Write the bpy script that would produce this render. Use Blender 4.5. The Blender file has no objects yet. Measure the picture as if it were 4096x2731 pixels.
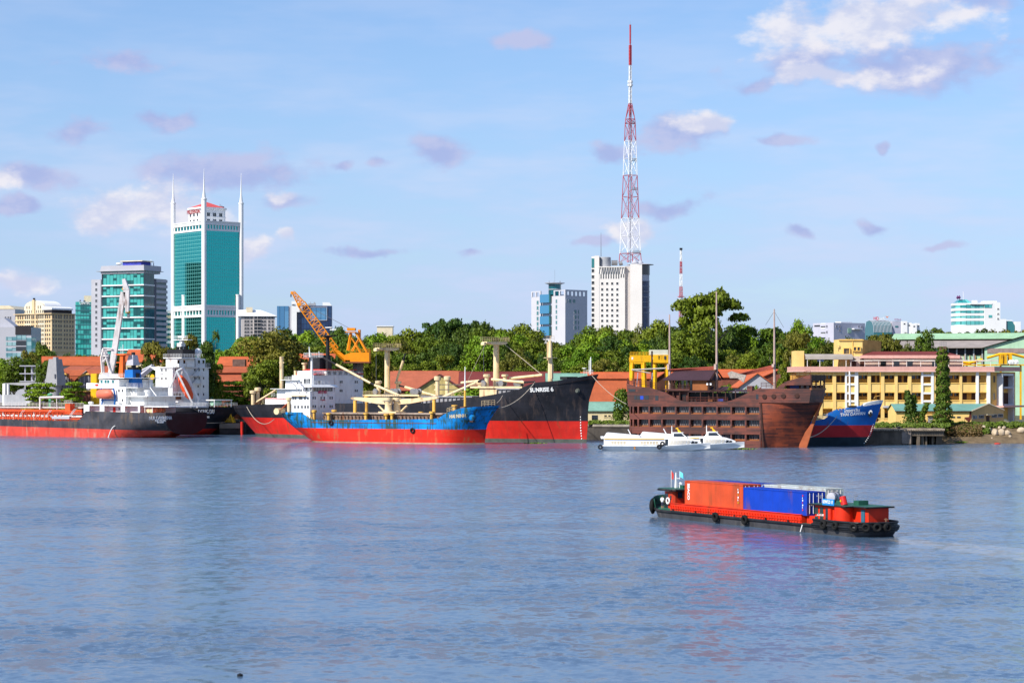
import bpy, bmesh, math, random
from mathutils import Vector, Matrix, noise
R = math.radians
random.seed(7)
scene = bpy.context.scene
COL = scene.collection

# ------------------------------------------------------------------ camera
# survey of the photograph: focal length 8500 px of 4096, eye 16 m above the river, horizon row 1540
FOC, HZ, CX, CH = 8500.0, 1540.0, 2048.0, 16.0
cam_d = bpy.data.cameras.new('camera')
cam = bpy.data.objects.new('camera', cam_d)
COL.objects.link(cam)
cam.location = (0, 0, CH)
cam.rotation_euler = (R(90), 0, 0)
cam_d.sensor_width = 36.0
cam_d.lens = 36.0 * FOC / 4096.0
cam_d.shift_y = (HZ - 1365.5) / 4096.0
cam_d.clip_start = 1.0
cam_d.clip_end = 30000.0
scene.camera = cam
scene['survey'] = 1

# ------------------------------------------------------------------ sun and exposure
SUN_AZ = R(-130.0)      # measured from +Y towards +X: the sun stands behind the camera, well to the left
SUN_EL = R(40.0)
sv = Vector((math.sin(SUN_AZ) * math.cos(SUN_EL), math.cos(SUN_AZ) * math.cos(SUN_EL), math.sin(SUN_EL)))
sun_d = bpy.data.lights.new('sun', 'SUN')
sun_d.energy = 5.0
sun_d.angle = R(0.55)
sun_d.color = (1.0, 0.94, 0.84)
sun = bpy.data.objects.new('sun', sun_d)
COL.objects.link(sun)
sun.rotation_euler = (-sv).to_track_quat('-Z', 'Y').to_euler()
scene.view_settings.view_transform = 'Standard'
scene.view_settings.look = 'None'
scene.view_settings.exposure = 0.35
scene.view_settings.gamma = 1.0
scene.view_settings.use_curve_mapping = False

# ------------------------------------------------------------------ node helper
class NT:
 def __init__(s, tree):
  s.t = tree
 def n(s, typ, **kw):
  nd = s.t.nodes.new(typ)
  for k, v in kw.items():
   if k.startswith('i_'):
    key = k[2:].replace('_', ' ')
    nd.inputs[int(key) if key.isdigit() else key].default_value = v
   else:
    setattr(nd, k, v)
  return nd
 def l(s, a, b):
  s.t.links.new(a, b)
 def _in(s, sock, v):
  if hasattr(v, 'is_linked'):
   s.l(v, sock)
  else:
   sock.default_value = v
 def math(s, op, a, b=None, c=None, clamp=False):
  nd = s.t.nodes.new('ShaderNodeMath'); nd.operation = op; nd.use_clamp = clamp
  s._in(nd.inputs[0], a)
  if b is not None: s._in(nd.inputs[1], b)
  if c is not None: s._in(nd.inputs[2], c)
  return nd.outputs[0]
 def vmath(s, op, a, b=None, out=0):
  nd = s.t.nodes.new('ShaderNodeVectorMath'); nd.operation = op
  s._in(nd.inputs[0], a)
  if b is not None: s._in(nd.inputs[1], b)
  return nd.outputs[out]
 def mix(s, fac, a, b, typ='MIX'):
  nd = s.t.nodes.new('ShaderNodeMix'); nd.data_type = 'RGBA'; nd.blend_type = typ
  s._in(nd.inputs[0], fac); s._in(nd.inputs[6], a); s._in(nd.inputs[7], b)
  return nd.outputs[2]
 def rng(s, v, a, b, c=0.0, d=1.0, smooth=True):
  nd = s.t.nodes.new('ShaderNodeMapRange')
  nd.interpolation_type = 'SMOOTHSTEP' if smooth else 'LINEAR'
  s._in(nd.inputs[0], v)
  for i, x in enumerate((a, b, c, d)): nd.inputs[i + 1].default_value = x
  return nd.outputs[0]
 def noise(s, vec, scale, detail=3.0, rough=0.55, dim='3D', dist=0.0):
  nd = s.t.nodes.new('ShaderNodeTexNoise'); nd.noise_dimensions = dim
  if vec is not None: s.l(vec, nd.inputs['Vector'])
  nd.inputs['Scale'].default_value = scale; nd.inputs['Detail'].default_value = detail
  nd.inputs['Roughness'].default_value = rough; nd.inputs['Distortion'].default_value = dist
  return nd.outputs['Fac']

def col(r, g, b):
 return (r, g, b, 1.0)
def srgb(r, g, b):
 f = lambda c: ((c / 255 + 0.055) / 1.055) ** 2.4 if c > 10 else c / 255 / 12.92
 return (f(r), f(g), f(b), 1.0)

# ------------------------------------------------------------------ sky: Nishita with broken fair-weather cloud
SKY = 0.095
w = bpy.data.worlds.new('World'); scene.world = w; w.use_nodes = True
w.cycles.sampling_method = 'MANUAL'; w.cycles.sample_map_resolution = 512
w.node_tree.nodes.clear(); N = NT(w.node_tree)
sky = N.n('ShaderNodeTexSky', sky_type='NISHITA', sun_disc=False, sun_elevation=SUN_EL, sun_rotation=SUN_AZ,
          altitude=0.0, air_density=1.15, dust_density=0.35, ozone_density=2.2)
tc = N.n('ShaderNodeTexCoord')
sep = N.n('ShaderNodeSeparateXYZ'); N.l(tc.outputs['Generated'], sep.inputs[0])
az = N.math('ARCTAN2', sep.outputs[0], sep.outputs[1])
el = N.math('ARCSINE', sep.outputs[2])
cmb = N.n('ShaderNodeCombineXYZ')
N.l(N.math('MULTIPLY', az, FOC / 1000), cmb.inputs[0]); N.l(N.math('MULTIPLY', el, FOC / 1000), cmb.inputs[1])
uv = cmb.outputs[0]
warp = N.n('ShaderNodeTexNoise'); N.l(uv, warp.inputs['Vector']); warp.inputs['Scale'].default_value = 3.0; warp.inputs['Detail'].default_value = 5.0
wv = N.vmath('MULTIPLY', N.vmath('SUBTRACT', warp.outputs['Color'], (0.5, 0.5, 0.5)), (0.36, 0.20, 0.0))
uvw = N.vmath('ADD', uv, wv)
GREY = [(530,245,.30,.065),(280,545,.19,.08),(714,490,.15,.06),(890,690,.52,.11),(1150,785,.22,.05),(150,715,.20,.06),
  (2055,190,.15,.06),(1790,590,.15,.10),(1540,645,.12,.038),(1358,655,.07,.04),(2470,590,.13,.065),(2720,540,.24,.09),(3090,560,.17,.04),
  (3570,310,.72,.14),(3000,340,.16,.05),(3900,40,.3,.08),(2690,825,.19,.055),(3730,990,.17,.03),(3490,890,.07,.04),(3210,945,.08,.04),
  (80,850,.13,.05),(1450,1030,.15,.03),(1860,1010,.09,.03),(3540,600,.05,.03),(2330,960,.1,.03)]
WHITE = [(3440,110,.60,.17),(480,850,.22,.15),(650,835,.22,.13),(820,890,.2,.1),(1045,995,.12,.075),(1195,950,.075,.055),(2520,920,.15,.07),(2790,505,.15,.065),(1140,770,.15,.035),
         (3350,340,.4,.06),(90,1130,.16,.07),(20,740,.1,.06)]
def masks(lst):
 acc = None
 for (px, py, rx, ry) in lst:
  v = N.vmath('MULTIPLY', N.vmath('SUBTRACT', uvw, ((px - CX) / 1000, (HZ - py) / 1000, 0)), (1 / rx, 1 / ry, 0))
  d = N.vmath('LENGTH', v, out=1)
  acc = d if acc is None else N.math('SMOOTH_MIN', acc, d, 0.25)
 return N.math('SUBTRACT', 1.0, acc)
stretch = N.vmath('MULTIPLY', uv, (1.0, 1.7, 1.0))
nz = N.noise(stretch, 3.4, 6.0, 0.56)
nz2 = N.noise(N.vmath('ADD', stretch, (-0.05, 0.09, 0.0)), 3.4, 5.0, 0.56)
wisp = N.noise(N.vmath('MULTIPLY', uv, (0.5, 2.2, 1.0)), 2.0, 4.0, 0.6)
relief = N.rng(N.math('SUBTRACT', nz, nz2), -0.10, 0.14)
mg = N.rng(N.math('ADD', masks(GREY), N.math('MULTIPLY', N.math('SUBTRACT', nz, 0.5), 2.6)), 0.08, 0.75)
mw = N.rng(N.math('ADD', masks(WHITE), N.math('MULTIPLY', N.math('SUBTRACT', nz, 0.5), 2.4)), 0.08, 0.62)
# thin veil of high cloud, denser towards the horizon, everywhere round the sky
veil = N.math('MULTIPLY', N.rng(wisp, 0.28, 0.72, 0.45, 1.0), N.rng(sep.outputs[2], 0.0, 0.21, 1.0, 0.25))
# broken cloud beyond the part in view, of the same kind
far = N.noise(N.vmath('MULTIPLY', tc.outputs['Generated'], (4.0, 4.0, 9.0)), 1.6, 5.0, 0.6)
mfar = N.math('MULTIPLY', N.rng(far, 0.52, 0.70, 0.0, 0.75), N.rng(sep.outputs[2], 0.17, 0.26))
tint = N.mix(1.0, sky.outputs[0], col(0.76, 0.95, 1.24), 'MULTIPLY')
k = 1.0 / SKY
def rad(r, g, b): return (r * k, g * k, b * k, 1.0)
vcol = N.mix(N.rng(wisp, 0.38, 0.66), rad(0.36, 0.47, 0.76), rad(0.47, 0.535, 0.75))
base = N.mix(veil, tint, vcol)
gcol = N.mix(relief, rad(0.315, 0.37, 0.62), rad(0.42, 0.445, 0.645))
wcol = N.mix(relief, rad(0.50, 0.53, 0.68), rad(0.70, 0.685, 0.73))
c1 = N.mix(N.math('MULTIPLY', mg, 0.85), base, gcol)
c2 = N.mix(N.math('MULTIPLY', mw, 0.9), c1, wcol)
c3 = N.mix(mfar, c2, rad(0.52, 0.55, 0.68))
bg = N.n('ShaderNodeBackground'); bg.inputs[1].default_value = SKY
N.l(c3, bg.inputs[0])
wo = N.n('ShaderNodeOutputWorld'); N.l(bg.outputs[0], wo.inputs[0])

# ------------------------------------------------------------------ materials
MATS = {}
def newmat(name):
 m = bpy.data.materials.new(name); m.use_nodes = True; m.node_tree.nodes.clear()
 n = NT(m.node_tree)
 b = n.n('ShaderNodeBsdfPrincipled'); o = n.n('ShaderNodeOutputMaterial'); n.l(b.outputs[0], o.inputs[0])
 MATS[name] = m
 return m, n, b, o
def paint(name, c, rough=0.5, var=0.12, scale=0.35, rust=0.0, dirt=0.0, metal=0.0, bump=0.0, bscale=2.0, streak=0.5, rustcol=(0.16, 0.055, 0.02, 1), spec=0.22, seam=0.0):
 """painted or plastered surface with blotches, vertical run-off stains and rust"""
 if name in MATS: return MATS[name]
 m, n, b, o = newmat(name)
 g = n.n('ShaderNodeNewGeometry'); P = g.outputs['Position']
 c = tuple(c[:3]) + (1,)
 dark = tuple(x * (1 - var) for x in c[:3]) + (1,); light = tuple(min(1, x * (1 + var * .7)) for x in c[:3]) + (1,)
 f = n.rng(n.noise(P, scale, 5.0, 0.6), 0.3, 0.7)
 out = n.mix(f, dark, light)
 if dirt > 0:
  sv_ = n.vmath('MULTIPLY', P, (1.0, 1.0, 0.10))
  d = n.math('MULTIPLY', n.rng(n.noise(sv_, 1.1, 4.0, 0.6), 0.48, 0.75), dirt)
  out = n.mix(d, out, tuple(x * .35 + .02 for x in c[:3]) + (1,))
 if rust > 0:
  sv_ = n.vmath('MULTIPLY', P, (1.0, 1.0, 0.13))
  s1 = n.noise(sv_, 0.75 * streak * 2, 5.0, 0.65); s2 = n.noise(P, 0.22, 3.0, 0.6)
  r = n.math('MULTIPLY', n.rng(n.math('ADD', n.math('MULTIPLY', s1, 0.75), n.math('MULTIPLY', s2, 0.45)), 0.66 - rust * 0.12, 0.80 - rust * 0.1), min(1.0, 0.5 + rust * .5))
  out = n.mix(r, out, rustcol)
  n.l(n.math('ADD', n.math('MULTIPLY', r, 0.3), rough), b.inputs['Roughness'])
 else:
  b.inputs['Roughness'].default_value = rough
 if seam > 0:
  # welded plate edges and slightly different plates
  sp = n.n('ShaderNodeSeparateXYZ'); n.l(P, sp.inputs[0])
  al = n.math('ADD', n.math('MULTIPLY', sp.outputs[0], .88), n.math('MULTIPLY', sp.outputs[1], -.5))
  cb = n.n('ShaderNodeCombineXYZ'); n.l(al, cb.inputs[0]); n.l(sp.outputs[2], cb.inputs[1])
  br = n.n('ShaderNodeTexBrick'); n.l(cb.outputs[0], br.inputs['Vector']); br.inputs['Scale'].default_value = 1.0; br.inputs['Brick Width'].default_value = 6.5; br.inputs['Row Height'].default_value = 1.9
  br.inputs['Mortar Size'].default_value = .045; br.inputs['Mortar Smooth'].default_value = .4; br.inputs['Color1'].default_value = (1, 1, 1, 1); br.inputs['Color2'].default_value = (1 - seam * .5,) * 3 + (1,); br.inputs['Mortar'].default_value = (1 - seam,) * 3 + (1,)
  out = n.mix(1.0, out, br.outputs['Color'], 'MULTIPLY')
 n.l(out, b.inputs['Base Color'])
 b.inputs['Metallic'].default_value = metal
 b.inputs['Specular IOR Level'].default_value = spec
 if bump > 0:
  bp = n.n('ShaderNodeBump'); bp.inputs['Strength'].default_value = bump; bp.inputs['Distance'].default_value = 0.1
  n.l(n.noise(P, bscale, 4.0, 0.6), bp.inputs['Height']); n.l(bp.outputs[0], b.inputs['Normal'])
 return m
def glass(name, c, metal=0.0, rough=0.06, spec=0.8, var=0.0, cell=None, c2=None):
 """window glass seen from outside: dark interior, sky reflection; cell=(w,h) gives panes with blinds drawn or open"""
 if name in MATS: return MATS[name]
 m, n, b, o = newmat(name)
 g = n.n('ShaderNodeNewGeometry'); P = g.outputs['Position']
 if cell:
  # cells measured along the facade and up
  sp = n.n('ShaderNodeSeparateXYZ'); n.l(P, sp.inputs[0])
  dx = n.math('FLOOR', n.math('DIVIDE', n.math('ADD', sp.outputs[0], n.math('MULTIPLY', sp.outputs[1], 0.7)), cell[0]))
  dz = n.math('FLOOR', n.math('DIVIDE', sp.outputs[2], cell[1]))
  cb = n.n('ShaderNodeCombineXYZ'); n.l(dx, cb.inputs[0]); n.l(dz, cb.inputs[1])
  wn = n.n('ShaderNodeTexWhiteNoise', noise_dimensions='2D'); n.l(cb.outputs[0], wn.inputs[0])
  cb2 = n.n('ShaderNodeCombineXYZ'); n.l(n.math('FLOOR', n.math('DIVIDE', dx, 4.0)), cb2.inputs[0]); n.l(dz, cb2.inputs[1])
  wn2 = n.n('ShaderNodeTexWhiteNoise', noise_dimensions='2D'); n.l(cb2.outputs[0], wn2.inputs[0])
  f = n.math('ADD', n.math('MULTIPLY', wn.outputs[0], 0.5), n.math('MULTIPLY', wn2.outputs[0], 0.5))
  out = n.mix(n.rng(f, 0.38, 0.52), c, c2)
  fx = n.math('FRACT', n.math('DIVIDE', n.math('ADD', sp.outputs[0], n.math('MULTIPLY', sp.outputs[1], 0.7)), cell[0]))
  line = n.rng(n.math('ABSOLUTE', n.math('SUBTRACT', fx, 0.5)), 0.40, 0.44)
  out = n.mix(n.math('MULTIPLY', line, 0.7), out, tuple(x * .4 for x in c[:3]) + (1,))
  n.l(out, b.inputs['Base Color'])
 else:
  b.inputs['Base Color'].default_value = c
 b.inputs['Metallic'].default_value = metal
 b.inputs['Roughness'].default_value = rough
 b.inputs['Specular IOR Level'].default_value = spec
 return m

WHITE_P = paint('white_paint', (.80, .79, .76), .45, .06, .3, dirt=.18)
WHITE_S = paint('white_ship_paint', (.80, .80, .78), .4, .07, .4, rust=.12, dirt=.15)
CREAM_P = paint('cream_paint', (.70, .60, .42), .5, .1, .4, dirt=.2)
BLACK_P = paint('black_paint', (.018, .018, .02), .45, .3, .5)
GREY_P = paint('grey_paint', (.33, .34, .36), .5, .1, .4, dirt=.2)
STEEL = paint('steel', (.22, .22, .23), .45, .15, .8, metal=.4)
GLASS_D = glass('dark_glass', (.02, .025, .03, 1))
GLASS_T = glass('teal_glass', (.02, .16, .17, 1), rough=.08)

# ------------------------------------------------------------------ mesh builder
class MB:
 def __init__(s):
  s.v = []; s.f = []; s.m = []
 def add(s, vs, fs, m=0):
  o = len(s.v); s.v += [tuple(x) for x in vs]
  for f in fs:
   s.f.append(tuple(o + i for i in f)); s.m.append(m)
 def box(s, x0, x1, y0, y1, z0, z1, m=0):
  if x0 > x1: x0, x1 = x1, x0
  if y0 > y1: y0, y1 = y1, y0
  if z0 > z1: z0, z1 = z1, z0
  s.add([(x0,y0,z0),(x1,y0,z0),(x1,y1,z0),(x0,y1,z0),(x0,y0,z1),(x1,y0,z1),(x1,y1,z1),(x0,y1,z1)],
              [(3,2,1,0),(4,5,6,7),(0,1,5,4),(1,2,6,5),(2,3,7,6),(3,0,4,7)], m)
  return s
 def hexa(s, lo, hi, z0, z1, m=0):
  """lo, hi: 4 corner (x,y) tuples counter-clockwise"""
  s.add([(x, y, z0) for x, y in lo] + [(x, y, z1) for x, y in hi],
              [(3,2,1,0),(4,5,6,7),(0,1,5,4),(1,2,6,5),(2,3,7,6),(3,0,4,7)], m)
  return s
 def tube(s, p0, p1, r0, r1=None, n=8, m=0, cap=True):
  p0 = Vector(p0); p1 = Vector(p1); r1 = r0 if r1 is None else r1
  d = (p1 - p0)
  if d.length < 1e-6: return s
  d.normalize()
  a = d.orthogonal().normalized(); b = d.cross(a)
  vs = []
  for p, r in ((p0, r0), (p1, r1)):
   for i in range(n):
    t = 2 * math.pi * (i + .5) / n
    vs.append(p + (a * math.cos(t) + b * math.sin(t)) * r)
  fs = [(i, (i + 1) % n, n + (i + 1) % n, n + i) for i in range(n)]
  if cap: fs += [tuple(range(n - 1, -1, -1)), tuple(range(n, 2 * n))]
  s.add(vs, fs, m)
  return s
 def bar(s, p0, p1, w, m=0):
  return s.tube(p0, p1, w * .7071, None, 4, m)
 def path(s, pts, r, n=5, m=0):
  for a, b in zip(pts[:-1], pts[1:]): s.tube(a, b, r, None, n, m, False)
  return s
 def poly(s, pts, axis, c0, c1, m=0):
  """extrude a 2-D outline: axis 'y' -> points are (x,z); 'x' -> (y,z); 'z' -> (x,y)"""
  def P(p, c):
   if axis == 'y': return (p[0], c, p[1])
   if axis == 'x': return (c, p[0], p[1])
   return (p[0], p[1], c)
  k = len(pts)
  s.add([P(p, c0) for p in pts] + [P(p, c1) for p in pts],
              [tuple(range(k)), tuple(range(2 * k - 1, k - 1, -1))] + [(i, i + k, (i + 1) % k + k, (i + 1) % k) for i in range(k)], m)
  return s
 def lathe(s, prof, cx=0, cy=0, n=16, m=0, a0=0.0, a1=2 * math.pi):
  full = abs(a1 - a0 - 2 * math.pi) < 1e-4
  k = n if full else n + 1
  vs = [(cx + r * math.cos(a0 + (a1 - a0) * i / n), cy + r * math.sin(a0 + (a1 - a0) * i / n), z) for r, z in prof for i in range(k)]
  fs = []
  for j in range(len(prof) - 1):
   for i in range(n):
    i2 = (i + 1) % k
    fs.append((j * k + i, j * k + i2, (j + 1) * k + i2, (j + 1) * k + i))
  if full:
   if prof[0][0] > 1e-4: fs.append(tuple(range(k - 1, -1, -1)))
   if prof[-1][0] > 1e-4: fs.append(tuple((len(prof) - 1) * k + i for i in range(k)))
  s.add(vs, fs, m)
  return s
 def torus(s, c, Rr, r, axis='y', n=16, q=8, m=0):
  vs = []
  for i in range(n):
   t = 2 * math.pi * i / n
   for j in range(q):
    u = 2 * math.pi * j / q
    a = (Rr + r * math.cos(u)) * math.cos(t); b = (Rr + r * math.cos(u)) * math.sin(t); h = r * math.sin(u)
    vs.append((c[0] + a, c[1] + h, c[2] + b) if axis == 'y' else ((c[0] + h, c[1] + a, c[2] + b) if axis == 'x' else (c[0] + a, c[1] + b, c[2] + h)))
  fs = [(i * q + j, ((i + 1) % n) * q + j, ((i + 1) % n) * q + (j + 1) % q, i * q + (j + 1) % q) for i in range(n) for j in range(q)]
  s.add(vs, fs, m)
  return s
 def rail(s, pts, h=1.05, r=0.05, posts=2.0, m=0, mids=2):
  """guard rail along a poly-line of deck points"""
  r *= .62
  for a, b in zip(pts[:-1], pts[1:]):
   a = Vector(a); b = Vector(b); L = (b - a).length
   k = max(1, int(round(L / posts)))
   for i in range(k + 1):
    p = a.lerp(b, i / k); s.tube(p, p + Vector((0, 0, h)), r, None, 4, m, False)
   for j in range(mids + 1):
    z = Vector((0, 0, h * (j + 1) / (mids + 1))); s.tube(a + z, b + z, r, None, 4, m, False)
  return s
 def mesh(s, name, mats, smooth=False):
  me = bpy.data.meshes.new(name)
  me.from_pydata(s.v, [], s.f)
  for mt in (mats if isinstance(mats, (list, tuple)) else [mats]): me.materials.append(mt)
  if any(s.m): me.polygons.foreach_set('material_index', s.m)
  bm = bmesh.new(); bm.from_mesh(me)
  bmesh.ops.recalc_face_normals(bm, faces=bm.faces); bm.to_mesh(me); bm.free()
  if smooth:
   me.polygons.foreach_set('use_smooth', [True] * len(me.polygons))
   try: me.set_sharp_from_angle(angle=R(38))
   except Exception: pass
  me.update()
  return me
 def build(s, name, mats, parent=None, smooth=False, loc=None, label=None):
  o = bpy.data.objects.new(name, s.mesh(name, mats, smooth)); COL.objects.link(o)
  if parent is not None: o.parent = parent
  if loc is not None: o.location = loc
  if label: o['label'] = label
  return o
def tag(o, label=None, cat=None, group=None, kind=None):
 if label: o['label'] = label
 if cat: o['category'] = cat
 if group: o['group'] = group
 if kind: o['kind'] = kind
 return o
MESHES = {}
def shared(key, fn):
 if key not in MESHES: MESHES[key] = fn()
 return MESHES[key]
def piece(name, me, parent, loc, rz=0.0, scale=None, rot=None):
 o = bpy.data.objects.new(name, me); COL.objects.link(o)
 if parent is not None: o.parent = parent
 o.location = loc
 o.rotation_euler = rot if rot else (0, 0, rz)
 if scale: o.scale = scale
 return o
def text(name, body, size, mat, parent, loc, rot=(R(90), 0, 0), wid=1.0, depth=0.02, fn=None, align='CENTER', bold=0.0, track=1.0):
 """lettering as flat raised mesh; fn re-maps every vertex (for curved hull plating)"""
 cu = bpy.data.curves.new(name, 'FONT'); cu.body = body; cu.size = size; cu.align_x = align; cu.align_y = 'CENTER'
 cu.extrude = depth; cu.offset = bold; cu.space_character = track; cu.resolution_u = 3
 t = bpy.data.objects.new(name, cu); COL.objects.link(t)
 dg = bpy.context.evaluated_depsgraph_get(); dg.update()
 me = bpy.data.meshes.new_from_object(t.evaluated_get(dg))
 bpy.data.objects.remove(t); bpy.data.curves.remove(cu)
 me.materials.clear(); me.materials.append(mat)
 for v in me.vertices: v.co.x *= wid
 if fn:
  for v in me.vertices: v.co = fn(v.co.copy())
  o = bpy.data.objects.new(name, me); COL.objects.link(o); o.parent = parent
  return o
 o = bpy.data.objects.new(name, me); COL.objects.link(o); o.parent = parent; o.location = loc; o.rotation_euler = rot
 return o
def XW(px, D): return (px - CX) * D / FOC
def ZW(py, D): return CH - (py - HZ) * D / FOC

class Frame:
 """a surveyed local frame: x along heading a, y away from it (to its left), z up"""
 def __init__(s, px, D, a=0.0, z=0.0):
  s.o = Vector((XW(px, D), D, z)); s.a = R(a); s.z = z
  s.d = Vector((math.cos(s.a), math.sin(s.a), 0)); s.n = Vector((-math.sin(s.a), math.cos(s.a), 0))
 def hit(s, px, py, y=None, x=None):
  r = Vector(((px - CX) / FOC, 1.0, -(py - HZ) / FOC)); c = Vector((0, 0, CH)) - s.o
  nn, val = (s.n, y) if y is not None else (s.d, x)
  t = (val - c.dot(nn)) / r.dot(nn)
  p = c + r * t
  return Vector((p.dot(s.d), p.dot(s.n), p.z + s.o.z))
 def X(s, px, y=0.0): return s.hit(px, HZ, y=y).x
 def Y(s, px, x=0.0): return s.hit(px, HZ, x=x).y
 def Z(s, py, px, y=0.0): return s.hit(px, py, y=y).z
 def root(s, name, label, cat, group=None):
  o = bpy.data.objects.new(name, None); COL.objects.link(o); o.empty_display_size = 2
  o.location = s.o; o.rotation_euler = (0, 0, s.a)
  return tag(o, label, cat, group)

def win_mesh(w, h, frame, pane, fr=0.12, pr=0.10, mull=1):
 """window: raised surround with sill, pane set back inside it"""
 def f():
  b = MB()
  b.box(-w/2-fr, -w/2, -pr, .05, -h/2, h/2); b.box(w/2, w/2+fr, -pr, .05, -h/2, h/2)
  b.box(-w/2-fr, w/2+fr, -pr, .05, h/2, h/2+fr); b.box(-w/2-fr-.05, w/2+fr+.05, -pr-.08, .05, -h/2-fr, -h/2)
  b.box(-w/2, w/2, -.025, .04, -h/2, h/2, 1)
  for i in range(1, mull + 1): b.box(-w/2 + w*i/(mull+1) - .03, -w/2 + w*i/(mull+1) + .03, -.06, -.03, -h/2, h/2)
  return b.mesh('window', [frame, pane])
 return shared(('win', round(w, 2), round(h, 2), frame.name, pane.name, fr, pr, mull), f)
# ------------------------------------------------------------------ river, land, quay
def water_mat():
 m, n, b, o = newmat('river_water')
 g = n.n('ShaderNodeNewGeometry'); P = g.outputs['Position']
 big = n.noise(n.vmath('MULTIPLY', P, (0.55, 1.0, 1.0)), 0.016, 4.0, 0.55, dist=0.6)
 streak = n.noise(n.vmath('MULTIPLY', P, (0.25, 1.0, 1.0)), 0.05, 4.0, 0.6, dist=0.8)
 patch = n.rng(n.math('ADD', n.math('MULTIPLY', big, 0.65), n.math('MULTIPLY', streak, 0.35)), 0.46, 0.58)   # 0 slick, 1 ruffled
 # smooth churned wake behind the barge
 rel = n.vmath('SUBTRACT', P, (38.5, 222.0, 0.0))
 al = n.vmath('DOT_PRODUCT', rel, (.47, -.88, 0.0), 1); ac = n.math('ABSOLUTE', n.vmath('DOT_PRODUCT', rel, (.88, .47, 0.0), 1))
 edge = n.math('ADD', n.math('MULTIPLY', n.noise(P, .35, 3.0), 3.0), n.math('MULTIPLY_ADD', al, .16, .6))
 wake = n.math('MULTIPLY', n.rng(n.math('SUBTRACT', edge, ac), 0.0, 1.6), n.math('MULTIPLY', n.rng(al, -1.0, 2.0), n.rng(al, 30.0, 75.0, 1.0, 0.0)))
 patch = n.math('MULTIPLY', patch, n.math('SUBTRACT', 1.0, wake))
 foam = n.math('MULTIPLY', wake, n.rng(n.noise(P, 1.1, 4.0, .65), .42, .66, 0.10, .85))
 n.l(n.mix(foam, n.mix(big, (0.050, 0.105, 0.180, 1), (0.082, 0.125, 0.190, 1)), (.34, .30, .27, 1)), b.inputs['Base Color'])
 b.inputs['IOR'].default_value = 1.5
 n.l(n.math('MULTIPLY_ADD', patch, .03, .19), b.inputs['Roughness'])     # unresolved capillary ripples
 # facet slopes of the wavelets, three sizes
 def slope(sx, sc, det, amp):
  nd = n.n('ShaderNodeTexNoise'); n.l(n.vmath('MULTIPLY', P, (sx, 1.0, 1.0)), nd.inputs['Vector'])
  nd.inputs['Scale'].default_value = sc; nd.inputs['Detail'].default_value = det; nd.inputs['Roughness'].default_value = .6
  return n.vmath('MULTIPLY', n.vmath('SUBTRACT', nd.outputs['Color'], (.5, .5, .5)), (amp * .8, amp, 0.0))
 sl = n.vmath('ADD', slope(1.2, 1.5, 2.0, .50), n.vmath('ADD', slope(1.2, .50, 2.0, .75), slope(.7, .14, 2.0, .16)))
 sc_ = n.n('ShaderNodeVectorMath', operation='SCALE'); n.l(sl, sc_.inputs[0]); n.l(n.math('MULTIPLY_ADD', patch, 1.30, .34), sc_.inputs['Scale'])
 n.l(n.vmath('NORMALIZE', n.vmath('ADD', sc_.outputs[0], (0.0, 0.0, 1.0))), b.inputs['Normal'])
 return m
wb = MB(); wb.add([(-900, -300, 0), (900, -300, 0), (900, 760, 0), (-900, 760, 0)], [(0, 1, 2, 3)])
tag(wb.build('river', water_mat()), 'wide muddy river with wind ripples', None, None, 'structure')

def ground_mat():
 m, n, b, o = newmat('ground')
 g = n.n('ShaderNodeNewGeometry'); P = g.outputs['Position']
 f = n.rng(n.noise(P, 0.06, 6.0, 0.6), 0.4, 0.62)
 n.l(n.mix(f, (0.10, 0.085, 0.06, 1), (0.05, 0.075, 0.025, 1)), b.inputs['Base Color']); b.inputs['Roughness'].default_value = .95
 return m
GROUND = ground_mat()
# shore line, left to right (X, distance)
SHORE = [(-900, 760), (-330, 748), (-150, 724), (-97, 702), (-40, 668), (16, 634), (24, 622), (46, 616), (70, 600), (86, 590), (90, 588), (119, 590), (122, 600), (300, 604), (900, 640)]
GZ = 4.4
gb = MB()
rows = [0.0, 14, 60, 180, 400, 1000, 3000, 12000]
hz = [GZ, GZ, GZ + .2, GZ + .5, GZ + 2, GZ + 2, GZ + 2, GZ]
for j, r_ in enumerate(rows):
 for (x, y) in SHORE:
  k2 = 1 + r_ / 900.0
  gb.v.append((x * k2, y + r_, hz[j]))
ns = len(SHORE)
for j in range(len(rows) - 1):
 for i in range(ns - 1):
  gb.f.append((j * ns + i, j * ns + i + 1, (j + 1) * ns + i + 1, (j + 1) * ns + i)); gb.m.append(0)
tag(gb.build('ground', GROUND), 'earth and grass ground behind the quay', None, None, 'structure')

CONC_D = paint('dark_wet_concrete', (.07, .062, .055), .8, .35, .4, dirt=.5, bump=.4)
CONC = paint('weathered_concrete', (.36, .32, .27), .85, .25, .5, dirt=.5, bump=.4)
qb = MB()
for (x0, y0), (x1, y1) in zip(SHORE[:-4], SHORE[1:-3]):
 qb.add([(x0, y0 - .05, -1), (x1, y1 - .05, -1), (x1, y1 - .05, GZ + .05), (x0, y0 - .05, GZ + .05)], [(0, 1, 2, 3)], 0)
 qb.add([(x0, y0 - .35, GZ - .55), (x1, y1 - .35, GZ - .55), (x1, y1 - .35, GZ + .12), (x0, y0 - .35, GZ + .12), (x1, y1 + 1.2, GZ + .12), (x0, y0 + 1.2, GZ + .12)],
           [(0, 1, 2, 3), (3, 2, 4, 5)], 1)
tag(qb.build('quay_wall', [CONC_D, CONC]), 'dark concrete quay wall along the river', None, None, 'structure')
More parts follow.
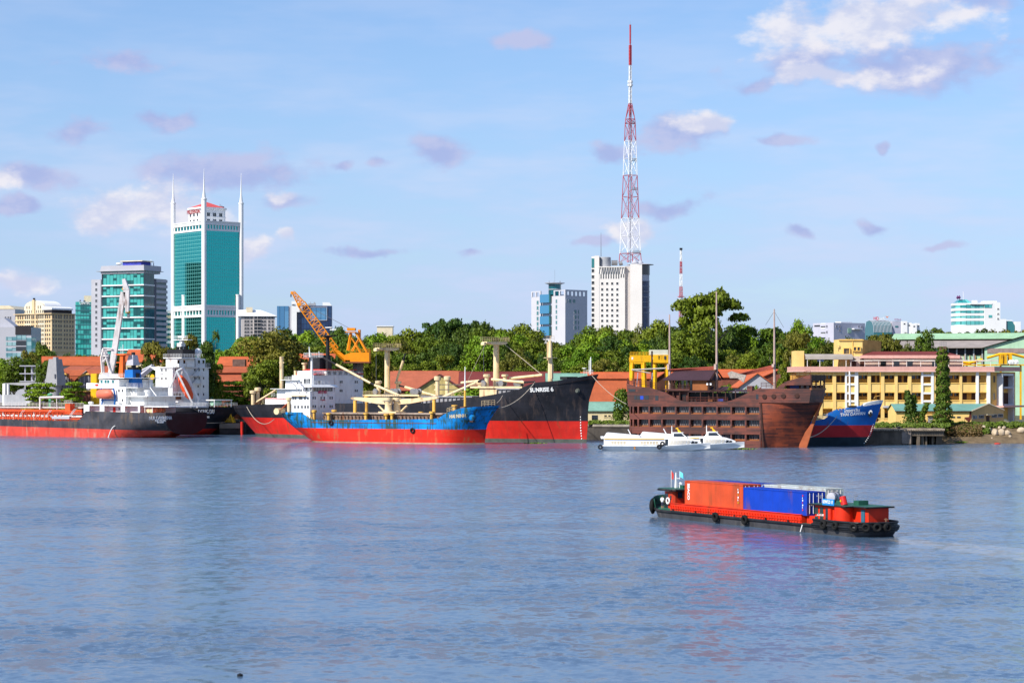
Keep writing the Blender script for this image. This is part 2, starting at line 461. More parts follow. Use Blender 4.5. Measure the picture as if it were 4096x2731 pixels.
# ------------------------------------------------------------------ city towers behind the trees
def wins(root, face, us, zs, me, name='window', off=0.0, skip=None):
 for i, u in enumerate(us):
  for j, z in enumerate(zs):
   if skip and skip(i, j): continue
   if face == 'F': piece(name, me, root, (u, off - .02, z))
   elif face == 'L': piece(name, me, root, (off - .02, u, z), R(-90))
   elif face == 'R': piece(name, me, root, (off + .02, u, z), R(90))
def lin(a, b, n):
 return [a + (b - a) * i / (n - 1) for i in range(n)] if n > 1 else [(a + b) / 2]
def block(root, x0, x1, y0, y1, z0, z1, mat, name='wall'):
 return MB().box(x0, x1, y0, y1, z0, z1).build(name, mat, root)

# --- the tall teal glass tower with spires
TEALG = glass('tower_teal_glass', (.03, .40, .37, 1), metal=.93, rough=.04)
TOWW = paint('tower_white_panel', (.78, .78, .77), .45, .04, .1)
REDROOF = paint('tower_red_roof', (.62, .09, .08), .5, .1, .1)
def glass_tower():
 D = 1490.0; F = Frame(816, D, 38.0, GZ)
 rt = F.root('glass_tower', 'tallest teal glass tower with white corner columns, three spires and red pyramid roof', 'tower')
 w1, w2 = F.X(964), F.Y(694)
 z = lambda py: ZW(py, D) - GZ
 b = MB(); b.box(0, w1, 0, w2, 0, z(895)); g = b.build('glass_facade', TEALG, rt)
 # fine grid of mullions on both faces, one raised mesh
 m = MB()
 nz_ = 46; ztop = z(928)
 for i in range(nz_):
  zz = ztop * (i + 1) / nz_
  m.box(-.10, w1, -.10, .0, zz - .09, zz + .09); m.box(-.10, .0, 0, w2, zz - .09, zz + .09)
 for i in range(19): m.box(w1 * (i + 1) / 20 - .06, w1 * (i + 1) / 20 + .06, -.08, 0, 0, ztop)
 for i in range(15): m.box(-.08, 0, w2 * (i + 1) / 16 - .06, w2 * (i + 1) / 16 + .06, 0, ztop)
 tag(m.build('mullion_grid', paint('teal_mullion', (.18, .55, .52), .3, .05), rt), kind='stuff')
 c = MB()
 for (za, zb, p) in ((z(922), z(914), .5), (z(898), z(886), .9), (z(886), z(882), 1.3), (z(1267), z(1258), .9), (z(1240), z(1226), .9), (z(1226), z(1219), 1.3)):
  c = MB().box(-p, w1 + .2, -p, w2 + .2, za, zb); c.build('cornice', TOWW, rt)
 sl = shared('slit', lambda: MB().box(-.7, .7, -.25, .05, -1.5, 1.5).mesh('pier', TOWW))
 for (zc, zh) in ((z(906), 1.5), (z(1249), 1.7)):
  for u in lin(2.2, w1 - 2.5, 12): piece('pier', sl, rt, (u, -.2, zc), scale=(.75, 1, zh / 1.5))
  for u in lin(2.2, w2 - 2.5, 10): piece('pier', sl, rt, (-.2, u, zc), R(-90), scale=(.75, 1, zh / 1.5))
 # corner columns with spires
 for (x, y, pc, pt, r_) in ((0, 0, 800, 676, 1.75), (w1, -.2, 817, 694, 1.65), (-.2, w2, 817, 694, 1.65)):
  dd = D + x * math.sin(F.a) + y * math.cos(F.a)
  zc = ZW(pc, dd) - GZ; zt = ZW(pt, dd) - GZ
  MB().lathe([(r_, 0), (r_, zc)], x, y, 14).build('corner_column', TOWW, rt, True)
  MB().lathe([(r_ * 1.15, zc), (r_ * 1.15, zc + 1), (r_ * .8, zc + 1.2), (r_ * .32, zc + 7), (r_ * .3, zc + 9), (.12, zt)], x, y, 10).build('spire', TOWW, rt, True)
 for (x, y) in ((w1 * .03 - .8, w2 * .66), (w1 - 3.2, -1.0)):
  MB().lathe([(1.5, 0), (1.5, z(1178)), (1.7, z(1178)), (1.7, z(1174))], x, y, 12).build('short_column', TOWW, rt, True)
 # crown with windows and red pyramid
 cx, cy = w1 * .5, w2 * .5; h = 10.5
 z0, z1 = z(890), z(828)
 def octa(h, k=.72): return [(cx-h*k, cy-h), (cx+h*k, cy-h), (cx+h, cy-h*k), (cx+h, cy+h*k), (cx+h*k, cy+h), (cx-h*k, cy+h), (cx-h, cy+h*k), (cx-h, cy-h*k)]
 MB().poly(octa(h), 'z', z0, z1).build('crown', TOWW, rt)
 MB().poly(octa(h + .8), 'z', z1, z1 + 1.2).poly(octa(h + .4), 'z', z(862), z(859)).build('crown_cornice', TOWW, rt)
 p = MB(); p.add([(x, y, z1 + 1.2) for x, y in octa(h + .5)] + [(cx, cy, z(796))], [(i, (i + 1) % 8, 8) for i in range(8)]); p.build('roof', REDROOF, rt)
 wm = win_mesh(2.6, 2.6, TOWW, GLASS_D, .2, .15)
 for zz in (z(851), z(877)):
  for u in (-5, 0, 5):
   piece('window', wm, rt, (cx + u, cy - h - .02, zz)); piece('window', wm, rt, (cx - h - .02, cy + u, zz), R(-90))
 text('sign', 'PRUDENTIAL', 4.0, paint('sign_dark_red', (.35, .03, .04), .5, .05), rt, (cx - h - .4, cy, z(839)), (R(90), 0, R(-90)), .82, .1)
 MB().tube((cx+6, cy-8, z1), (cx+6, cy-8, z1+4), .2).tube((cx+8, cy-7, z1), (cx+8, cy-7, z1+3.4), .2).box(cx+5, cy and cx+9, cy-8.6, cy-7, z1+1, z1+2.4).build('aerial', STEEL, rt)
 # stepped lower wing beside it with pale bands
 b2 = MB(); b2.box(-9, -1.2, w2 + 1, w2 + 9, 0, z(1242)); b2.build('annex', GLASS_T, rt)
 for i in range(7):
  zz = z(1246) - i * 3.4 * 1.06
  MB().box(-9.4, -.8, w2 + .6, w2 + 9.4, zz, zz + 1.9).build('balcony_band', CREAM_P if i % 2 else TOWW, rt)
 return rt
glass_tower()
# the dark block whose mirror image stands in the tower's left facade; it lies outside the picture to the left
DARKB = paint('brown_block_wall', (.03, .027, .032), .7, .1, .2)
def mirror_block():
 F = Frame(-711, 1636.0, -112.2, GZ)
 rt = F.root('office_block', 'dark office block outside the frame that mirrors in the teal tower', 'building')
 block(rt, 0, 46, -24, 0, 0, 117, paint('matt_black_cladding', (.006, .006, .008), .9, .1))
 wm = win_mesh(2.0, 2.0, BLACK_P, GLASS_D)
 for i in range(6):
  for j in range(14): piece('window', wm, rt, (4 + i * 7, .02, 30 + j * 6.4), R(180))
mirror_block()

# --- teal banded office tower with grey parapet
GREYW = paint('pale_grey_panel', (.42, .42, .46), .5, .06, .12)
BLINDS = glass('banded_teal_glass', (.004, .07, .075, 1), rough=.12, spec=.5, cell=(1.5, 1.62), c2=(.055, .36, .33, 1))
DTEAL = glass('deep_teal_glass', (.003, .05, .055, 1), rough=.08, spec=.6, cell=(1.6, 3.1), c2=(.006, .085, .09, 1))
def banded_tower():
 D = 1250.0; F = Frame(574, D, 66.0, GZ)
 rt = F.root('office_tower', 'teal office tower with white ledges, grey parapet and blue rooftop screen', 'tower')
 z = lambda py: ZW(py, D) - GZ
 w1, w2 = F.X(616), F.Y(410)
 block(rt, .2, w1, .2, w2, 0, z(1085), BLINDS, 'glass_front')
 MB().box(.3, w1 + .1, -.05, .3, 0, z(1085)).build('side_glass', DTEAL, rt)
 for i in range(8):
  zz = z(1139) - i * 43.2 * D / FOC
  if zz > 0: MB().box(-.6, w1, -.6, w2 + .3, zz - .35, zz + .35).build('ledge', TOWW, rt)
 # upper storey in pale panel, flaring parapet
 MB().box(-.4, w1 + 6, -.4, w2 + 1.0, z(1092), z(1072)).build('top_storey', GREYW, rt)
 wm = win_mesh(4.0, 1.6, GREYW, GLASS_T, .15, .1, 3)
 wins(rt, 'L', lin(3, w2 - 3, 5), [z(1083)], wm, off=-.4)
 wins(rt, 'F', lin(3, w1 + 3, 4), [z(1083)], win_mesh(3.0, 1.8, GREYW, GLASS_T), off=-.4)
 MB().hexa([(-.8, -.8), (w1 + 6.4, -.8), (w1 + 6.4, w2 + 1.4), (-.8, w2 + 1.4)], [(-.8, -.8), (w1 + 6.4, -.8), (w1 + 6.4, w2 + .2), (-.8, w2 + .2)], z(1081.5), z(1060)).build('parapet', GREYW, rt)
 MB().box(-1.6, w1 + 8, -1.6, w2 + 3.5, z(1082.4), z(1080.6)).build('eave', GREY_P, rt)
 MB().box(2, 12, 3, 16, z(1060), z(1044)).build('roof_screen', paint('blue_screen', (.05, .06, .38), .6, .4, 1.2), rt)
 MB().box(1, 13, 1.5, 17, z(1044), z(1040.5)).build('roof_canopy', CREAM_P, rt)
 MB().lathe([(0, z(1058)), (1.4, z(1056)), (1.9, z(1053)), (1.4, z(1049)), (0, z(1047))], 1, 18, 10).build('dish', WHITE_P, rt, True)
 MB().tube((14, 4, z(1060)), (14, 4, z(1032)), .15).tube((13.6, 2, z(1060)), (13.6, 2, z(1046)), .3).build('aerial', WHITE_P, rt)
 # grey stair slab on the left, with its column of windows
 y0, y1 = F.Y(403, -1.0), F.Y(365, -1.0)
 block(rt, -1.0, 8, y0, y1, 0, z(1114), GREYW, 'stair_slab')
 MB().box(-.5, 6, w2 + .2, y0 - .2, 0, z(1088)).build('stair_return', GREYW, rt)
 wins(rt, 'L', [(y0 + y1) / 2 - .2], [z(1132) - i * 22.6 * D / FOC for i in range(12)], win_mesh(1.2, 1.5, GREYW, GLASS_D), off=-1.0)
 # banded wing on the right
 x0, x1 = F.X(612, 1.0), F.X(668, 1.0)
 block(rt, w1 + .1, x0 + 3, .6, 14, 0, z(1114), paint('dark_grey_panel', (.10, .10, .13), .5, .1), 'stair_core')
 block(rt, x0 + 3, x1, 1.4, 15, 0, z(1110), DTEAL, 'wing_glass')
 for i in range(14):
  zz = z(1112) - i * 21.7 * D / FOC
  if zz > 0: MB().box(x0 + 3, x1 + .3, .8, 15.3, zz - 1.75, zz).build('wing_band', GREYW, rt)
 return rt
banded_tower()

# --- teal slab carrying the CENTEC TOWER letters
def sign_tower():
 D = 1330.0; F = Frame(302, D, 6.0, GZ)
 rt = F.root('office_slab', 'plain teal glass office slab with white rooftop lettering', 'building')
 z = lambda py: ZW(py, D) - GZ
 w1 = F.X(372)
 block(rt, 0, w1, 0, 20, 0, z(1207), glass('slab_teal_glass', (.006, .13, .13, 1), rough=.10, spec=.6, cell=(1.9, 3.2), c2=(.05, .42, .37, 1)), 'glass_front')
 for i in range(10): MB().box(-.15, w1 + .1, -.2, .05, z(1222) - i * 19 * D / FOC - .35, z(1222) - i * 19 * D / FOC + .35).build('spandrel', GLASS_T, rt)
 text('sign', 'CENTEC TOWER', 2.3, TOWW, rt, (F.X(318), -.5, z(1212.5)), wid=.78, depth=.1, align='LEFT', bold=.04)
 block(rt, F.X(333), w1 - 1, 5, 12, z(1207), z(1181), CREAM_P, 'roof_house')
 MB().tube((2.6, 3, z(1207)), (2.6, 3, z(1199)), .5).tube((5, 4, z(1207)), (5, 4, z(1200)), .7).build('vent', STEEL, rt)
sign_tower()

# --- beige hotel with barrel roof
BEIGE = paint('beige_stucco', (.66, .50, .30), .8, .05, .15)
BEIGE2 = paint('pale_stucco', (.72, .64, .48), .8, .05, .15)
def beige_hotel():
 D = 1400.0; F = Frame(207, D, 52.0, GZ)
 rt = F.root('hotel', 'beige hotel with white barrel roof and rows of small dark windows', 'building')
 z = lambda py: ZW(py, D) - GZ
 w1, w2 = F.X(300), F.Y(62)
 block(rt, 0, w1, 0, w2, 0, z(1252), BEIGE)
 # pale bays on the lit face
 for (pa, pb) in ((100, 125), (152, 180)):
  MB().box(-.35, .1, F.Y(pb), F.Y(pa), 0, z(1252)).build('bay', BEIGE2, rt)
 MB().box(-.8, .1, F.Y(152), F.Y(126), 0, z(1256)).build('bay', BEIGE, rt)
 cn = MB()
 for py, p in ((1252, 1.3), (1277, .6), (1404, .5)): cn.box(-p, w1 + p * .6, -p, w2 + p * .5, z(py + 3), z(py))
 cn.build('cornice', BEIGE, rt)
 tall = win_mesh(1.25, 2.6, BEIGE, GLASS_D, .1, .12); small = win_mesh(1.2, 1.6, BEIGE, GLASS_D, .1, .12)
 cols = [F.X(p) for p in (213, 224, 235, 244, 258, 268, 280, 291)]
 wins(rt, 'F', cols, [z(1265)], tall); wins(rt, 'F', cols, [z(p) for p in (1285, 1302.5, 1320, 1337.5, 1355, 1372, 1389)], small)
 for grp, off in (((73, 82, 91), 0), ((102, 110, 118), -.37), ((156, 164, 172), -.37), ((182, 190, 199), 0), ((128, 135, 146), -.82)):
  cs = [F.Y(p, off) for p in grp]
  wins(rt, 'L', cs, [z(1265)], tall, off=off); wins(rt, 'L', cs, [z(p) for p in (1285, 1302.5, 1320, 1337.5, 1355, 1372, 1389)], small, off=off)
 # arched gable and barrel vault behind it
 ya, yb = F.Y(176, 1.0), F.Y(97, 1.0); yc = (ya + yb) / 2; hw = (yb - ya) / 2
 zb, zt = z(1252), z(1200)
 arch = [(ya, zb)] + [(yc + hw * math.cos(math.pi * (1 + i / 14)), z(1228) + (zt - z(1228)) * math.sin(math.pi * i / 14)) for i in range(15)] + [(yb, zb)]
 MB().poly(arch, 'x', 1.0, 2.2).build('gable', BEIGE2, rt)
 ro = [(y_, z_ + .25) for y_, z_ in arch]
 MB().poly(ro[1:-1], 'x', 2.2, w1 * .82).build('barrel_roof', TOWW, rt, True)
 MB().box(.2, 1.2, yc - 1.2, yc + 1.2, zb, zt + .6).build('gable_rib', BEIGE, rt)
 MB().tube((1, yc, zt), (1, yc, z(1189)), .8).build('chimney', DARKB, rt)
 gw = win_mesh(.9, 1.9, BEIGE2, GLASS_D, .08, .1)
 wins(rt, 'L', [F.Y(p, 1) for p in (108, 117, 153, 162)], [z(1226)], gw, off=1.0)
 wins(rt, 'L', [F.Y(p, 1) for p in (100, 109, 118, 127, 147, 155, 163, 171)], [z(1243)], gw, off=1.0)
 # lower vaulted penthouse on the right
 x0 = .8; MB().box(x0, w1 - 2, .8, 9, z(1252), z(1238)).build('penthouse', DARKB, rt)
 pr = [(.2, z(1238)), (.5, z(1231)), (3, z(1225)), (7, z(1224)), (10, z(1224)), (10, z(1238))]
 MB().poly(pr, 'x', x0 - .6, w1 - 1.4).build('penthouse_roof', TOWW, rt, True)
beige_hotel()

# --- grey buildings at the left edge
def left_blocks():
 D = 1180.0; F = Frame(125, D, -3, GZ)
 rt = F.root('glass_block', 'grey block with slanted shadow wall and bluish strip windows at the frame edge', 'building')
 z = lambda py: ZW(py, D) - GZ
 x0 = F.X(-60)
 block(rt, x0, 0, 0, 20, 0, z(1308), GREYW)
 MB().box(F.X(62), F.X(124), -.4, 4, z(1338), z(1303)).build('penthouse', DARKB, rt)
 MB().poly([(F.X(-60), z(1270)), (F.X(3), z(1270)), (F.X(45), z(1303)), (F.X(45), z(1330)), (F.X(-60), z(1330))], 'y', 6, 16).build('slanted_wall', GREYW, rt)  # wall with one sloping edge, same grey panel as the block
 BG = glass('pale_blue_glass', (.10, .24, .28, 1), rough=.12, spec=.6, cell=(2.6, 2.0), c2=(.26, .42, .44, 1))
 for i, (a, b, c, d) in enumerate(((24, 65, 1347, 1361), (65, 104, 1341, 1359), (65, 106, 1362, 1381), (24, 64, 1368, 1382), (24, 64, 1391, 1403), (64, 106, 1386, 1403), (24, 104, 1411, 1430))):
  MB().box(F.X(a), F.X(b), -.15, .1, z(d), z(c)).build('strip_window', BG if i % 3 != 2 else GLASS_D, rt)
 MB().box(F.X(106), .3, -.5, 8, 0, z(1350)).build('corner_glass', BG, rt)
 D2 = 1450.0; F2 = Frame(60, D2, -8, GZ)
 r2 = F2.root('white_block', 'pale windowless block with a cream sloping roof behind the grey block', 'building')
 z2 = lambda py: ZW(py, D2) - GZ
 x2 = F2.X(-80)
 block(r2, x2, 0, 0, 30, 0, z2(1236), GREYW)
 MB().poly([(x2, z2(1236)), (0, z2(1236)), (F2.X(38), z2(1222)), (x2, z2(1222))], 'y', -.3, 30).build('roof', CREAM_P, r2)
 wm = win_mesh(.9, .9, GREYW, GLASS_D)
 wins(r2, 'F', [F2.X(22), F2.X(33)], [z2(1269)], wm); wins(r2, 'F', [F2.X(42)], [z2(1273), z2(1285)], win_mesh(.8, 2.4, GREYW, GLASS_D))
left_blocks()

# --- pale apartment block right of the tower
def pale_flats():
 D = 1350.0; F = Frame(985, D, 8, GZ)
 rt = F.root('apartment_block', 'pale apartment block with hipped white roof beside the teal tower', 'building')
 z = lambda py: ZW(py, D) - GZ
 w1 = F.X(1100)
 W2 = paint('grey_beige_wall', (.52, .48, .46), .8, .06)
 block(rt, -3, w1, 0, 20, 0, z(1264), W2)
 b = MB(); b.hexa([(-5, -1.2), (w1 + 1.5, -1.2), (w1 + 1.5, 21), (-5, 21)], [(-5, 6), (w1 - 9, 7), (w1 - 9, 14), (-5, 14)], z(1264), z(1238)); b.build('roof', TOWW, rt)
 MB().box(0, 4, 3, 9, z(1250), z(1228)).build('lift_house', CREAM_P, rt)
 wm = win_mesh(1.3, 1.4, W2, GLASS_D)
 for i in range(6):
  zz = z(1271) - i * 14.2 * D / FOC
  wins(rt, 'F', [F.X(p) for p in (982, 993, 1006, 1049, 1060, 1077, 1090)], [zz], wm)
  MB().box(F.X(1016), F.X(1043), -.1, .1, zz - .9, zz + .7).build('loggia', GLASS_D, rt)
  MB().box(F.X(1015), F.X(1044), -1.3, .05, zz - 1.2, zz - .85).build('balcony', W2, rt)
  MB().box(F.X(1015), F.X(1016.5), -1.3, .05, zz - 1.2, zz + 1.2).box(F.X(1029), F.X(1030), -1.2, .05, zz - 1.2, zz + 1.0).build('pier', W2, rt)
pale_flats()

# --- navy glass office with white slab
NAVY = glass('navy_glass', (.006, .02, .075, 1), rough=.08, spec=.6, cell=(2.0, 3.0), c2=(.014, .045, .12, 1))
SKYG = glass('sky_blue_glass', (.06, .19, .36, 1), rough=.08, spec=.6, cell=(3.0, 3.6), c2=(.10, .26, .44, 1))
def navy_office():
 D = 1300.0; F = Frame(1108, D, 4, GZ)
 rt = F.root('navy_office', 'navy glass office with tall white end slab behind the orange crane boom', 'building')
 z = lambda py: ZW(py, D) - GZ
 X = lambda p: F.X(p)
 block(rt, X(1108), X(1154), 0, 16, 0, z(1224), SKYG, 'blue_wing')
 block(rt, X(1154), X(1166), .6, 16, 0, z(1224), GREYW, 'link')
 block(rt, X(1188), X(1328), 1.5, 24, 0, z(1222), NAVY, 'main_glass')
 MB().poly([(X(1166), 0), (X(1187), 0), (X(1187), z(1248)), (X(1199), z(1248)), (X(1196), z(1204)), (X(1166), z(1204))], 'y', -.8, 12).build('white_slab', TOWW, rt)
 MB().box(X(1199), X(1210), -.4, 5, z(1248), z(1215)).build('slab_return', GREYW, rt)
 fr = MB()
 fr.box(X(1242), X(1308), 1.1, 1.6, z(1281), z(1279)); fr.box(X(1242), X(1308), 1.1, 1.6, z(1229), z(1227)); fr.box(X(1306.5), X(1308), 1.1, 1.6, z(1279), z(1229)); fr.box(X(1242), X(1243.5), 1.1, 1.6, z(1279), z(1229))
 fr.build('picture_frame', GREYW, rt)
 MB().box(X(1243.5), X(1306.5), 1.25, 1.6, z(1279), z(1229)).build('framed_glass', SKYG, rt)
 for i in range(9): MB().box(X(1188), X(1328), 1.35, 1.6, z(1232) - i * 3.1 - .12, z(1232) - i * 3.1 + .12).build('floor_line', paint('navy_trim', (.03, .06, .14), .4, .1), rt)
 MB().poly([(X(1290), z(1222)), (X(1290), z(1208)), (X(1317), z(1208)), (X(1328), z(1223))], 'y', 3, 14).build('roof_cowl', TOWW, rt)
 MB().box(X(1232), X(1262), 4, 12, z(1222), z(1212)).box(X(1240), X(1242), 5, 6, z(1212), z(1205)).box(X(1254), X(1260), 5, 8, z(1212), z(1207)).build('roof_plant', GREY_P, rt)
 text('logo', 'MES', 1.4, NAVY, rt, (X(1175), -.95, z(1220)), depth=.05)
navy_office()

# --- small white top behind the trees, mid left
def tree_house():
 D = 1250.0; F = Frame(1508, D, 0, GZ)
 rt = F.root('white_house', 'cream flat-topped house just showing above the trees', 'building')
 z = lambda py: ZW(py, D) - GZ
 block(rt, 0, F.X(1570), 0, 10, 0, z(1306), CREAM_P); MB().box(-.5, F.X(1570) + .5, -.5, 10.5, z(1306), z(1303)).build('parapet', TOWW, rt)
tree_house()

# --- grey hotel with blue bays and drum top
HG = paint('hotel_grey_panel', (.50, .50, .54), .55, .04, .12)
BAY = glass('blue_bay_glass', (.05, .20, .36, 1), rough=.1, spec=.5)
DRUM = glass('drum_teal_glass', (.004, .10, .13, 1), rough=.1, spec=.5, cell=(1.4, 3.0), c2=(.01, .16, .19, 1))
def drum_hotel():
 D = 1150.0; F = Frame(2261, D, 40, GZ)
 rt = F.root('drum_hotel', 'grey hotel with blue glass bays and a round disc-topped drum', 'building')
 z = lambda py: ZW(py, D) - GZ
 w1, w2 = F.X(2349), F.Y(2125)
 X = lambda p: F.X(p); Y = lambda p: F.Y(p)
 block(rt, 0, w1, 0, Y(2205), 0, z(1182), HG)
 block(rt, 1.2, 14, Y(2205), Y(2163), 0, z(1174), HG, 'bay_wall')
 block(rt, 0, w1, Y(2163), w2, 0, z(1182), HG, 'wing')
 # open roof frames
 for (ya, yb, n_) in ((0, Y(2215), 3), (Y(2163), w2, 3)):
  fr = MB(); fr.box(-.1, .5, ya, yb, z(1163), z(1159)); 
  for u in lin(ya + .5, yb - .5, n_): fr.box(-.1, .5, u - .5, u + .5, z(1182), z(1163))
  fr.build('roof_frame', HG, rt)
 fr = MB(); fr.box(0, w1, -.1, .5, z(1165), z(1158))
 for u in lin(.8, w1 - .8, 6): fr.box(u - .7, u + .7, -.1, .5, z(1183), z(1165))
 fr.build('roof_frame', HG, rt)
 for (pa, pb) in ((1174, 1207), (1219, 1251), (1262, 1294), (1304, 1340)):
  MB().box(-.9, 1.3, Y(2201), Y(2164), z(pb), z(pa)).build('blue_bay', BAY, rt)
  MB().box(-.95, 1.3, Y(2207), Y(2201), z(pb), z(pa)).build('bay_return', DTEAL, rt)
 wl = win_mesh(1.5, 1.9, HG, GLASS_T); wr = win_mesh(1.7, 1.9, HG, GLASS_T); wn = win_mesh(.8, 1.9, HG, GLASS_T)
 zs = [z(p) for p in (1205, 1227, 1248, 1270, 1291, 1310)]
 wins(rt, 'L', [Y(2151)], zs, wl); wins(rt, 'L', [Y(2226)], [z(p) for p in (1203, 1224.5, 1245.5, 1267, 1288, 1310)], win_mesh(1.1, 1.8, HG, GLASS_T))
 wins(rt, 'F', [X(2301)], [z(p) for p in (1245.5, 1267, 1288.5, 1309.5)], wr); wins(rt, 'F', [X(2313.5)], [z(p) for p in (1245.5, 1267, 1288.5, 1309.5)], wn)
 wins(rt, 'F', [X(2280), X(2296)], [z(1203)], wr); wins(rt, 'F', [X(2267)], [z(1203)], wn)
 fr2 = F.hit(2219, HZ, y=13.0); cx, cy = fr2.x, 13.0
 MB().lathe([(3.45, z(1182)), (3.45, z(1133))], cx, cy, 18).build('drum', DRUM, rt, True)
 MB().lathe([(3.6, z(1155)), (3.6, z(1152.5))], cx, cy, 18).build('drum_band', HG, rt, True)
 MB().lathe([(2.8, z(1135)), (5.6, z(1128.6)), (5.6, z(1127.4)), (.1, z(1127))], cx, cy, 20).build('disc_roof', HG, rt, True)
 ar = MB()
 for i in range(7): ar.tube((cx + 3.5 * math.cos(i), cy + 3.5 * math.sin(i), z(1128)), (cx + 3.5 * math.cos(i), cy + 3.5 * math.sin(i), z(1119)), .09, n=4)
 ar.tube((cx, cy, z(1128)), (cx, cy, z(1074)), .06, n=4); ar.build('aerial', STEEL, rt)
drum_hotel()

# --- white television block
TVW = paint('tv_white_wall', (.74, .70, .66), .7, .04, .1)
def tv_block():
 D = 1300.0; F = Frame(2503, D, 24, GZ)
 rt = F.root('television_block', 'white office block with square windows and a dark curved glass end', 'building')
 z = lambda py: ZW(py, D) - GZ
 # the photographed front is nearly frontal: use a frontal frame for it, the block keeps square corners
 F = Frame(2378, D, -4.0, GZ); rt.location = F.o; rt.rotation_euler = (0, 0, F.a)
 X = lambda p, y=0.0: F.X(p, y)
 block(rt, 0, X(2500), 0, 26, 0, z(1068), TVW)
 block(rt, X(2366, 1.5), .2, 1.5, 24, 0, z(1025), TVW, 'stair_tower')
 MB().box(.0, X(2397), -.15, 12, 0, z(1023)).build('stair_front', TVW, rt)
 block(rt, X(2500), X(2521), 1.6, 26, 0, z(1064), paint('tv_grey_wall', (.50, .46, .44), .7, .05), 'recess')  # shade of the recess put into a darker tone of the wall colour
 block(rt, X(2521), X(2568), -1.0, 26, 0, z(1057), TVW, 'right_wing')
 sq = win_mesh(1.25, 1.35, TVW, GLASS_D, .07, .08, 0)
 zs = [z(1134), z(1157.5)] + [z(1178.5) - i * 20.9 * D / FOC for i in range(8)]
 wins(rt, 'F', [X(p) for p in (2408.5, 2428.5, 2448.5, 2469)], zs, sq)
 lw = win_mesh(1.5, 1.8, TVW, GLASS_D, .06, .25, 0)
 wins(rt, 'F', [X(2371.6, 1.5)], [z(1082), z(1106), z(1130), z(1153), z(1176)] + [z(1197) - i * 20.8 * D / FOC for i in range(7)], lw, off=1.5)
 MB().box(X(2366.5, 1.5), -.2, 1.2, 1.6, z(1070), z(1033)).build('stair_glass', GLASS_T, rt)
 # tall louvre slots under the eave with fins
 for i in range(10):
  p0 = 2402 + i * 10.1
  MB().box(X(p0), X(p0 + 4), -.08, .1, z(1115 - (i > 7) * 4), z(1074 if 0 < i < 8 else 1096)).build('slot', GLASS_D, rt)
 for i in range(11):
  p0 = 2394.5 + i * 10.1
  MB().poly([(X(p0), z(1093)), (X(p0 + 3.6), z(1068)), (X(p0), z(1068))], 'y', -.7, -.1).build('fin', TVW, rt)
 MB().box(X(2393), X(2500) + .3, -.9, 26, z(1070), z(1066)).build('eave', TVW, rt)
 # curved dark glass end
 cx = X(2567); cy = 6.0; r_ = X(2598) - cx
 MB().lathe([(r_, 0), (r_, z(1123))], cx, cy, 24, a0=-math.pi / 2, a1=math.pi / 2).build('curved_glass', NAVY, rt, True)
 MB().lathe([(r_ - .15, z(1123)), (r_ - .15, z(1098))], cx, cy, 24, a0=-math.pi / 2, a1=math.pi / 2).build('curved_wall', HG, rt, True)
 MB().lathe([(r_ + .2, z(1098)), (r_ + .2, z(1060))], cx, cy, 24, a0=-math.pi / 2, a1=math.pi / 2).build('lantern_glass', GLASS_D, rt, True)
 for i in range(7): MB().lathe([(r_ + .05, z(1124 + i * 21) - .15), (r_ + .4, z(1124 + i * 21)), (r_ + .05, z(1124 + i * 21) + .15)], cx, cy, 24, a0=-math.pi / 2, a1=math.pi / 2).build('sun_shelf', HG, rt, True)
 MB().lathe([(.1, z(1050)), (r_ * 1.75, z(1056.5)), (r_ * 1.75, z(1058)), (.1, z(1059))], cx - 1, cy + 1, 28).build('disc_roof', HG, rt, True)
 # roof plant
 MB().lathe([(3.6, z(1068)), (3.6, z(1029)), (3.3, z(1027))], X(2420, 5), 5, 18).build('roof_tank', GREY_P, rt, True)
 d1 = MB()
 d1.tube((X(2446, 5), 5, z(1050)), (X(2470, 5), 5, z(1050)), 1.6, n=12).tube((X(2476, 6), 6, z(1054)), (X(2490, 6), 6, z(1050)), 1.3, n=12)
 d1.build('roof_duct', STEEL, rt, True)
 MB().lathe([(.1, z(1060)), (2.3, z(1053)), (2.3, z(1050)), (.1, z(1036))], X(2540, 4), 4, 16).build('dish', GREYW, rt, True)
 MB().lathe([(.1, z(1060)), (1.8, z(1053)), (1.8, z(1050)), (.1, z(1038))], X(2562, 5), 5, 16).build('dish', GREYW, rt, True)
 MB().tube((X(2404, 3), 3, z(1025)), (X(2404, 3), 3, z(930)), .22, .08, 6).build('aerial', STEEL, rt)
tv_block()

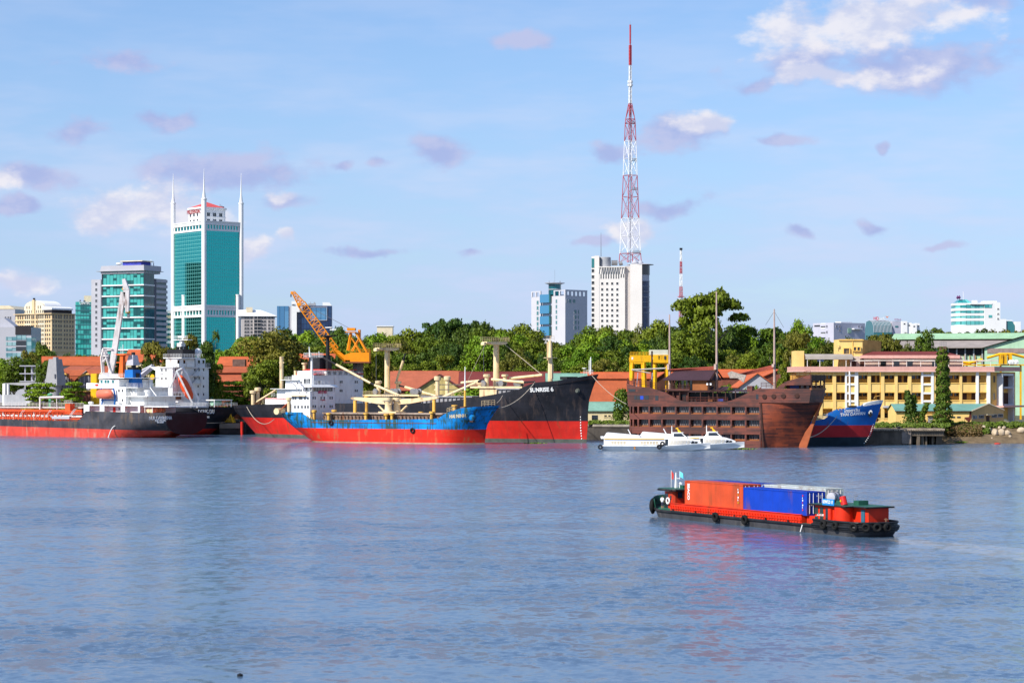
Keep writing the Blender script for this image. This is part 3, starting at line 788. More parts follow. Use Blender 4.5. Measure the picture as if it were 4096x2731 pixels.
# --- red and white lattice television mast
MRED = paint('mast_red', (.42, .05, .065), .5, .1); MWHITE = paint('mast_white', (.78, .78, .78), .5, .05)
def lattice(root, cx, cy, levels, leg, brace, col_of, split=2, names=('mast_section',)):
 """levels: [(z, half width)], one object for each section between levels"""
 for k in range(len(levels) - 1):
  (z0, h0), (z1, h1) = levels[k], levels[k + 1]
  b = MB()
  cs = [(-1, -1), (1, -1), (1, 1), (-1, 1)]
  for i in range(4):
   a = cs[i]; c = cs[(i + 1) % 4]
   b.tube((cx + a[0]*h0, cy + a[1]*h0, z0), (cx + a[0]*h1, cy + a[1]*h1, z1), leg, n=5)
   for j in range(split):
    t0, t1 = j / split, (j + 1) / split
    H0, H1 = h0 + (h1 - h0) * t0, h0 + (h1 - h0) * t1; Z0, Z1 = z0 + (z1 - z0) * t0, z0 + (z1 - z0) * t1
    b.tube((cx + a[0]*H0, cy + a[1]*H0, Z0), (cx + c[0]*H1, cy + c[1]*H1, Z1), brace, n=4, cap=False)
    b.tube((cx + c[0]*H0, cy + c[1]*H0, Z0), (cx + a[0]*H1, cy + a[1]*H1, Z1), brace, n=4, cap=False)
    b.tube((cx + a[0]*H1, cy + a[1]*H1, Z1), (cx + c[0]*H1, cy + c[1]*H1, Z1), brace, n=4, cap=False)
  b.build('mast_section', col_of(k), root)
def tv_mast():
 D = 1318.0; F = Frame(2521, D, 30, 0)
 rt = F.root('television_mast', 'tall red and white lattice television mast above the white block', 'mast')
 z = lambda py: ZW(py, D); s = D / FOC
 # pixel half-widths of the rotated square: divide by 1.366
 L = [(1052, 44), (1014, 41), (945, 37.5), (874, 34.5), (788, 31), (702, 27.5), (635, 25.5), (565, 22.5), (495, 20), (477, 18), (415, 6.5)]
 C = [MRED, MWHITE, MWHITE, MRED, MRED, MWHITE, MWHITE, MRED, MRED, MRED]
 lattice(rt, 0, 0, [(z(p), w_ * s / 1.366) for p, w_ in L], .24, .13, lambda k: C[k], 1)
 lattice(rt, 0, 0, [(z(415), 6 * s / 1.366), (z(340), 5.2 * s / 1.366), (z(262), 4.5 * s / 1.366)], .2, .1, lambda k: MWHITE, 4)
 lattice(rt, 0, 0, [(z(262), 4.2 * s / 1.366), (z(182), 4.2 * s / 1.366)], .3, .2, lambda k: MRED, 6)
 MB().tube((0, 0, z(182)), (0, 0, z(175)), .35, n=8).tube((0, 0, z(175)), (0, 0, z(100)), .55, n=8).build('top_antenna', MRED, rt, True)
 MB().tube((0, 0, z(100)), (0, 0, z(85)), .06, n=4).build('lightning_rod', STEEL, rt)
 MB().tube((0, 0, z(1052)), (0, 0, z(262)), .22, n=6).build('feed_riser', paint('cable_grey', (.2, .2, .25), .6), rt)
 d = MB()
 for py in (323, 336):
  for k2 in range(4):
   a = k2 * math.pi / 2
   d.box(1.1 * math.cos(a) - .5, 1.1 * math.cos(a) + .5, 1.1 * math.sin(a) - .5, 1.1 * math.sin(a) + .5, z(py + 9), z(py))
 d.build('panel_antenna', MWHITE, rt)
 for py, w_ in ((497, 20), (645, 26), (760, 30), (1012, 42)):
  h = w_ * s / 1.366
  MB().rail([(-h * .2, -h, z(py)), (h, -h, z(py)), (h, h, z(py))], 1.4, .08, 1.6).box(-h * .2, h, -h, -h * .5, z(py) - .15, z(py)).build('platform', STEEL, rt)
tv_mast()
def small_mast():
 D = 1700.0; F = Frame(2724, D, 20, GZ)
 rt = F.root('radio_mast', 'slim far-off red and white radio mast above the trees', 'mast')
 z = lambda py: ZW(py, D) - GZ; s = D / FOC
 P = [1300, 1240, 1186, 1146, 1096, 1045, 1000]
 lattice(rt, 0, 0, [(z(p), (8.5 - (1300 - p) * .018) * s / 1.3) for p in P], .16, .09, lambda k: (MRED if k % 2 == 0 else MWHITE), 2)
 MB().box(-2.0, 2.0, -2.0, 2.0, z(1188), z(1185)).build('platform', MRED, rt)
 MB().box(-.9, .9, -.9, .9, z(1000), z(992)).build('antenna_box', BLACK_P, rt)
small_mast()

# --- far buildings on the right
def right_blocks():
 D = 1250.0; F = Frame(3335, D, 34, GZ)
 rt = F.root('grey_block', 'long grey block with white window strips above the trees', 'building')
 z = lambda py: ZW(py, D) - GZ
 w1, w2 = F.X(3460), F.Y(3252)
 LG = paint('lilac_grey_wall', (.46, .46, .54), .7, .05)
 block(rt, 0, w1, 0, w2, 0, z(1290), LG)
 for py in (1292, 1309, 1329): MB().box(-.15, .1, F.Y(3302), F.Y(3284), z(py + 4), z(py)).build('white_strip', TOWW, rt)
 for py in (1303, 1327, 1348): MB().box(-.2, .1, F.Y(3302), F.Y(3284), z(py + 4.5), z(py)).build('strip_window', GLASS_D, rt)
 MB().box(-.15, .1, F.Y(3280), F.Y(3258), z(1304), z(1298)).build('strip_window', GLASS_D, rt)
 wm = win_mesh(1.0, 1.2, LG, GLASS_D)
 wins(rt, 'L', [F.Y(3308)], [z(1304), z(1327)], wm); wins(rt, 'F', [F.X(p) for p in (3346, 3359, 3435, 3447)], [z(1305)], wm); wins(rt, 'F', [F.X(3359)], [z(1320)], wm)
 MB().box(F.X(3391), F.X(3404), -.3, .1, z(1331), z(1311)).build('green_panel', paint('mint_panel', (.35, .55, .42), .6), rt)
 MB().box(F.X(3378), F.X(3422), 3, 8, z(1290), z(1285)).box(F.X(3408), F.X(3442), -2, 0, z(1316), z(1312)).build('roof_plant', TOWW, rt)
 D = 1300.0; F = Frame(3495, D, 10, GZ)
 rt = F.root('bank_building', 'glass vault-roofed bank with red and white rooftop letters', 'building')
 z = lambda py: ZW(py, D) - GZ
 VG = glass('vault_glass', (.03, .14, .16, 1), rough=.15, spec=.5)
 x0, x1 = F.X(3496), F.X(3568)
 pr = [(0, z(1330)), (1, z(1303)), (3, z(1289)), (6, z(1282)), (9, z(1280)), (14, z(1284)), (18, z(1330)), (18, 0), (0, 0)]
 MB().poly(pr, 'x', x0, x1).build('vault', VG, rt, True)
 for i in range(14):
  u = x0 + (x1 - x0) * i / 13
  MB().path([(u, a - .1, b + .12) for a, b in pr[:5]], .16, 4).build('vault_rib', GREYW, rt)
 block(rt, x1 + 1, F.X(3608), 2, 16, 0, z(1283), LG, 'side_block')
 MB().box(F.X(3585), F.X(3597), 1.8, 2.1, z(1308), z(1302)).build('window', GLASS_T, rt)
 RS = paint('sign_red', (.62, .02, .05), .5, .05)
 text('sign', 'HD', 2.7, RS, rt, (F.X(3505), 5, z(1273)), depth=.1, align='LEFT', bold=.05, wid=.92)
 text('sign', 'Bank', 2.5, TOWW, rt, (F.X(3521), 5, z(1273)), depth=.1, align='LEFT', bold=.04, wid=.95)
 MB().poly([(F.X(3553), z(1262)), (F.X(3560), z(1271)), (F.X(3568), z(1262)), (F.X(3561), z(1265))], 'y', 4.9, 5.1).build('logo', paint('sign_orange', (.75, .22, .08), .5), rt)
 text('sign', 'HDBank', 1.3, paint('sign_maroon', (.3, .02, .15), .5), rt, (F.X(3595), 1.6, z(1277)), depth=.08)
 D = 1500.0; F = Frame(3609, D, 3, GZ)
 rt = F.root('white_terrace', 'row of low white rooftops beyond the bank', 'building')
 z = lambda py: ZW(py, D) - GZ
 for (a, b, t, y_) in ((3609, 3630, 1284, 0), (3630, 3648, 1290, 1), (3648, 3668, 1294, 0), (3668, 3682, 1292, 2)):
  block(rt, F.X(a), F.X(b) - .1, y_, 14, 0, z(t), TOWW); MB().box(F.X(a) + 1, F.X(a) + 2.2, y_ - .1, y_ + .1, z(t + 14), z(t + 9)).build('window', GLASS_D, rt)
 D = 1150.0; F = Frame(3826, D, 3, GZ)
 rt = F.root('white_office', 'white office with rounded teal window bands at the far shore', 'building')
 z = lambda py: ZW(py, D) - GZ; X = F.X
 MINT = glass('mint_band_glass', (.03, .26, .27, 1), rough=.12, spec=.5, cell=(2.4, 9.0), c2=(.12, .46, .44, 1))
 rr = 5.0
 def rounded(xa, xb, r_): return [(xb, 12), (xa, 12), (xa, r_)] + [(xa + r_ - r_ * math.cos(t), r_ - r_ * math.sin(t)) for t in [math.pi / 2 * i / 6 for i in range(7)]] + [(xb, 0)]
 for pa, pb in ((1218, 1233), (1241.5, 1253), (1262, 1273), (1283, 1300)):
  MB().poly(rounded(.3, X(3936), rr), 'z', z(pb), z(pa)).build('window_band', MINT, rt, True)
 for pa, pb in ((1212, 1220), (1232, 1242), (1252, 1263), (1272, 1284), (1299, 1400)):
  MB().poly(rounded(0, X(3937), rr), 'z', max(0, z(pb)), z(pa)).build('white_band', TOWW, rt, True)
 block(rt, X(3936), X(4000), -.6, 14, 0, z(1209), TOWW)
 MB().box(X(3880), X(3967), -.9, 10, z(1217), z(1213)).build('canopy', TOWW, rt)
 MB().box(X(3936), X(3966), -.75, -.5, z(1231), z(1218)).build('loggia', MINT, rt)
 MB().box(X(3953), X(3967), -.75, -.5, z(1270), z(1260)).build('window', MINT, rt)
 wins(rt, 'F', [X(3991)], [z(1235), z(1255), z(1274.5)], win_mesh(.9, .8, TOWW, GLASS_D), off=-.6)
 MB().hexa([(X(3832), 2), (X(3892), 2), (X(3892), 11), (X(3832), 11)], [(X(3846), 4), (X(3876), 4), (X(3876), 9), (X(3846), 9)], z(1212), z(1197)).build('glass_lantern', MINT, rt)
 MB().tube((X(3865), 6, z(1197)), (X(3865), 6, z(1165)), .12).build('aerial', TOWW, rt)
 MB().lathe([(.1, z(1196)), (.8, z(1190)), (.1, z(1181))], X(3836), 3, 8).lathe([(.1, z(1196)), (.9, z(1189)), (.1, z(1180))], X(3843), 3, 8).build('roof_emblem', paint('plum', (.12, .03, .12), .6), rt)
 MB().box(X(3898), X(3915), 3, 6, z(1212), z(1200)).box(X(3940), X(3992), 2, 8, z(1209), z(1203)).build('roof_plant', TOWW, rt)
 D = 1400.0; F = Frame(4010, D, 3, GZ)
 rt = F.root('teal_shed', 'low white and teal rooftops at the far frame edge', 'building')
 z = lambda py: ZW(py, D) - GZ
 block(rt, F.X(4001), F.X(4025), 0, 12, 0, z(1276), TOWW)
 MB().poly([(F.X(4012), 0), (F.X(4012), z(1292)), (F.X(4020), z(1283)), (F.X(4050), z(1284)), (F.X(4060), z(1300)), (F.X(4060), 0)], 'y', 1, 14).build('vault', GLASS_T, rt)
 block(rt, F.X(4062), F.X(4083), 0, 12, 0, z(1286), TOWW, 'side_wall'); MB().box(F.X(4040), F.X(4056), 4, 9, z(1290), z(1279)).build('roof_house', TOWW, rt)
right_blocks()
# ------------------------------------------------------------------ sheds, houses, yard cranes on the quay
def tile_mat(name, c, wave=1.2):
 m, n, b, o = newmat(name)
 g = n.n('ShaderNodeNewGeometry'); P = g.outputs['Position']
 f = n.rng(n.noise(P, .25, 6.0, .65), .3, .7); f2 = n.rng(n.noise(P, 1.6, 3.0, .6), .35, .65)
 d = tuple(x * .62 for x in c[:3]) + (1,)
 n.l(n.mix(f2, n.mix(f, d, tuple(c[:3]) + (1,)), tuple(x * .8 for x in c[:3]) + (1,)), b.inputs['Base Color'])
 b.inputs['Roughness'].default_value = .85
 wv_ = n.n('ShaderNodeTexWave', wave_type='BANDS', bands_direction='X'); n.l(P, wv_.inputs['Vector']); wv_.inputs['Scale'].default_value = wave
 bp = n.n('ShaderNodeBump'); bp.inputs['Strength'].default_value = .5; bp.inputs['Distance'].default_value = .12
 n.l(wv_.outputs['Fac'], bp.inputs['Height']); n.l(bp.outputs[0], b.inputs['Normal'])
 return m
TILE_O = tile_mat('orange_tiles', (.62, .13, .035)); TILE_R = tile_mat('old_red_tiles', (.34, .065, .035)); TILE_D = tile_mat('dark_red_tin', (.20, .03, .025))
TILE_B = tile_mat('brown_orange_tiles', (.48, .11, .04))
GREEN_T = tile_mat('green_tin', (.22, .42, .33)); MINT_T = tile_mat('mint_tin', (.38, .62, .38))
YEL = paint('yellow_stucco', (.80, .50, .13), .8, .10, .3, dirt=.2); YEL_L = paint('light_yellow_stucco', (.80, .56, .20), .8, .06, .3, dirt=.12)
CRM = paint('cream_stucco', (.72, .60, .36), .8, .1, .4, dirt=.25)
PINK = paint('pink_fascia', (.66, .36, .30), .7, .08, .3, dirt=.2)
BRICK = paint('brick_dark', (.20, .07, .045), .85, .25, .8)
DKWOOD = paint('door_brown', (.07, .03, .02), .6, .2)
def shed(name, label, p0, p1, D, ye, yr, depth, wall, roof, a=0.0, hip=0.0, over=.6, group=None, openings=None, vents=0):
 """long shed: wall front, pitched roof with its ridge along the front; ye / yr are the eave and ridge rows"""
 F = Frame(p0, D, a, GZ); rt = F.root(name, label, 'shed', group)
 L = F.X(p1); ze = F.Z(ye, p0) - GZ
 zr = F.Z(yr, p0, depth / 2) - GZ
 block(rt, 0, L, 0, depth, 0, ze, wall)
 b = MB(); o = over
 dz = (zr - ze) * o / (depth / 2)
 h = hip
 v = [(-o, -o, ze - dz), (L + o, -o, ze - dz), (L + o, depth + o, ze - dz), (-o, depth + o, ze - dz), (-o + h, depth / 2, zr), (L + o - h, depth / 2, zr)]
 t = .22
 v2 = [(x, y, z + t) for x, y, z in v]
 b.add(v + v2, [(6, 7, 11, 10), (8, 9, 10, 11), (7, 8, 11), (9, 6, 10), (0, 1, 7, 6), (1, 2, 8, 7), (2, 3, 9, 8), (3, 0, 6, 9), (0, 3, 4), (1, 5, 2), (0, 4, 5, 1), (3, 2, 5, 4)])
 b.build('roof', roof, rt)
 MB().tube((-o + h, depth / 2, zr + t), (L + o - h, depth / 2, zr + t), .2, n=6).build('ridge_cap', roof, rt)
 if not hip:
  g = MB()
  for x0 in (0.02, L - .22): g.poly([(0, ze - .1), (depth, ze - .1), (depth / 2, zr - .05)], 'x', x0, x0 + .2)
  g.build('gable', wall, rt)
 for (a_, b_, c_, d_, mt) in (openings or []):
  MB().box(F.X(a_), F.X(b_), -.08, .1, F.Z(d_, a_) - GZ, F.Z(c_, a_) - GZ).build('opening', mt, rt)
  MB().box(F.X(a_) - .15, F.X(b_) + .15, -.2, .1, F.Z(d_, a_) - GZ - .18, F.Z(d_, a_) - GZ).build('sill', wall, rt)
 for i in range(vents):
  x = L * (i + .5) / vents
  MB().box(x - .5, x + .5, depth / 2 - .5, depth / 2 + .5, zr, zr + .8).build('ridge_vent', roof, rt)
 return rt, F
def gable_house(name, label, p0, p1, D, ye, yap, depth, wall, roof, cat='shed', vent=None, z0=GZ):
 """gable end towards the river"""
 F = Frame(p0, D, 0, z0); rt = F.root(name, label, cat)
 L = F.X(p1); ze = F.Z(ye, p0) - z0; za = F.Z(yap, p0) - z0
 MB().poly([(0, 0), (L, 0), (L, ze), (L / 2, za), (0, ze)], 'y', 0, depth).build('wall', wall, rt)
 k = .7; sl = (za - ze) / (L / 2)
 for s_ in (-1, 1):
  xa, xb = (-k, L / 2) if s_ < 0 else (L / 2, L + k)
  za_, zb_ = (ze - sl * k, za) if s_ < 0 else (za, ze - sl * k)
  MB().poly([(xa, za_ + .02), (xb, zb_ + .02), (xb, zb_ + .3), (xa, za_ + .3)], 'y', -.7, depth + .5).build('roof', roof, rt)
 if vent: MB().lathe([(vent, -.15), (vent, .1)], 0, 0, 12).build('vent', BRICK, rt).matrix_local = Matrix.Translation((L / 2, 0, (ze * .45 + za * .55))) @ Matrix.Rotation(R(90), 4, 'X')
 return rt, F

# left-hand sheds
rt_, F_ = shed('tiled_shed', 'orange-roofed shed with grey rounded gable behind the grey ship crane', 175, 400, 800, 1460, 1429, 16, paint('grey_gable', (.42, .37, .36), .8, .1), TILE_O, a=14)
MB().lathe([(1.5, -.2), (1.5, .2)], 0, 0, 14).build('round_vent', BRICK, rt_).matrix_local = Matrix.Translation((F_.X(400) + .2, 8, F_.Z(1447, 380) - GZ)) @ Matrix.Rotation(R(90), 4, 'Y')
def market_hall():
 D = 735.0; F = Frame(232, D, 0, GZ)
 rt = F.root('brick_hall', 'brick hall with brown tiled double gables and yellow arched windows', 'shed')
 X = lambda p: F.X(p); z = lambda py: ZW(py, D) - GZ
 block(rt, 0, X(470), 2, 30, 0, z(1500), BRICK)
 for (pa, pb, pm) in ((240, 292, 253), (310, 400, 352)):
  MB().poly([(X(pa - 8), 0), (X(pb + 2), 0), (X(pb + 2), z(1530)), (X(pm), z(1478)), (X(pa - 8), z(1512))], 'y', 1.4, 2.2).build('gable', BRICK, rt)
  w_ = [(X(pm) + (X(pb - 6) - X(pm)) * math.cos(math.pi * i / 10), z(1516) + (z(1497) - z(1516)) * math.sin(math.pi * i / 10)) for i in range(11)]
  w_ = [(min(max(x, X(pa)), X(pb)), zz) for x, zz in w_]
  MB().poly([(X(pb - 8), z(1560))] + w_ + [(w_[-1][0], z(1560))], 'y', 1.15, 1.5).build('arched_window', paint('grey_glazing', (.16, .15, .17), .35, .2), rt)
  for k2 in range(5):
   u = w_[-1][0] + (X(pb - 8) - w_[-1][0]) * (k2 + .5) / 5
   MB().box(u - .12, u + .12, 1.0, 1.2, z(1560), z(1512 if k2 in (0, 4) else 1502)).build('glazing_bar', GREYW, rt)
  ar = [(x, .9, zz + .1) for x, zz in w_]
  MB().path(ar, .4, 6).build('arch_trim', YEL, rt)
 # big roof planes between the gables
 for (pa, pb, t0, t1) in ((248, 345, 1478, 1503), (340, 440, 1478, 1503)):
  b = MB(); b.add([(X(pa), 1.0, z(t0)), (X(pb), 1.0, z(t0)), (X(pb - 22), -1.2, z(t1)), (X(pa + 26), -1.2, z(t1))], [(0, 1, 2, 3)])
  b.add([(X(pa), 14.0, z(1462)), (X(pb), 14, z(1462)), (X(pb), 1.0, z(t0) + .02), (X(pa), 1.0, z(t0) + .02)], [(0, 1, 2, 3)]); b.build('roof', TILE_B, rt)
 b = MB(); b.add([(X(270), -1.3, z(1505)), (X(318), -1.3, z(1505)), (X(294), -1.6, z(1530))], [(0, 1, 2)]); b.build('roof_valley', TILE_B, rt)
 MB().box(X(236), X(430), .6, 2.2, z(1566), z(1561)).build('beam', YEL, rt)
 for p in (240, 300, 366, 428): MB().box(X(p), X(p) + .5, .8, 1.4, 0, z(1562)).build('post', YEL, rt)
market_hall()
shed('cream_shed', 'cream-walled shed with bright orange roof behind the orange ship mast', 500, 668, 790, 1446, 1402, 20, CRM, TILE_O)
shed('tiled_shed', 'orange-roofed shed with cream wall between the white ship and the trees', 872, 1062, 770, 1462, 1430, 18, CRM, TILE_O)
shed('tiled_shed', 'brown-orange roof low in front of the cream-walled orange shed', 860, 1000, 735, 1489, 1470, 12, BRICK, TILE_B)
shed('tiled_shed', 'lowest mottled orange roof right of the white ship', 862, 1022, 720, 1541, 1503, 16, BRICK, TILE_B)
shed('tiled_shed', 'orange roof half hidden behind the blue-hulled ship mast', 1150, 1330, 780, 1452, 1418, 16, CRM, TILE_O)
block(tag(Frame(930, 745, 0, GZ).root('brick_chimney', 'square soot-stained brick stack on the orange roofs', 'chimney')), 0, 4.4, 0, 4, 0, ZW(1437, 745) - GZ, paint('soot_brick', (.16, .10, .08), .9, .3, .6), 'stack')

shed('long_shed', 'long faded salmon roof with dark streaks behind the cargo masts', 1545, 1960, 730, 1560, 1487, 34, BRICK, tile_mat('salmon_tiles', (.50, .13, .06)))
shed('long_shed', 'dark red tin roof shed behind the black ship', 1840, 2240, 712, 1545, 1490, 22, TILE_D, TILE_D)
rt_, F_ = gable_house('stucco_house', 'stained yellow stucco gable with brown roof behind the cargo derricks', 1655, 1860, 688, 1566, 1499, 16, paint('stained_yellow', (.55, .43, .17), .85, .35, .25, dirt=.5), TILE_D, 'house')
shed('green_roof_shed', 'pale green tin roof showing behind the black bow', 2190, 2345, 690, 1535, 1497, 14, CRM, GREEN_T)
shed('long_shed', 'bright orange long roof behind the black bow', 2330, 2700, 720, 1513, 1492, 12, BRICK, TILE_O)
shed('big_roof_shed', 'large rust-orange sloping roof between black bow and wooden ship', 2325, 2560, 672, 1610, 1526, 30, BRICK, tile_mat('rust_orange_tiles', (.50, .11, .03)))
shed('cream_house', 'low cream quay house with green tin roof and two windows', 2335, 2528, 650, 1640, 1611, 8, CRM, GREEN_T,
     openings=[(2367, 2391, 1660, 1682, GLASS_D), (2464, 2486, 1661, 1681, GLASS_D), (2417, 2427, 1660, 1666, GLASS_D), (2433, 2442, 1660, 1666, GLASS_D)])
gable_house('gable_shed', 'grey gable shed with orange roof right of the wooden pavilion', 2960, 3100, 690, 1545, 1494, 24, GREYW, TILE_O)
shed('tiled_shed', 'orange roof behind the grey gable and the wooden ship mast', 2880, 3120, 730, 1508, 1481, 14, BRICK, TILE_O)
gable_house('gable_shed', 'orange gable roof near the leaning trees by the wooden bow', 3040, 3190, 715, 1512, 1480, 18, BRICK, TILE_O)
gable_house('gable_shed', 'small brown gable behind the wooden pavilion roof', 2628, 2690, 705, 1512, 1490, 18, DKWOOD, TILE_O)

# steel parking deck at the far left
def deck_frame():
 D = 760.0; F = Frame(75, D, 0, GZ); rt = F.root('steel_deck', 'open grey steel parking deck among trees left of the grey crane', 'structure frame')
 z = lambda py: ZW(py, D) - GZ
 for py in (1461, 1492, 1523): MB().box(F.X(78), F.X(202), 0, 14, z(py + 4), z(py)).build('slab', GREYW, rt)
 for p in (96, 122, 137, 164, 178):
  for y_ in (.8, 13): MB().box(F.X(p), F.X(p) + .35, y_, y_ + .35, 0, z(1463)).build('column', GREYW, rt)
deck_frame()

# ---------------- long yellow building
def yellow_building():
 D = 640.0; F = Frame(3185, D, 0, GZ)
 rt = F.root('yellow_building', 'long yellow three-storey building with open galleries and pink roof band', 'building')
 X = lambda p, y=0.0: F.X(p, y); z = lambda py: ZW(py, D) - GZ
 xl, xr = 0, X(3962); dep = 2.4
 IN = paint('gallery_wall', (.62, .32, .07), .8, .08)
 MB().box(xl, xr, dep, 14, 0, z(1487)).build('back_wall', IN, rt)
 for py in (1533, 1602, 1688): MB().box(xl, xr, .1, dep, z(py) - .3, z(py)).build('gallery_floor', CRM, rt)
 # spandrels with their ledges
 for (t, b_) in ((1487, 1501), (1530, 1570), (1599, 1634)):
  MB().box(xl, xr, 0, .3, z(b_), z(t)).build('spandrel', YEL_L, rt)
  if t > 1500:
   MB().box(xl, xr, -.18, .0, z(t + 4), z(t)).build('ledge', YEL, rt)
   MB().box(xl, xr, -.10, .0, z(b_), z(b_ - 5)).build('lintel', YEL, rt)
 piers = [(3224, 3236), (3277, 3290), (3330, 3344), (3470, 3483), (3524, 3537), (3578, 3590), (3631, 3645), (3786, 3793), (3838, 3848), (3737, 3742)]
 for a, b_ in piers: MB().box(X(a), X(b_), -.3, .32, 0, z(1487)).build('pier', YEL_L, rt)
 for a, b_ in ((3380, 3387), (3418, 3432), (3684, 3692), (3724, 3734), (3903, 3914), (3946, 3960)): MB().box(X(a), X(b_), -.45, .34, 0, z(1487)).build('white_pier', TOWW, rt)
 for a, b_ in ((3387, 3418), (3692, 3724)):
  for t in (1497, 1533, 1568, 1600): MB().box(X(a), X(b_), -.4, .2, z(t + 8), z(t)).build('stair_beam', TOWW, rt)
 bays = [(3236, 3277), (3290, 3330), (3344, 3380), (3432, 3470), (3483, 3524), (3537, 3578), (3590, 3631), (3645, 3684), (3742, 3786), (3793, 3838), (3848, 3903), (3914, 3946)]
 dm = shared('gdoor', lambda: MB().box(-.75, .75, -.08, .05, 0, 2.3).mesh('door', DKWOOD)); wm = win_mesh(1.0, 1.1, DKWOOD, GLASS_D, .12, .08)
 for i, (a, b_) in enumerate(bays):
  for fl in (1533, 1602, 1688):
   zz = z(fl); xa, xb = X(a, dep), X(b_, dep); w_ = xb - xa
   if i % 2 == 0:
    piece('door', dm, rt, (xa + w_ * .16, dep, zz)); piece('door', dm, rt, (xa + w_ * .86, dep, zz))
   else:
    piece('window', wm, rt, (xa + w_ * .2, dep, zz + 2.0)); piece('window', wm, rt, (xa + w_ * .72, dep, zz + 2.0))
 MB().box(xl - .8, xr + .9, -1.2, 15, z(1484), z(1466)).build('roof_band', PINK, rt)
 MB().box(xl - .9, xr + 1.0, -1.35, 15, z(1487), z(1484)).build('roof_lip', paint('pale_pink', (.72, .50, .44), .7), rt)
 # roof terrace storey, set back
 zt = z(1466)
 TW = paint('terrace_wall', (.58, .46, .38), .8, .1, .4, dirt=.2)
 MB().box(X(3400, 4), X(3850, 4), 4, 14, zt, zt + 3.2).build('terrace_wall', TW, rt)
 for p in (3522, 3575, 3628, 3728): MB().box(X(p, 4), X(p + 22, 4), 3.9, 4.1, zt, zt + 2.2).build('terrace_door', GLASS_D, rt)
 for p in (3408, 3440): MB().box(X(p, 4), X(p + 16, 4), 3.9, 4.1, zt, zt + 2.4).build('terrace_door', DKWOOD, rt)
 MB().box(X(3445, 3), X(3840, 3), 3, 15, z(1432), z(1420)).build('terrace_fascia', PINK, rt)
 b = MB(); x0, x1 = X(3448, 3), X(3838, 3); b.hexa([(x0, 3.2), (x1, 3.2), (x1, 15), (x0, 15)], [(x0 + 4, 7), (x1 - 4, 7), (x1 - 4, 11), (x0 + 4, 11)], z(1420), z(1404)); b.build('tin_roof', TILE_D, rt)
 aw = MB()
 for p in range(3408, 3985, 28):
  aw.box(X(p), X(p + 27.5), .6, 3.0, z(1443) - random.random() * .15, z(1440) + random.random() * .1)
 tag(aw.build('awning_strip', paint('pale_awning', (.66, .60, .52), .7, .12), rt), kind='stuff')
 for p in list(range(3405, 3990, 56)): MB().tube((X(p), .8, zt), (X(p), .8, z(1442)), .07, n=5).build('awning_post', WHITE_P, rt)
 # vaulted grey awning on the left terrace
 pr = [(0, z(1437)), (.3, z(1424)), (1.6, z(1417)), (3.4, z(1415)), (5.6, z(1419)), (6.6, z(1437))]
 vb = MB()
 for i in range(5):
  (a0, b0), (a1, b1) = pr[i], pr[i + 1]
  vb.add([(X(3222), a0, b0), (X(3412), a0, b0), (X(3412), a1, b1), (X(3222), a1, b1)], [(0, 1, 2, 3)])
 vb.build('vault_awning', paint('grey_awning', (.34, .30, .26), .8, .12), rt, True)
 for p in (3230, 3280, 3334, 3385): MB().tube((X(p), .3, zt), (X(p), .3, z(1436)), .1, n=6).build('awning_post', WHITE_P, rt)
 MB().box(X(3275), X(3300), 2, 3, z(1445), z(1438)).build('blue_panel', paint('blue_sign', (.1, .25, .6), .5), rt)
 # stair tower and water tank house
 MB().box(X(3357, 5), X(3450, 5), 5, 16, zt, z(1358) + .2).build('stair_tower', YEL_L, rt)
 sd = MB(); sd.add([(X(3450, 5), 5, zt), (X(3525, 16), 16, zt), (X(3525, 16), 16, z(1360)), (X(3450, 5), 5, z(1358) + .2)], [(0, 1, 2, 3)]); sd.build('tower_flank', paint('stained_flank', (.62, .36, .10), .85, .2, .3, dirt=.4), rt)  # yellow darkened for the shade on the turned flank, plus dirt streaks
 MB().box(X(3410, 5) - .1, X(3410, 5) + .1, 4.8, 5.02, zt, z(1358)).box(X(3357, 5) - .3, X(3450, 5) + .3, 4.6, 5.2, z(1360), z(1357)).build('tower_trim', YEL, rt)
 MB().box(X(3343, 5), X(3357, 5), 4.6, 6, z(1389), z(1379)).build('tower_canopy', YEL_L, rt)
 piece('window', win_mesh(1.6, 1.6, YEL, GLASS_D, .25, .5, 3), rt, (X(3385, 5), 4.95, z(1403)))
 for p in (3419, 3434): piece('window', win_mesh(.75, 1.0, YEL, GLASS_D, .2, .5, 0), rt, (X(p, 5), 4.95, z(1394)))
 MB().box(X(3187), X(3222), 3, 12, zt, z(1402)).build('tank_house', YEL_L, rt)
 # end wing turned away from the sun
 end = bpy.data.objects.new('end_wing', None); COL.objects.link(end); end.parent = rt; end.location = (xr + .3, 0, 0); end.rotation_euler = (0, 0, R(50))
 EL = 15.5
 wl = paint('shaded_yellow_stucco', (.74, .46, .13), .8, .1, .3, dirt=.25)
 MB().box(0, EL, 0, 6, 0, z(1487)).build('end_wall', wl, end)
 MB().box(-.5, EL + 1, -1.2, 6, z(1484), z(1466)).build('end_band', PINK, end)
 MB().box(3.4, 3.9, -1.9, .1, 0, z(1494)).box(10.6, 11.1, -1.9, .1, 0, z(1494)).box(3.4, 11.1, -1.9, .1, z(1502), z(1494)).build('balcony_frame', paint('white_balcony', (.62, .62, .62), .7), end)
 for py in (1546, 1616): MB().box(5, 10.6, -1.7, .05, z(py + 8), z(py)).build('balcony_slab', GREYW, end)
 for py in (1502, 1571): MB().box(5, 10.6, -.12, .05, z(py + 44), z(py)).build('balcony_opening', DKWOOD, end)
 ew = win_mesh(1.3, 2.0, wl, GLASS_D, .15, .1)
 for u in (1.6, 13.2):
  for py in (1516, 1585, 1655): piece('window', ew, end, (u, -.02, z(py)))
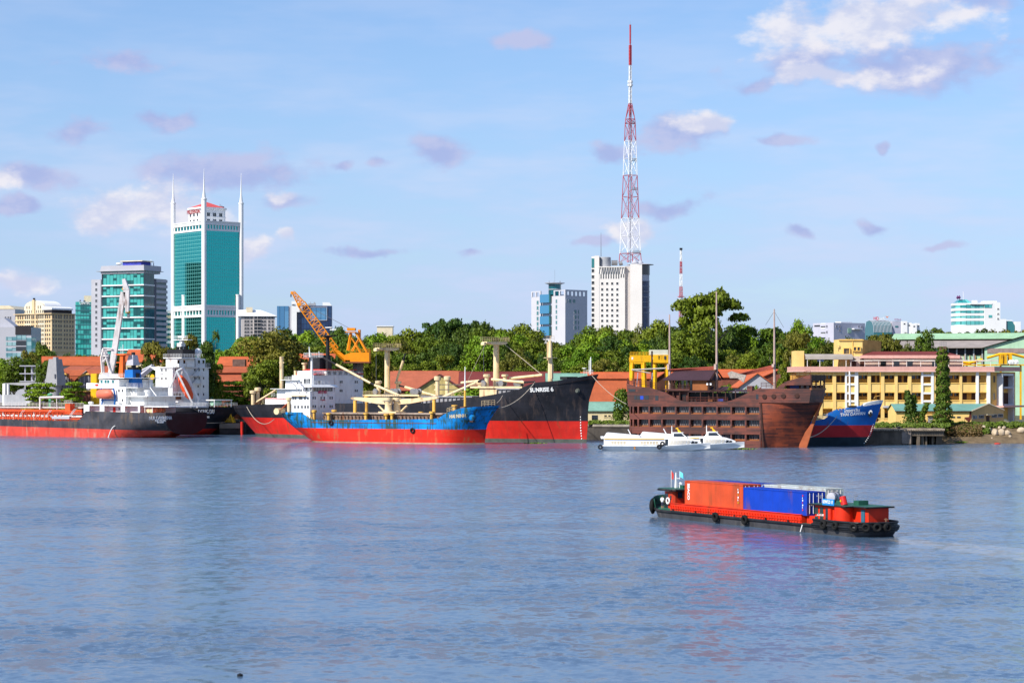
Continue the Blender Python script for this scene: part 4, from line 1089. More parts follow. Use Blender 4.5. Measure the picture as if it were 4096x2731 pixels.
 MB().box(1.5, EL + 1.5, -3.2, .1, z(1629), z(1622)).build('porch_roof', PINK, end)
 MB().box(3.2, 7.5, -.1, .05, 0, z(1636)).build('porch_door', DKWOOD, end)
 for k2 in range(4): MB().box(3.4 + k2 * .1, 7, -3 + k2 * .5, -2.4 + k2 * .5, 0, .3 + k2 * .35).build('step', CRM, end)
 # ground-floor porch with balustrade seen right of the blue ship
 MB().box(X(3530), X(3585), -5, .2, z(1630), z(1622)).build('porch_canopy', GREYW, rt)
 MB().box(X(3575), X(3584), -5, -4.4, 0, z(1628)).build('porch_pier', YEL_L, rt)
 bl = MB(); bl.box(X(3500), X(3582), -5.2, -5.0, z(1672) - .1, z(1672) + .15)
 bl.build('balustrade', YEL_L, rt)
 for k2 in range(16): MB().box(X(3504 + k2 * 4.8), X(3504 + k2 * 4.8) + .18, -5.2, -5.02, .2, z(1672)).build('baluster', YEL_L, rt)
 MB().box(X(3500), X(3582), -5.3, -4.9, 0, .9).build('plinth', YEL_L, rt)
yellow_building()

def low_house():
 D = 612.0; F = Frame(3584, D, 0, GZ)
 rt = F.root('low_house', 'low yellow house with green tin roof and plain gable end by the bank', 'house')
 X = lambda p, y=0.0: F.X(p, y); z = lambda py: ZW(py, D) - GZ
 xa = X(3885); ze = z(1643); xc = X(4015, 13)
 xm = (xa + xc) / 2; zr = F.Z(1616, 3950, 6.5) - GZ
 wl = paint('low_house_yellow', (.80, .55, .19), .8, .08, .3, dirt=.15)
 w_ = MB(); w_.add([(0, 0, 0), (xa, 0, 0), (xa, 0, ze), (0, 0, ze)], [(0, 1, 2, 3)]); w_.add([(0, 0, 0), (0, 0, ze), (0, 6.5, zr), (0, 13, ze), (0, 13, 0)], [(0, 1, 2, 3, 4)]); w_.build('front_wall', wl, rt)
 g = MB(); g.add([(xa, 0, 0), (xc, 13, 0), (xc, 13, ze), (xm, 6.5, zr), (xa, 0, ze)], [(0, 1, 2, 3, 4)]); g.build('gable_wall', paint('ochre_gable', (.62, .40, .17), .85, .08, .3, dirt=.25), rt)  # house yellow browned in the paint to stand for shade on the gable
 r_ = MB()
 r_.add([(-.4, -.5, ze - .05), (xa + .2, -.5, ze - .05), (xm + .25, 6.4, zr + .12), (-.4, 6.5, zr + .12)], [(0, 1, 2, 3)]); r_.add([(-.4, 6.5, zr + .12), (xm + .25, 6.5, zr + .12), (xc + .3, 13.4, ze), (-.4, 13.4, ze)], [(0, 1, 2, 3)])
 r_.build('roof', tile_mat('teal_tin', (.16, .36, .30)), rt)
 MB().bar((xa + .15, -.3, ze + .05), (xm + .2, 6.4, zr + .15), .3).bar((xm + .2, 6.5, zr + .15), (xc + .2, 13.2, ze + .05), .3).build('barge_board', CREAM_P, rt)
 MB().box(-.4, xa + .2, -.6, -.4, ze - .25, ze).build('gutter', DKWOOD, rt)
 for (a, b_, t, u) in ((3711, 3730, 1664, 1690),):
  MB().box(X(a), X(b_), -.1, .1, z(u), z(t)).build('window', GLASS_D, rt); MB().box(X(3706), X(3736), -.9, .1, z(1661), z(1658)).build('window_hood', wl, rt)
  for k2 in range(5): MB().box(X(a + 2 + k2 * 3.7), X(a + 2.8 + k2 * 3.7), -.22, -.12, z(u), z(t)).build('window_bar', WHITE_P, rt)
 for a, b_ in ((3803, 3820), (3828, 3842)): MB().box(X(a), X(b_), -.1, .1, z(1671), z(1665)).build('slot_window', GLASS_D, rt)
 # painted horse on the corner of the front wall (flat brown silhouette)
 hs = [(3858, 1669), (3876, 1667), (3879, 1645), (3884, 1641), (3886, 1652), (3885, 1668), (3883, 1680), (3880, 1684), (3880, 1697), (3878, 1697), (3876, 1686), (3874, 1697), (3872, 1697), (3871, 1684), (3864, 1680), (3860, 1674), (3859, 1688), (3858, 1688)]
 MB().poly([(X(a), z(b_)) for a, b_ in hs], 'y', -.012, -.004).build('wall_painting', paint('mural_brown', (.13, .03, .02), .8, .3, 1.0), rt)
 # gable openings, along the slanting wall
 d = Vector((xc - xa, 13, 0)); L = d.length; d.normalize(); ang = math.atan2(d.y, d.x)
 for t, w2, h2, py in ((.075, 1.2, .8, 1668), (.15, .5, .8, 1668), (.30, 2.6, .8, 1667), (.70, 2.6, .8, 1665), (.89, 2.6, .8, 1664)):
  p = Vector((xa, 0, 0)) + d * (L * t)
  piece('slot_window', win_mesh(w2, h2, GREYW, GLASS_D, .1, .08, 2), rt, (p.x + .03, p.y - .03, z(py)), ang)
 p = Vector((xa, 0, 0)) + d * (L * .5)
 piece('door', shared('lowdoor', lambda: MB().box(-.8, .8, -.1, .05, 0, 2.6).mesh('door', DKWOOD)), rt, (p.x + .04, p.y - .04, 0), ang)
 piece('door_hood', shared('lowhood', lambda: MB().box(-1.9, 1.9, -1.0, .05, 0, .22).mesh('door_hood', CREAM_P)), rt, (p.x + .04, p.y - .04, 2.9), ang)
low_house()

# ---------------- big green warehouse
def green_warehouse():
 D = 800.0; F = Frame(3560, D, -18, GZ)
 rt = F.root('warehouse', 'huge pale green warehouse with raised roof behind the yellow building', 'warehouse')
 X = lambda p, y=0.0: F.X(p, y)
 Z = lambda py, px, y=0.0: F.Z(py, px, y) - GZ
 L = X(4300)
 GW = paint('warehouse_green', (.36, .55, .38), .7, .08, .2, dirt=.2)
 block(rt, 0, L, 3, 40, 0, Z(1392, 3750, 3), GW)
 lo = paint('dusty_roof', (.30, .26, .24), .85, .15, .2)
 b = MB(); z0, z1 = Z(1388, 3750), Z(1358, 3750, 12)
 b.add([(-1, 0, z0), (L, 0, z0), (L, 13, z1), (-1, 13, z1), (-1, 0, z0 - .4), (L, 0, z0 - .4)], [(0, 1, 2, 3), (0, 4, 5, 1)]); b.build('lower_roof', lo, rt)
 z2, z3 = Z(1353, 3750, 11), Z(1333, 3750, 18)
 b = MB(); b.add([(-1, 10.5, z2), (L, 10.5, z2), (L, 19, z3), (-1, 19, z3), (-1, 10.5, z2 - .35), (L, 10.5, z2 - .35), (L, 29, z2), (-1, 29, z2)], [(0, 1, 2, 3), (0, 4, 5, 1), (3, 2, 6, 7)]); b.build('upper_roof', MINT_T, rt)
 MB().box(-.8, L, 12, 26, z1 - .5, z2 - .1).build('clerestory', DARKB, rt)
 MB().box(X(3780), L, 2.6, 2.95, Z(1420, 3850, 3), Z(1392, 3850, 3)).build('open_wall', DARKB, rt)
 for p in range(3790, 4000, 34): MB().box(X(p, 2), X(p, 2) + .5, 2.1, 2.6, 0, z0 - .2).build('column', GREY_P, rt)
 for p in range(3855, 3960, 22): MB().box(X(p, 2), X(p + 3, 2), 2.3, 2.58, Z(1450, p, 2), Z(1421, p, 2)).build('timber_post', paint('tan_post', (.45, .28, .12), .8), rt)
 # cross gable on the right
 g = MB(); xg0, xg1, xg2 = X(3938, -6), X(4130, -6), X(4330, -6)
 g.poly([(xg0, 0), (xg2, 0), (xg2, Z(1388, 3950, -6)), (xg1, Z(1338, 4096, -6)), (xg0, Z(1391, 3950, -6))], 'y', -6, -4); g.build('cross_gable', GW, rt)
 MB().box(xg0 + 1, xg2, -6.2, -5.9, Z(1413, 4000, -6), Z(1393, 4000, -6)).build('louvre_band', paint('brown_louvre', (.26, .19, .17), .8, .2, 1.0), rt)
 r_ = MB(); r_.add([(xg0 - 1.2, -7.2, Z(1392, 3945, -6)), (xg1, -7.2, Z(1336, 4096, -6) + .3), (xg1, 9, Z(1336, 4096, -6) + .3), (xg0 - 1.2, 9, Z(1392, 3945, -6))], [(0, 1, 2, 3)]); r_.build('cross_roof', lo, rt)
green_warehouse()

# ---------------- yard cranes
YELC = paint('crane_yellow', (.78, .42, .012), .5, .12, .4, rust=.15); ORGC = paint('crane_orange', (.80, .28, .01), .5, .1, .4)
def truss(p0, p1, h0, h1, wdt, bays, leg, brace, mat, root, name, up=Vector((0, 0, 1))):
 p0 = Vector(p0); p1 = Vector(p1); d = (p1 - p0).normalized(); s_ = d.cross(up).normalized(); u = s_.cross(d).normalized()
 b = MB()
 P = lambda t, i, j: p0.lerp(p1, t) + s_ * (wdt * (i - .5)) + u * ((h0 + (h1 - h0) * t) * (j - .5))
 for i in (0, 1):
  for j in (0, 1): b.tube(P(0, i, j), P(1, i, j), leg, n=5)
 for k2 in range(bays):
  t0, t1 = k2 / bays, (k2 + 1) / bays
  for i in (0, 1): b.tube(P(t0, i, k2 % 2), P(t1, i, 1 - k2 % 2), brace, n=4, cap=False); b.tube(P(t0, i, 0), P(t0, i, 1), brace, n=4, cap=False)
  for j in (0, 1): b.tube(P(t0, k2 % 2, j), P(t1, 1 - k2 % 2, j), brace, n=4, cap=False); b.tube(P(t0, 0, j), P(t0, 1, j), brace, n=4, cap=False)
 return b.build(name, mat, root)
def orange_crane():
 D = 700.0; F = Frame(1440, D, 0, GZ)
 rt = F.root('harbour_crane', 'orange lattice boom crane on the quay behind the trees', 'crane')
 X = lambda p: F.X(p); z = lambda py: ZW(py, D) - GZ
 pt = lambda p, q, y=0.0: (X(p), y, z(q))
 truss(pt(1338, 1400), pt(1205, 1215), 2.9, 2.6, 2.4, 14, .17, .07, ORGC, rt, 'boom_lower')
 truss(pt(1205, 1215), pt(1172, 1168), 2.2, .9, 1.9, 6, .16, .07, ORGC, rt, 'boom_tip')
 MB().box(X(1188), X(1204), -1, 1, z(1222), z(1212)).box(X(1163), X(1174), -.5, .5, z(1176), z(1166)).build('boom_head', ORGC, rt)
 MB().tube(pt(1164, 1176), pt(1164, 1188), .2).build('hook', DARKB, rt)
 # slewing platform, machinery house, A-frame
 MB().box(X(1404), X(1480), -4, 5, z(1447), z(1410)).build('machinery_house', ORGC, rt)
 MB().rail([pt(1405, 1410, -4), pt(1480, 1410, -4), pt(1480, 1410, 5)], 1.1, .07, 2).build('house_rail', ORGC, rt)
 MB().poly([(X(1380), z(1420)), (X(1404), z(1412)), (X(1404), z(1440)), (X(1378), z(1440))], 'y', -2.5, 3).build('operator_cab', ORGC, rt)
 MB().box(X(1374), X(1482), -4.4, 5.4, z(1452), z(1447)).build('turntable', paint('rust_deck', (.22, .08, .04), .8), rt)
 a = MB()
 for y_ in (-3, 3):
  a.tube(pt(1392, 1402, y_), pt(1404, 1332, y_ * .7), .3, n=6).tube(pt(1470, 1410, y_), pt(1424, 1330, y_ * .7), .34, n=6).tube(pt(1408, 1404, y_), pt(1438, 1352, y_ * .8), .2, n=5).tube(pt(1442, 1410, y_), pt(1408, 1352, y_ * .8), .2, n=5)
 a.build('gantry_frame', ORGC, rt)
 MB().box(X(1390), X(1422), -2.6, 2.6, z(1322), z(1312)).box(X(1383), X(1424), -3, 3, z(1330), z(1327)).build('sheave_platform', ORGC, rt)
 MB().tube(pt(1436, 1350, 2), pt(1436, 1318, 2), .5).build('sheave_post', ORGC, rt)
 # jib foot and stay ropes
 MB().bar(pt(1338, 1400), pt(1385, 1440), 1.2).bar(pt(1322, 1375), pt(1360, 1420), .7).build('boom_foot', ORGC, rt)
 rp = MB()
 for y_ in (-.6, 0, .6): rp.tube(pt(1206, 1212, y_), pt(1400, 1314, y_), .06, n=4, cap=False)
 rp.build('stay_ropes', STEEL, rt)
 MB().lathe([(1.7, 0), (1.7, z(1452))], X(1432), .5, 14).build('pedestal', paint('pedestal_grey', (.2, .17, .15), .8), rt)
orange_crane()
def gantry_crane():
 D = 690.0; F = Frame(2522, D, 0, GZ)
 rt = F.root('gantry_crane', 'yellow box-girder gantry crane with pale cab behind the wooden ship', 'crane')
 X = lambda p: F.X(p); z = lambda py: ZW(py, D) - GZ
 MB().box(X(2520), X(2610), -1, 1.4, z(1447), z(1420)).build('girder', YELC, rt)
 MB().box(X(2611), X(2672), -1.6, 4.5, z(1451), z(1419)).build('trolley_house', YELC, rt)
 for (a, b_, c_) in ((2522, 2526, 2518), (2568, 2570, 2576), (2613, 2622, 2609), (2661, 2668, 2672)):
  for y_ in (-.6, 5):
   MB().bar((X(a) + .6, y_, z(1450)), (X(c_) + .6, y_, 0), .9).build('leg', YELC, rt)
 MB().box(X(2520), X(2672), 4.4, 5.6, z(1447), z(1428)).build('far_girder', YELC, rt)
 MB().box(X(2520), X(2578), -.9, .9, z(1455), z(1447.5)).box(X(2612), X(2672), -.9, .9, z(1455), z(1451.5)).build('sill_beam', YELC, rt)
 MB().box(X(2599), X(2671), -1.2, 4, z(1419), z(1399)).build('machine_room', paint('pale_cab', (.62, .62, .50), .6), rt)
 MB().rail([(X(2520), -.9, z(1420)), (X(2599), -.9, z(1420))], 1.0, .08, 1.0).build('walkway_rail', YELC, rt)
 for p in (2525, 2609): MB().box(X(p), X(p + 7), -1.06, -.98 if p < 2600 else -1.0, z(1438), z(1428)).build('plate', WHITE_P, rt)
 MB().poly([(X(2631), z(1424)), (X(2637), z(1424)), (X(2635), z(1430)), (X(2636), z(1436)), (X(2632), z(1436)), (X(2633), z(1430))], 'y', -1.75, -1.62).build('hook_mark', BLACK_P, rt)
 MB().box(X(2655), X(2662), -1.8, -1.5, z(1436), z(1424)).build('cab_window', GLASS_D, rt)
gantry_crane()
def yard_gantry():
 D = 700.0; F = Frame(3830, D, 0, GZ)
 rt = F.root('yard_crane', 'yellow yard crane with sloping arms above the yellow building roof', 'crane')
 X = lambda p: F.X(p); z = lambda py: ZW(py, D) - GZ
 P = lambda p, q, y=0.0: (X(p), y, z(q))
 b = MB(); b.bar(P(3948, 1431), P(4000, 1416), .6); b.build('arm', YELC, rt); MB().bar(P(4000, 1416), P(4050, 1416), .6).build('arm', YELC, rt); MB().bar(P(4050, 1416), P(4100, 1429), .6).build('arm', YELC, rt)
 MB().bar(P(3830, 1446), P(3875, 1452), .7).build('arm', YELC, rt); MB().bar(P(3875, 1452), P(3930, 1438), .7).build('arm', YELC, rt)
 for p in (3998, 4014, 4034): MB().box(X(p), X(p + 11), -1.2, 1.4, z(1456), z(1418)).build('winch_tower', YELC, rt)
 for p in (4036, 4046, 4060): MB().lathe([(.05, -.4), (.75, -.3), (.8, .1), (.05, .3)], 0, 0, 12).build('cable_reel', WHITE_P, rt).matrix_local = Matrix.Translation((X(p), -2, z(1448))) @ Matrix.Rotation(R(90), 4, 'X')
 MB().box(X(3840), X(4110), -.5, .8, z(1462), z(1457)).build('track_beam', YELC, rt)
 for p in (3850, 3935, 4000, 4080): MB().box(X(p), X(p) + .5, -.2, .5, 0, z(1462)).build('leg', YELC, rt)
yard_gantry()

# ---------------- old jetty on the right
def jetty():
 D = 569.0; F = Frame(3440, D, 0, 0)
 rt = F.root('jetty', 'old concrete jetty with worn deck edge and square piles', 'jetty')
 X = lambda p: F.X(p); z = lambda py: ZW(py, D)
 OLD = paint('jetty_concrete', (.12, .095, .07), .85, .35, .35, dirt=.6, bump=.5); EDGE = paint('jetty_edge', (.36, .28, .20), .85, .3, .8, dirt=.4, bump=.5)
 MB().box(X(3430), X(3607), 0, 20, -1, z(1722)).build('quay_block', OLD, rt)
 MB().box(X(3430), X(3778), -.4, 20, z(1722), z(1714)).build('deck', EDGE, rt)
 MB().box(X(3607), X(3777), .2, 19, z(1743), z(1722) - .02).build('deck_beam', OLD, rt)
 MB().box(X(3607), X(3644), -.15, 2, z(1775), z(1722) - .03).build('fascia_panel', paint('pale_fascia', (.22, .18, .15), .85, .3, .6, dirt=.5), rt)
 for a, b_ in ((3612, 3622), (3646, 3653), (3669, 3681), (3688, 3700), (3706, 3712), (3734, 3741), (3752, 3776)):
  MB().box(X(a), X(b_), .3 + (a % 3), 2.4 + (a % 3), -1, z(1735)).build('pile', OLD, rt)
 for p in (3625, 3660, 3700, 3745): MB().box(X(p), X(p + 12), 10, 12, -1, z(1735)).build('pile', OLD, rt)
 for k2 in range(28):
  p = 3500 + k2 * 10
  MB().box(X(p), X(p + 5), -.55, -.38, z(1724), z(1717 + random.random() * 3)).build('deck_bracket', OLD, rt)
 MB().lathe([(.4, z(1714)), (.45, z(1711)), (.7, z(1708)), (.3, z(1705))], X(3598), 1, 10).build('bollard', BLACK_P, rt, True)
jetty()
# muddy bank with stones
MUD = paint('river_mud', (.16, .115, .065), .75, .3, .5, bump=.6, bscale=1.2)
mb_ = MB()
N_ = 40
xs_ = [XW(3740, 584) + i * 2.2 for i in range(N_)]
BANK = [(582, -.3), (585, .15), (588, .9), (591, 1.9), (594, 2.9), (597, 3.8), (601, 4.45), (640, 4.55)]
for j, (y, z) in enumerate(BANK):
 for i, x in enumerate(xs_):
  mb_.v.append((x, y + 1.2 * noise.noise((x * .15, j, 0)), z + (.25 * noise.noise((x * .4, y * .4, 3)) if 0 < j < 7 else 0)))
for j in range(len(BANK) - 1):
 for i in range(N_ - 1): mb_.f.append((j * N_ + i, j * N_ + i + 1, (j + 1) * N_ + i + 1, (j + 1) * N_ + i)); mb_.m.append(0)
tag(mb_.build('bank', MUD, None, True), 'muddy river bank at low water', None, None, 'structure')
def rock_mesh(seed):
 bm = bmesh.new(); bmesh.ops.create_icosphere(bm, subdivisions=2, radius=1)
 for v in bm.verts:
  k2 = 1 + .28 * noise.noise(v.co * 1.1 + Vector((seed * 9, 0, 0))); v.co *= k2
 me = bpy.data.meshes.new('rock'); bm.to_mesh(me); bm.free(); me.materials.append(paint('pale_rock', (.50, .40, .28), .85, .2, .8, bump=.5))
 me.polygons.foreach_set('use_smooth', [True] * len(me.polygons)); me.set_sharp_from_angle(angle=R(30)); return me
rocks = [(3936, 1712, 596, 11, 11, 'upright pale boulder below the gable house'), (3958, 1718, 595, 8, 8, 'small tawny boulder right of the upright pale boulder'),
         (3980, 1733, 592, 13, 14, 'leftmost of three big leaning boulders on the mud'), (4005, 1733, 592, 13, 14, 'middle one of three big leaning boulders on the mud'), (4030, 1730, 592, 13, 11, 'rounded right one of three big boulders on the mud'),
         (3998, 1713, 597, 8, 6, 'small pale stone above the middle leaning boulder'), (4016, 1714, 597, 9, 6, 'flat pale stone above the rounded boulder'), (4040, 1743, 590, 7, 5, 'low stone at the foot of the rounded boulder'),
         (4086, 1724, 594, 18, 12, 'large cracked boulder at the right edge of the bank'), (3968, 1746, 589, 4, 3, 'smallest pebble-like stone at the water side')]
for i, (px, py, D, rw, rh, lb) in enumerate(rocks):
 s_ = D / FOC; zb_ = [a[1] + (b[1] - a[1]) * (D - a[0]) / (b[0] - a[0]) for a, b in zip(BANK[:-1], BANK[1:]) if a[0] <= D < b[0]][0]
 o = piece('boulder', rock_mesh(i), None, (XW(px, D), D, zb_ + rh * s_ * .55), random.random() * 3, (rw * s_ * 1.08, rw * s_ * .9, rh * s_ * 1.15))
 tag(o, lb, 'boulder', 'boulders on the muddy bank')
# ------------------------------------------------------------------ trees and plants
import numpy as np
def leaf_mat(name, c1, c2, trans=.30):
 m, n, b, o = newmat(name)
 oi = n.n('ShaderNodeObjectInfo'); g = n.n('ShaderNodeNewGeometry')
 f = n.noise(g.outputs['Position'], .22, 3.0, .6)
 mixf = n.math('ADD', n.math('MULTIPLY', oi.outputs['Random'], .8), n.math('MULTIPLY', n.rng(f, .3, .7), .35))
 c = n.mix(mixf, c1, c2)
 n.l(c, b.inputs['Base Color']); b.inputs['Roughness'].default_value = .55; b.inputs['Specular IOR Level'].default_value = .25
 tr = n.n('ShaderNodeBsdfTranslucent'); n.l(n.mix(.5, c, (.16, .22, .02, 1)), tr.inputs[0])
 ms = n.n('ShaderNodeMixShader'); ms.inputs[0].default_value = trans
 n.l(b.outputs[0], ms.inputs[1]); n.l(tr.outputs[0], ms.inputs[2]); n.l(ms.outputs[0], o.inputs[0])
 return m
LEAF = [leaf_mat('leaf_mid_green', (.065, .14, .012, 1), (.22, .27, .018, 1)), leaf_mat('leaf_dark_green', (.036, .095, .014, 1), (.125, .185, .02, 1)),
  leaf_mat('leaf_bright_green', (.14, .28, .014, 1), (.25, .38, .02, 1)), leaf_mat('leaf_olive', (.10, .13, .016, 1), (.25, .225, .03, 1))]
BARK = paint('bark', (.16, .12, .085), .9, .3, 1.5); BARK_P = paint('pale_bark', (.42, .38, .32), .85, .25, 1.2)
def cards(P, Nn, size, rng):
 """leaf quads at points P with outward normals Nn; returns verts (4n,3)"""
 n = len(P)
 rnd = rng.normal(size=(n, 3)); d = Nn * .75 + rnd * .65; d /= np.linalg.norm(d, axis=1, keepdims=True)
 a = np.cross(d, rng.normal(size=(n, 3))); a /= np.linalg.norm(a, axis=1, keepdims=True); b = np.cross(d, a)
 s = (size * (.6 + .8 * rng.random(n)))[:, None]
 V = np.empty((n, 4, 3)); V[:, 0] = P - a * s; V[:, 1] = P - b * s * .7; V[:, 2] = P + a * s; V[:, 3] = P + b * s * .7
 return V.reshape(-1, 3)
def card_mesh(name, P, Nn, size, mat, rng, soft=.75):
 V = cards(P, Nn, size, rng); n = len(P)
 me = bpy.data.meshes.new(name)
 me.vertices.add(4 * n); me.vertices.foreach_set('co', V.ravel())
 me.loops.add(4 * n); me.loops.foreach_set('vertex_index', np.arange(4 * n, dtype=np.int32))
 me.polygons.add(n); me.polygons.foreach_set('loop_start', np.arange(0, 4 * n, 4, dtype=np.int32))
 try: me.polygons.foreach_set('loop_total', np.full(n, 4, dtype=np.int32))
 except Exception: pass
 me.update(calc_edges=True); me.validate()
 nn = Nn * soft + rng.normal(size=(n, 3)) * .35; nn /= np.linalg.norm(nn, axis=1, keepdims=True)
 me.polygons.foreach_set('use_smooth', [True] * n)
 me.normals_split_custom_set([tuple(x) for x in np.repeat(nn, 4, axis=0)])
 me.materials.append(mat)
 return me
def crown_lobes(kind, rng):
 L = []
 if kind == 'broad':
  for i in range(20):
   a = rng.random() * 6.283; r = .40 * math.sqrt(rng.random()); z = .86 - .9 * r * r - .16 * rng.random()
   L.append((r * math.cos(a), r * math.sin(a), z, .085 + .07 * rng.random(), .055 + .04 * rng.random()))
 elif kind == 'round':
  for i in range(24):
   d = rng.normal(size=3); d /= np.linalg.norm(d); k = .30 * rng.random() ** .4
   L.append((d[0] * k * 1.05, d[1] * k * 1.05, .60 + d[2] * k * .95, .11 + .07 * rng.random(), .09 + .06 * rng.random()))
 elif kind == 'umbrella':
  for i in range(44):
   a = rng.random() * 6.283; r = .40 * rng.random() ** .75; z = .90 - .5 * r * r - .19 * rng.random() ** 1.5 + .02 * math.sin(3 * a)
   L.append((r * math.cos(a), r * math.sin(a), z, .06 + .06 * rng.random(), .035 + .035 * rng.random()))
 elif kind == 'dome':
  for i in range(48):
   a = rng.random() * 6.283; r = .42 * math.sqrt(rng.random()); z = (.86 - 1.25 * r * r) * (1 - .5 * rng.random() ** 2)
   L.append((r * math.cos(a), r * math.sin(a), z, .06 + .075 * rng.random(), .05 + .06 * rng.random()))
 elif kind == 'tall':
  for i in range(24):
   t = rng.random(); a = rng.random() * 6.283; r = (.30 - .16 * abs(t - .45)) * rng.random() ** .5
   L.append((r * math.cos(a), r * math.sin(a), .28 + .64 * t, .09 + .07 * rng.random(), .06 + .05 * rng.random()))
 elif kind == 'tier':
  for i in range(44):
   t = (i % 6) / 5; a = rng.random() * 6.283; r = (.40 - .22 * t) * rng.random() ** .5
   L.append((r * math.cos(a), r * math.sin(a), .26 + .64 * t + .05 * rng.random(), .10 + .07 * rng.random(), .05 + .03 * rng.random()))
 elif kind == 'bush':
  for i in range(22):
   a = rng.random() * 6.283; r = .36 * math.sqrt(rng.random()); z = (.75 - 1.6 * r * r) * rng.random()
   L.append((r * math.cos(a), r * math.sin(a), max(.08, z), .12 + .06 * rng.random(), .12 + .08 * rng.random()))
 return L
def crown_mesh(kind, seed, mat, n=9000, size=.0155, open_=0.0):
 rng = np.random.default_rng(seed)
 L = crown_lobes(kind, rng)
 w_ = np.array([l[3] * l[3] for l in L]); w_ /= w_.sum()
 Ps, Ns = [], []
 for l, k in zip(L, (w_ * n).astype(int)):
  d = rng.normal(size=(k, 3)); d /= np.linalg.norm(d, axis=1, keepdims=True)
  d[:, 2] = np.where(d[:, 2] < -.35, -d[:, 2], d[:, 2])
  r = (.72 + .34 * rng.random(k))[:, None]
  bump = (1 + .22 * np.sin(d[:, 0:1] * 9 + seed) * np.cos(d[:, 1:2] * 8))
  Ps.append(np.array(l[:3]) + d * r * bump * np.array([l[3], l[3], l[4]])); Ns.append(d)
 return card_mesh('crown', np.concatenate(Ps), np.concatenate(Ns), size, mat, rng), L
def trunk_mesh(L, seed, mat, r=.016, lean=0.0):
 rng = random.Random(seed); b = MB()
 fork = Vector((rng.uniform(-.02, .02), rng.uniform(-.02, .02), min(l[2] for l in L) * .75))
 b.tube((0, 0, -.02), fork, r * 1.3, r, 7)
 for l in rng.sample(L, min(9, len(L))):
  mid = fork.lerp(Vector(l[:3]), .5) + Vector((rng.uniform(-.03, .03), rng.uniform(-.03, .03), -.02))
  b.tube(fork, mid, r * .6, r * .4, 5, cap=False); b.tube(mid, Vector(l[:3]) , r * .4, r * .12, 5, cap=False)
 return b.mesh('trunk', mat, True)
CROWNS = []
for i, (kd, lm) in enumerate((('round', 0), ('broad', 1), ('round', 1), ('tall', 0), ('round', 2), ('broad', 0), ('tall', 3), ('round', 3), ('broad', 3), ('tall', 1), ('dome', 0), ('dome', 1), ('dome', 3), ('dome', 2), ('umbrella', 0), ('umbrella', 1))):
 cm, L_ = crown_mesh(kd, 100 + i, LEAF[lm]); CROWNS.append((cm, trunk_mesh(L_, i, BARK if i % 3 else BARK_P), kd))
def tree(label, px, D, top, wpx, var, group=None, name='tree', z0=GZ, base=None, crown=None):
 cm, tm, kd = crown or CROWNS[var % len(CROWNS)]
 H = (ZW(top, D) - z0) / .95; W_ = wpx * D / FOC / .86
 o = bpy.data.objects.new(name, None); COL.objects.link(o); o.location = (XW(px, D), D, z0); o.rotation_euler = (0, 0, random.random() * 6.28); o.scale = (W_, W_, H)
 tag(o, label, 'tree', group)
 piece('trunk', tm, o, (0, 0, 0)); piece('crown', cm, o, (0, 0, 0))
 return o
PROF = [(-60,1425),(0,1425),(100,1400),(130,1365),(190,1370),(260,1400),(420,1395),(560,1390),(640,1375),(700,1370),(780,1372),(860,1370),(900,1378),(960,1345),(1050,1305),(1150,1300),(1230,1322),(1330,1310),(1400,1312),(1500,1316),(1580,1305),(1680,1298),(1750,1280),(1800,1274),(1870,1290),(1910,1282),(1990,1290),(2090,1287),(2150,1322),(2200,1340),(2262,1347),(2330,1312),(2400,1302),(2480,1292),(2560,1285),(2640,1264),(2700,1268),(2750,1280),(3000,1285),(3100,1285),(3200,1290),(3260,1330),(3330,1352),(3400,1345),(3460,1340),(3560,1318),(3640,1322),(3720,1285),(3800,1298),(3880,1312),(3960,1290),(4020,1302),(4160,1297)]
def prof(px):
 for (a, ya), (b, yb) in zip(PROF[:-1], PROF[1:]):
  if a <= px <= b: return ya + (yb - ya) * (px - a) / (b - a)
 return 1320
GW_ = 'trees of the dense wood behind the quay sheds'
GR_ = 'trees behind the green warehouse'
GL_ = 'low trees below the office towers'
rw = random.Random(3)
ORD = 'first second third fourth fifth sixth seventh eighth ninth tenth eleventh twelfth'.split()
SEG = [(1180, 'right of the teal tower'), (1500, 'around the orange crane'), (1800, 'behind the first cargo mast'), (2090, 'behind the second cargo mast'), (2370, 'below the grey drum hotel'), (2620, 'below the white television block'), (2900, 'behind the wooden pavilion'), (9999, 'left of the yellow building')]
HUE = {0: 'green', 1: 'dark', 2: 'dark', 3: 'green', 7: 'olive', 10: 'green', 11: 'dark', 12: 'olive', 13: 'bright'}
def row(rname, a_, b_, D, jit, dy, wlo, whi, vs, lo, hi, group, segs, wood='of the wood'):
 cnt = {}; px = a_
 while px < b_:
  seg = next(t for e, t in segs if px < e); i = cnt[seg] = cnt.get(seg, -1) + 1
  v = rw.choice(vs); top = prof(px) + dy[0] + rw.uniform(dy[1], dy[2])
  tree('%s tree %s, %s from left in %s %s' % (HUE[v], seg, ORD[min(i, 11)], rname, wood), px, D + rw.uniform(-jit, jit), top, rw.uniform(wlo, whi), v, group); px += rw.uniform(lo, hi)
VB = (10, 11, 12, 10, 11, 0, 2, 7, 1, 13); VM = (10, 11, 12, 10, 11, 0, 2, 7, 13, 3)
row('back row', 900, 3270, 930, 30, (0, 2, 22), 150, 230, VB, 46, 74, GW_, SEG)
row('second row', 960, 3260, 870, 18, (52, -22, 26), 130, 220, VM, 54, 88, GW_, SEG)
row('third row', 930, 3240, 815, 18, (98, -22, 26), 130, 220, VM, 54, 88, GW_, SEG)
row('front row', 1060, 3210, 775, 18, (138, -22, 26), 130, 220, VM, 54, 88, GW_, SEG)
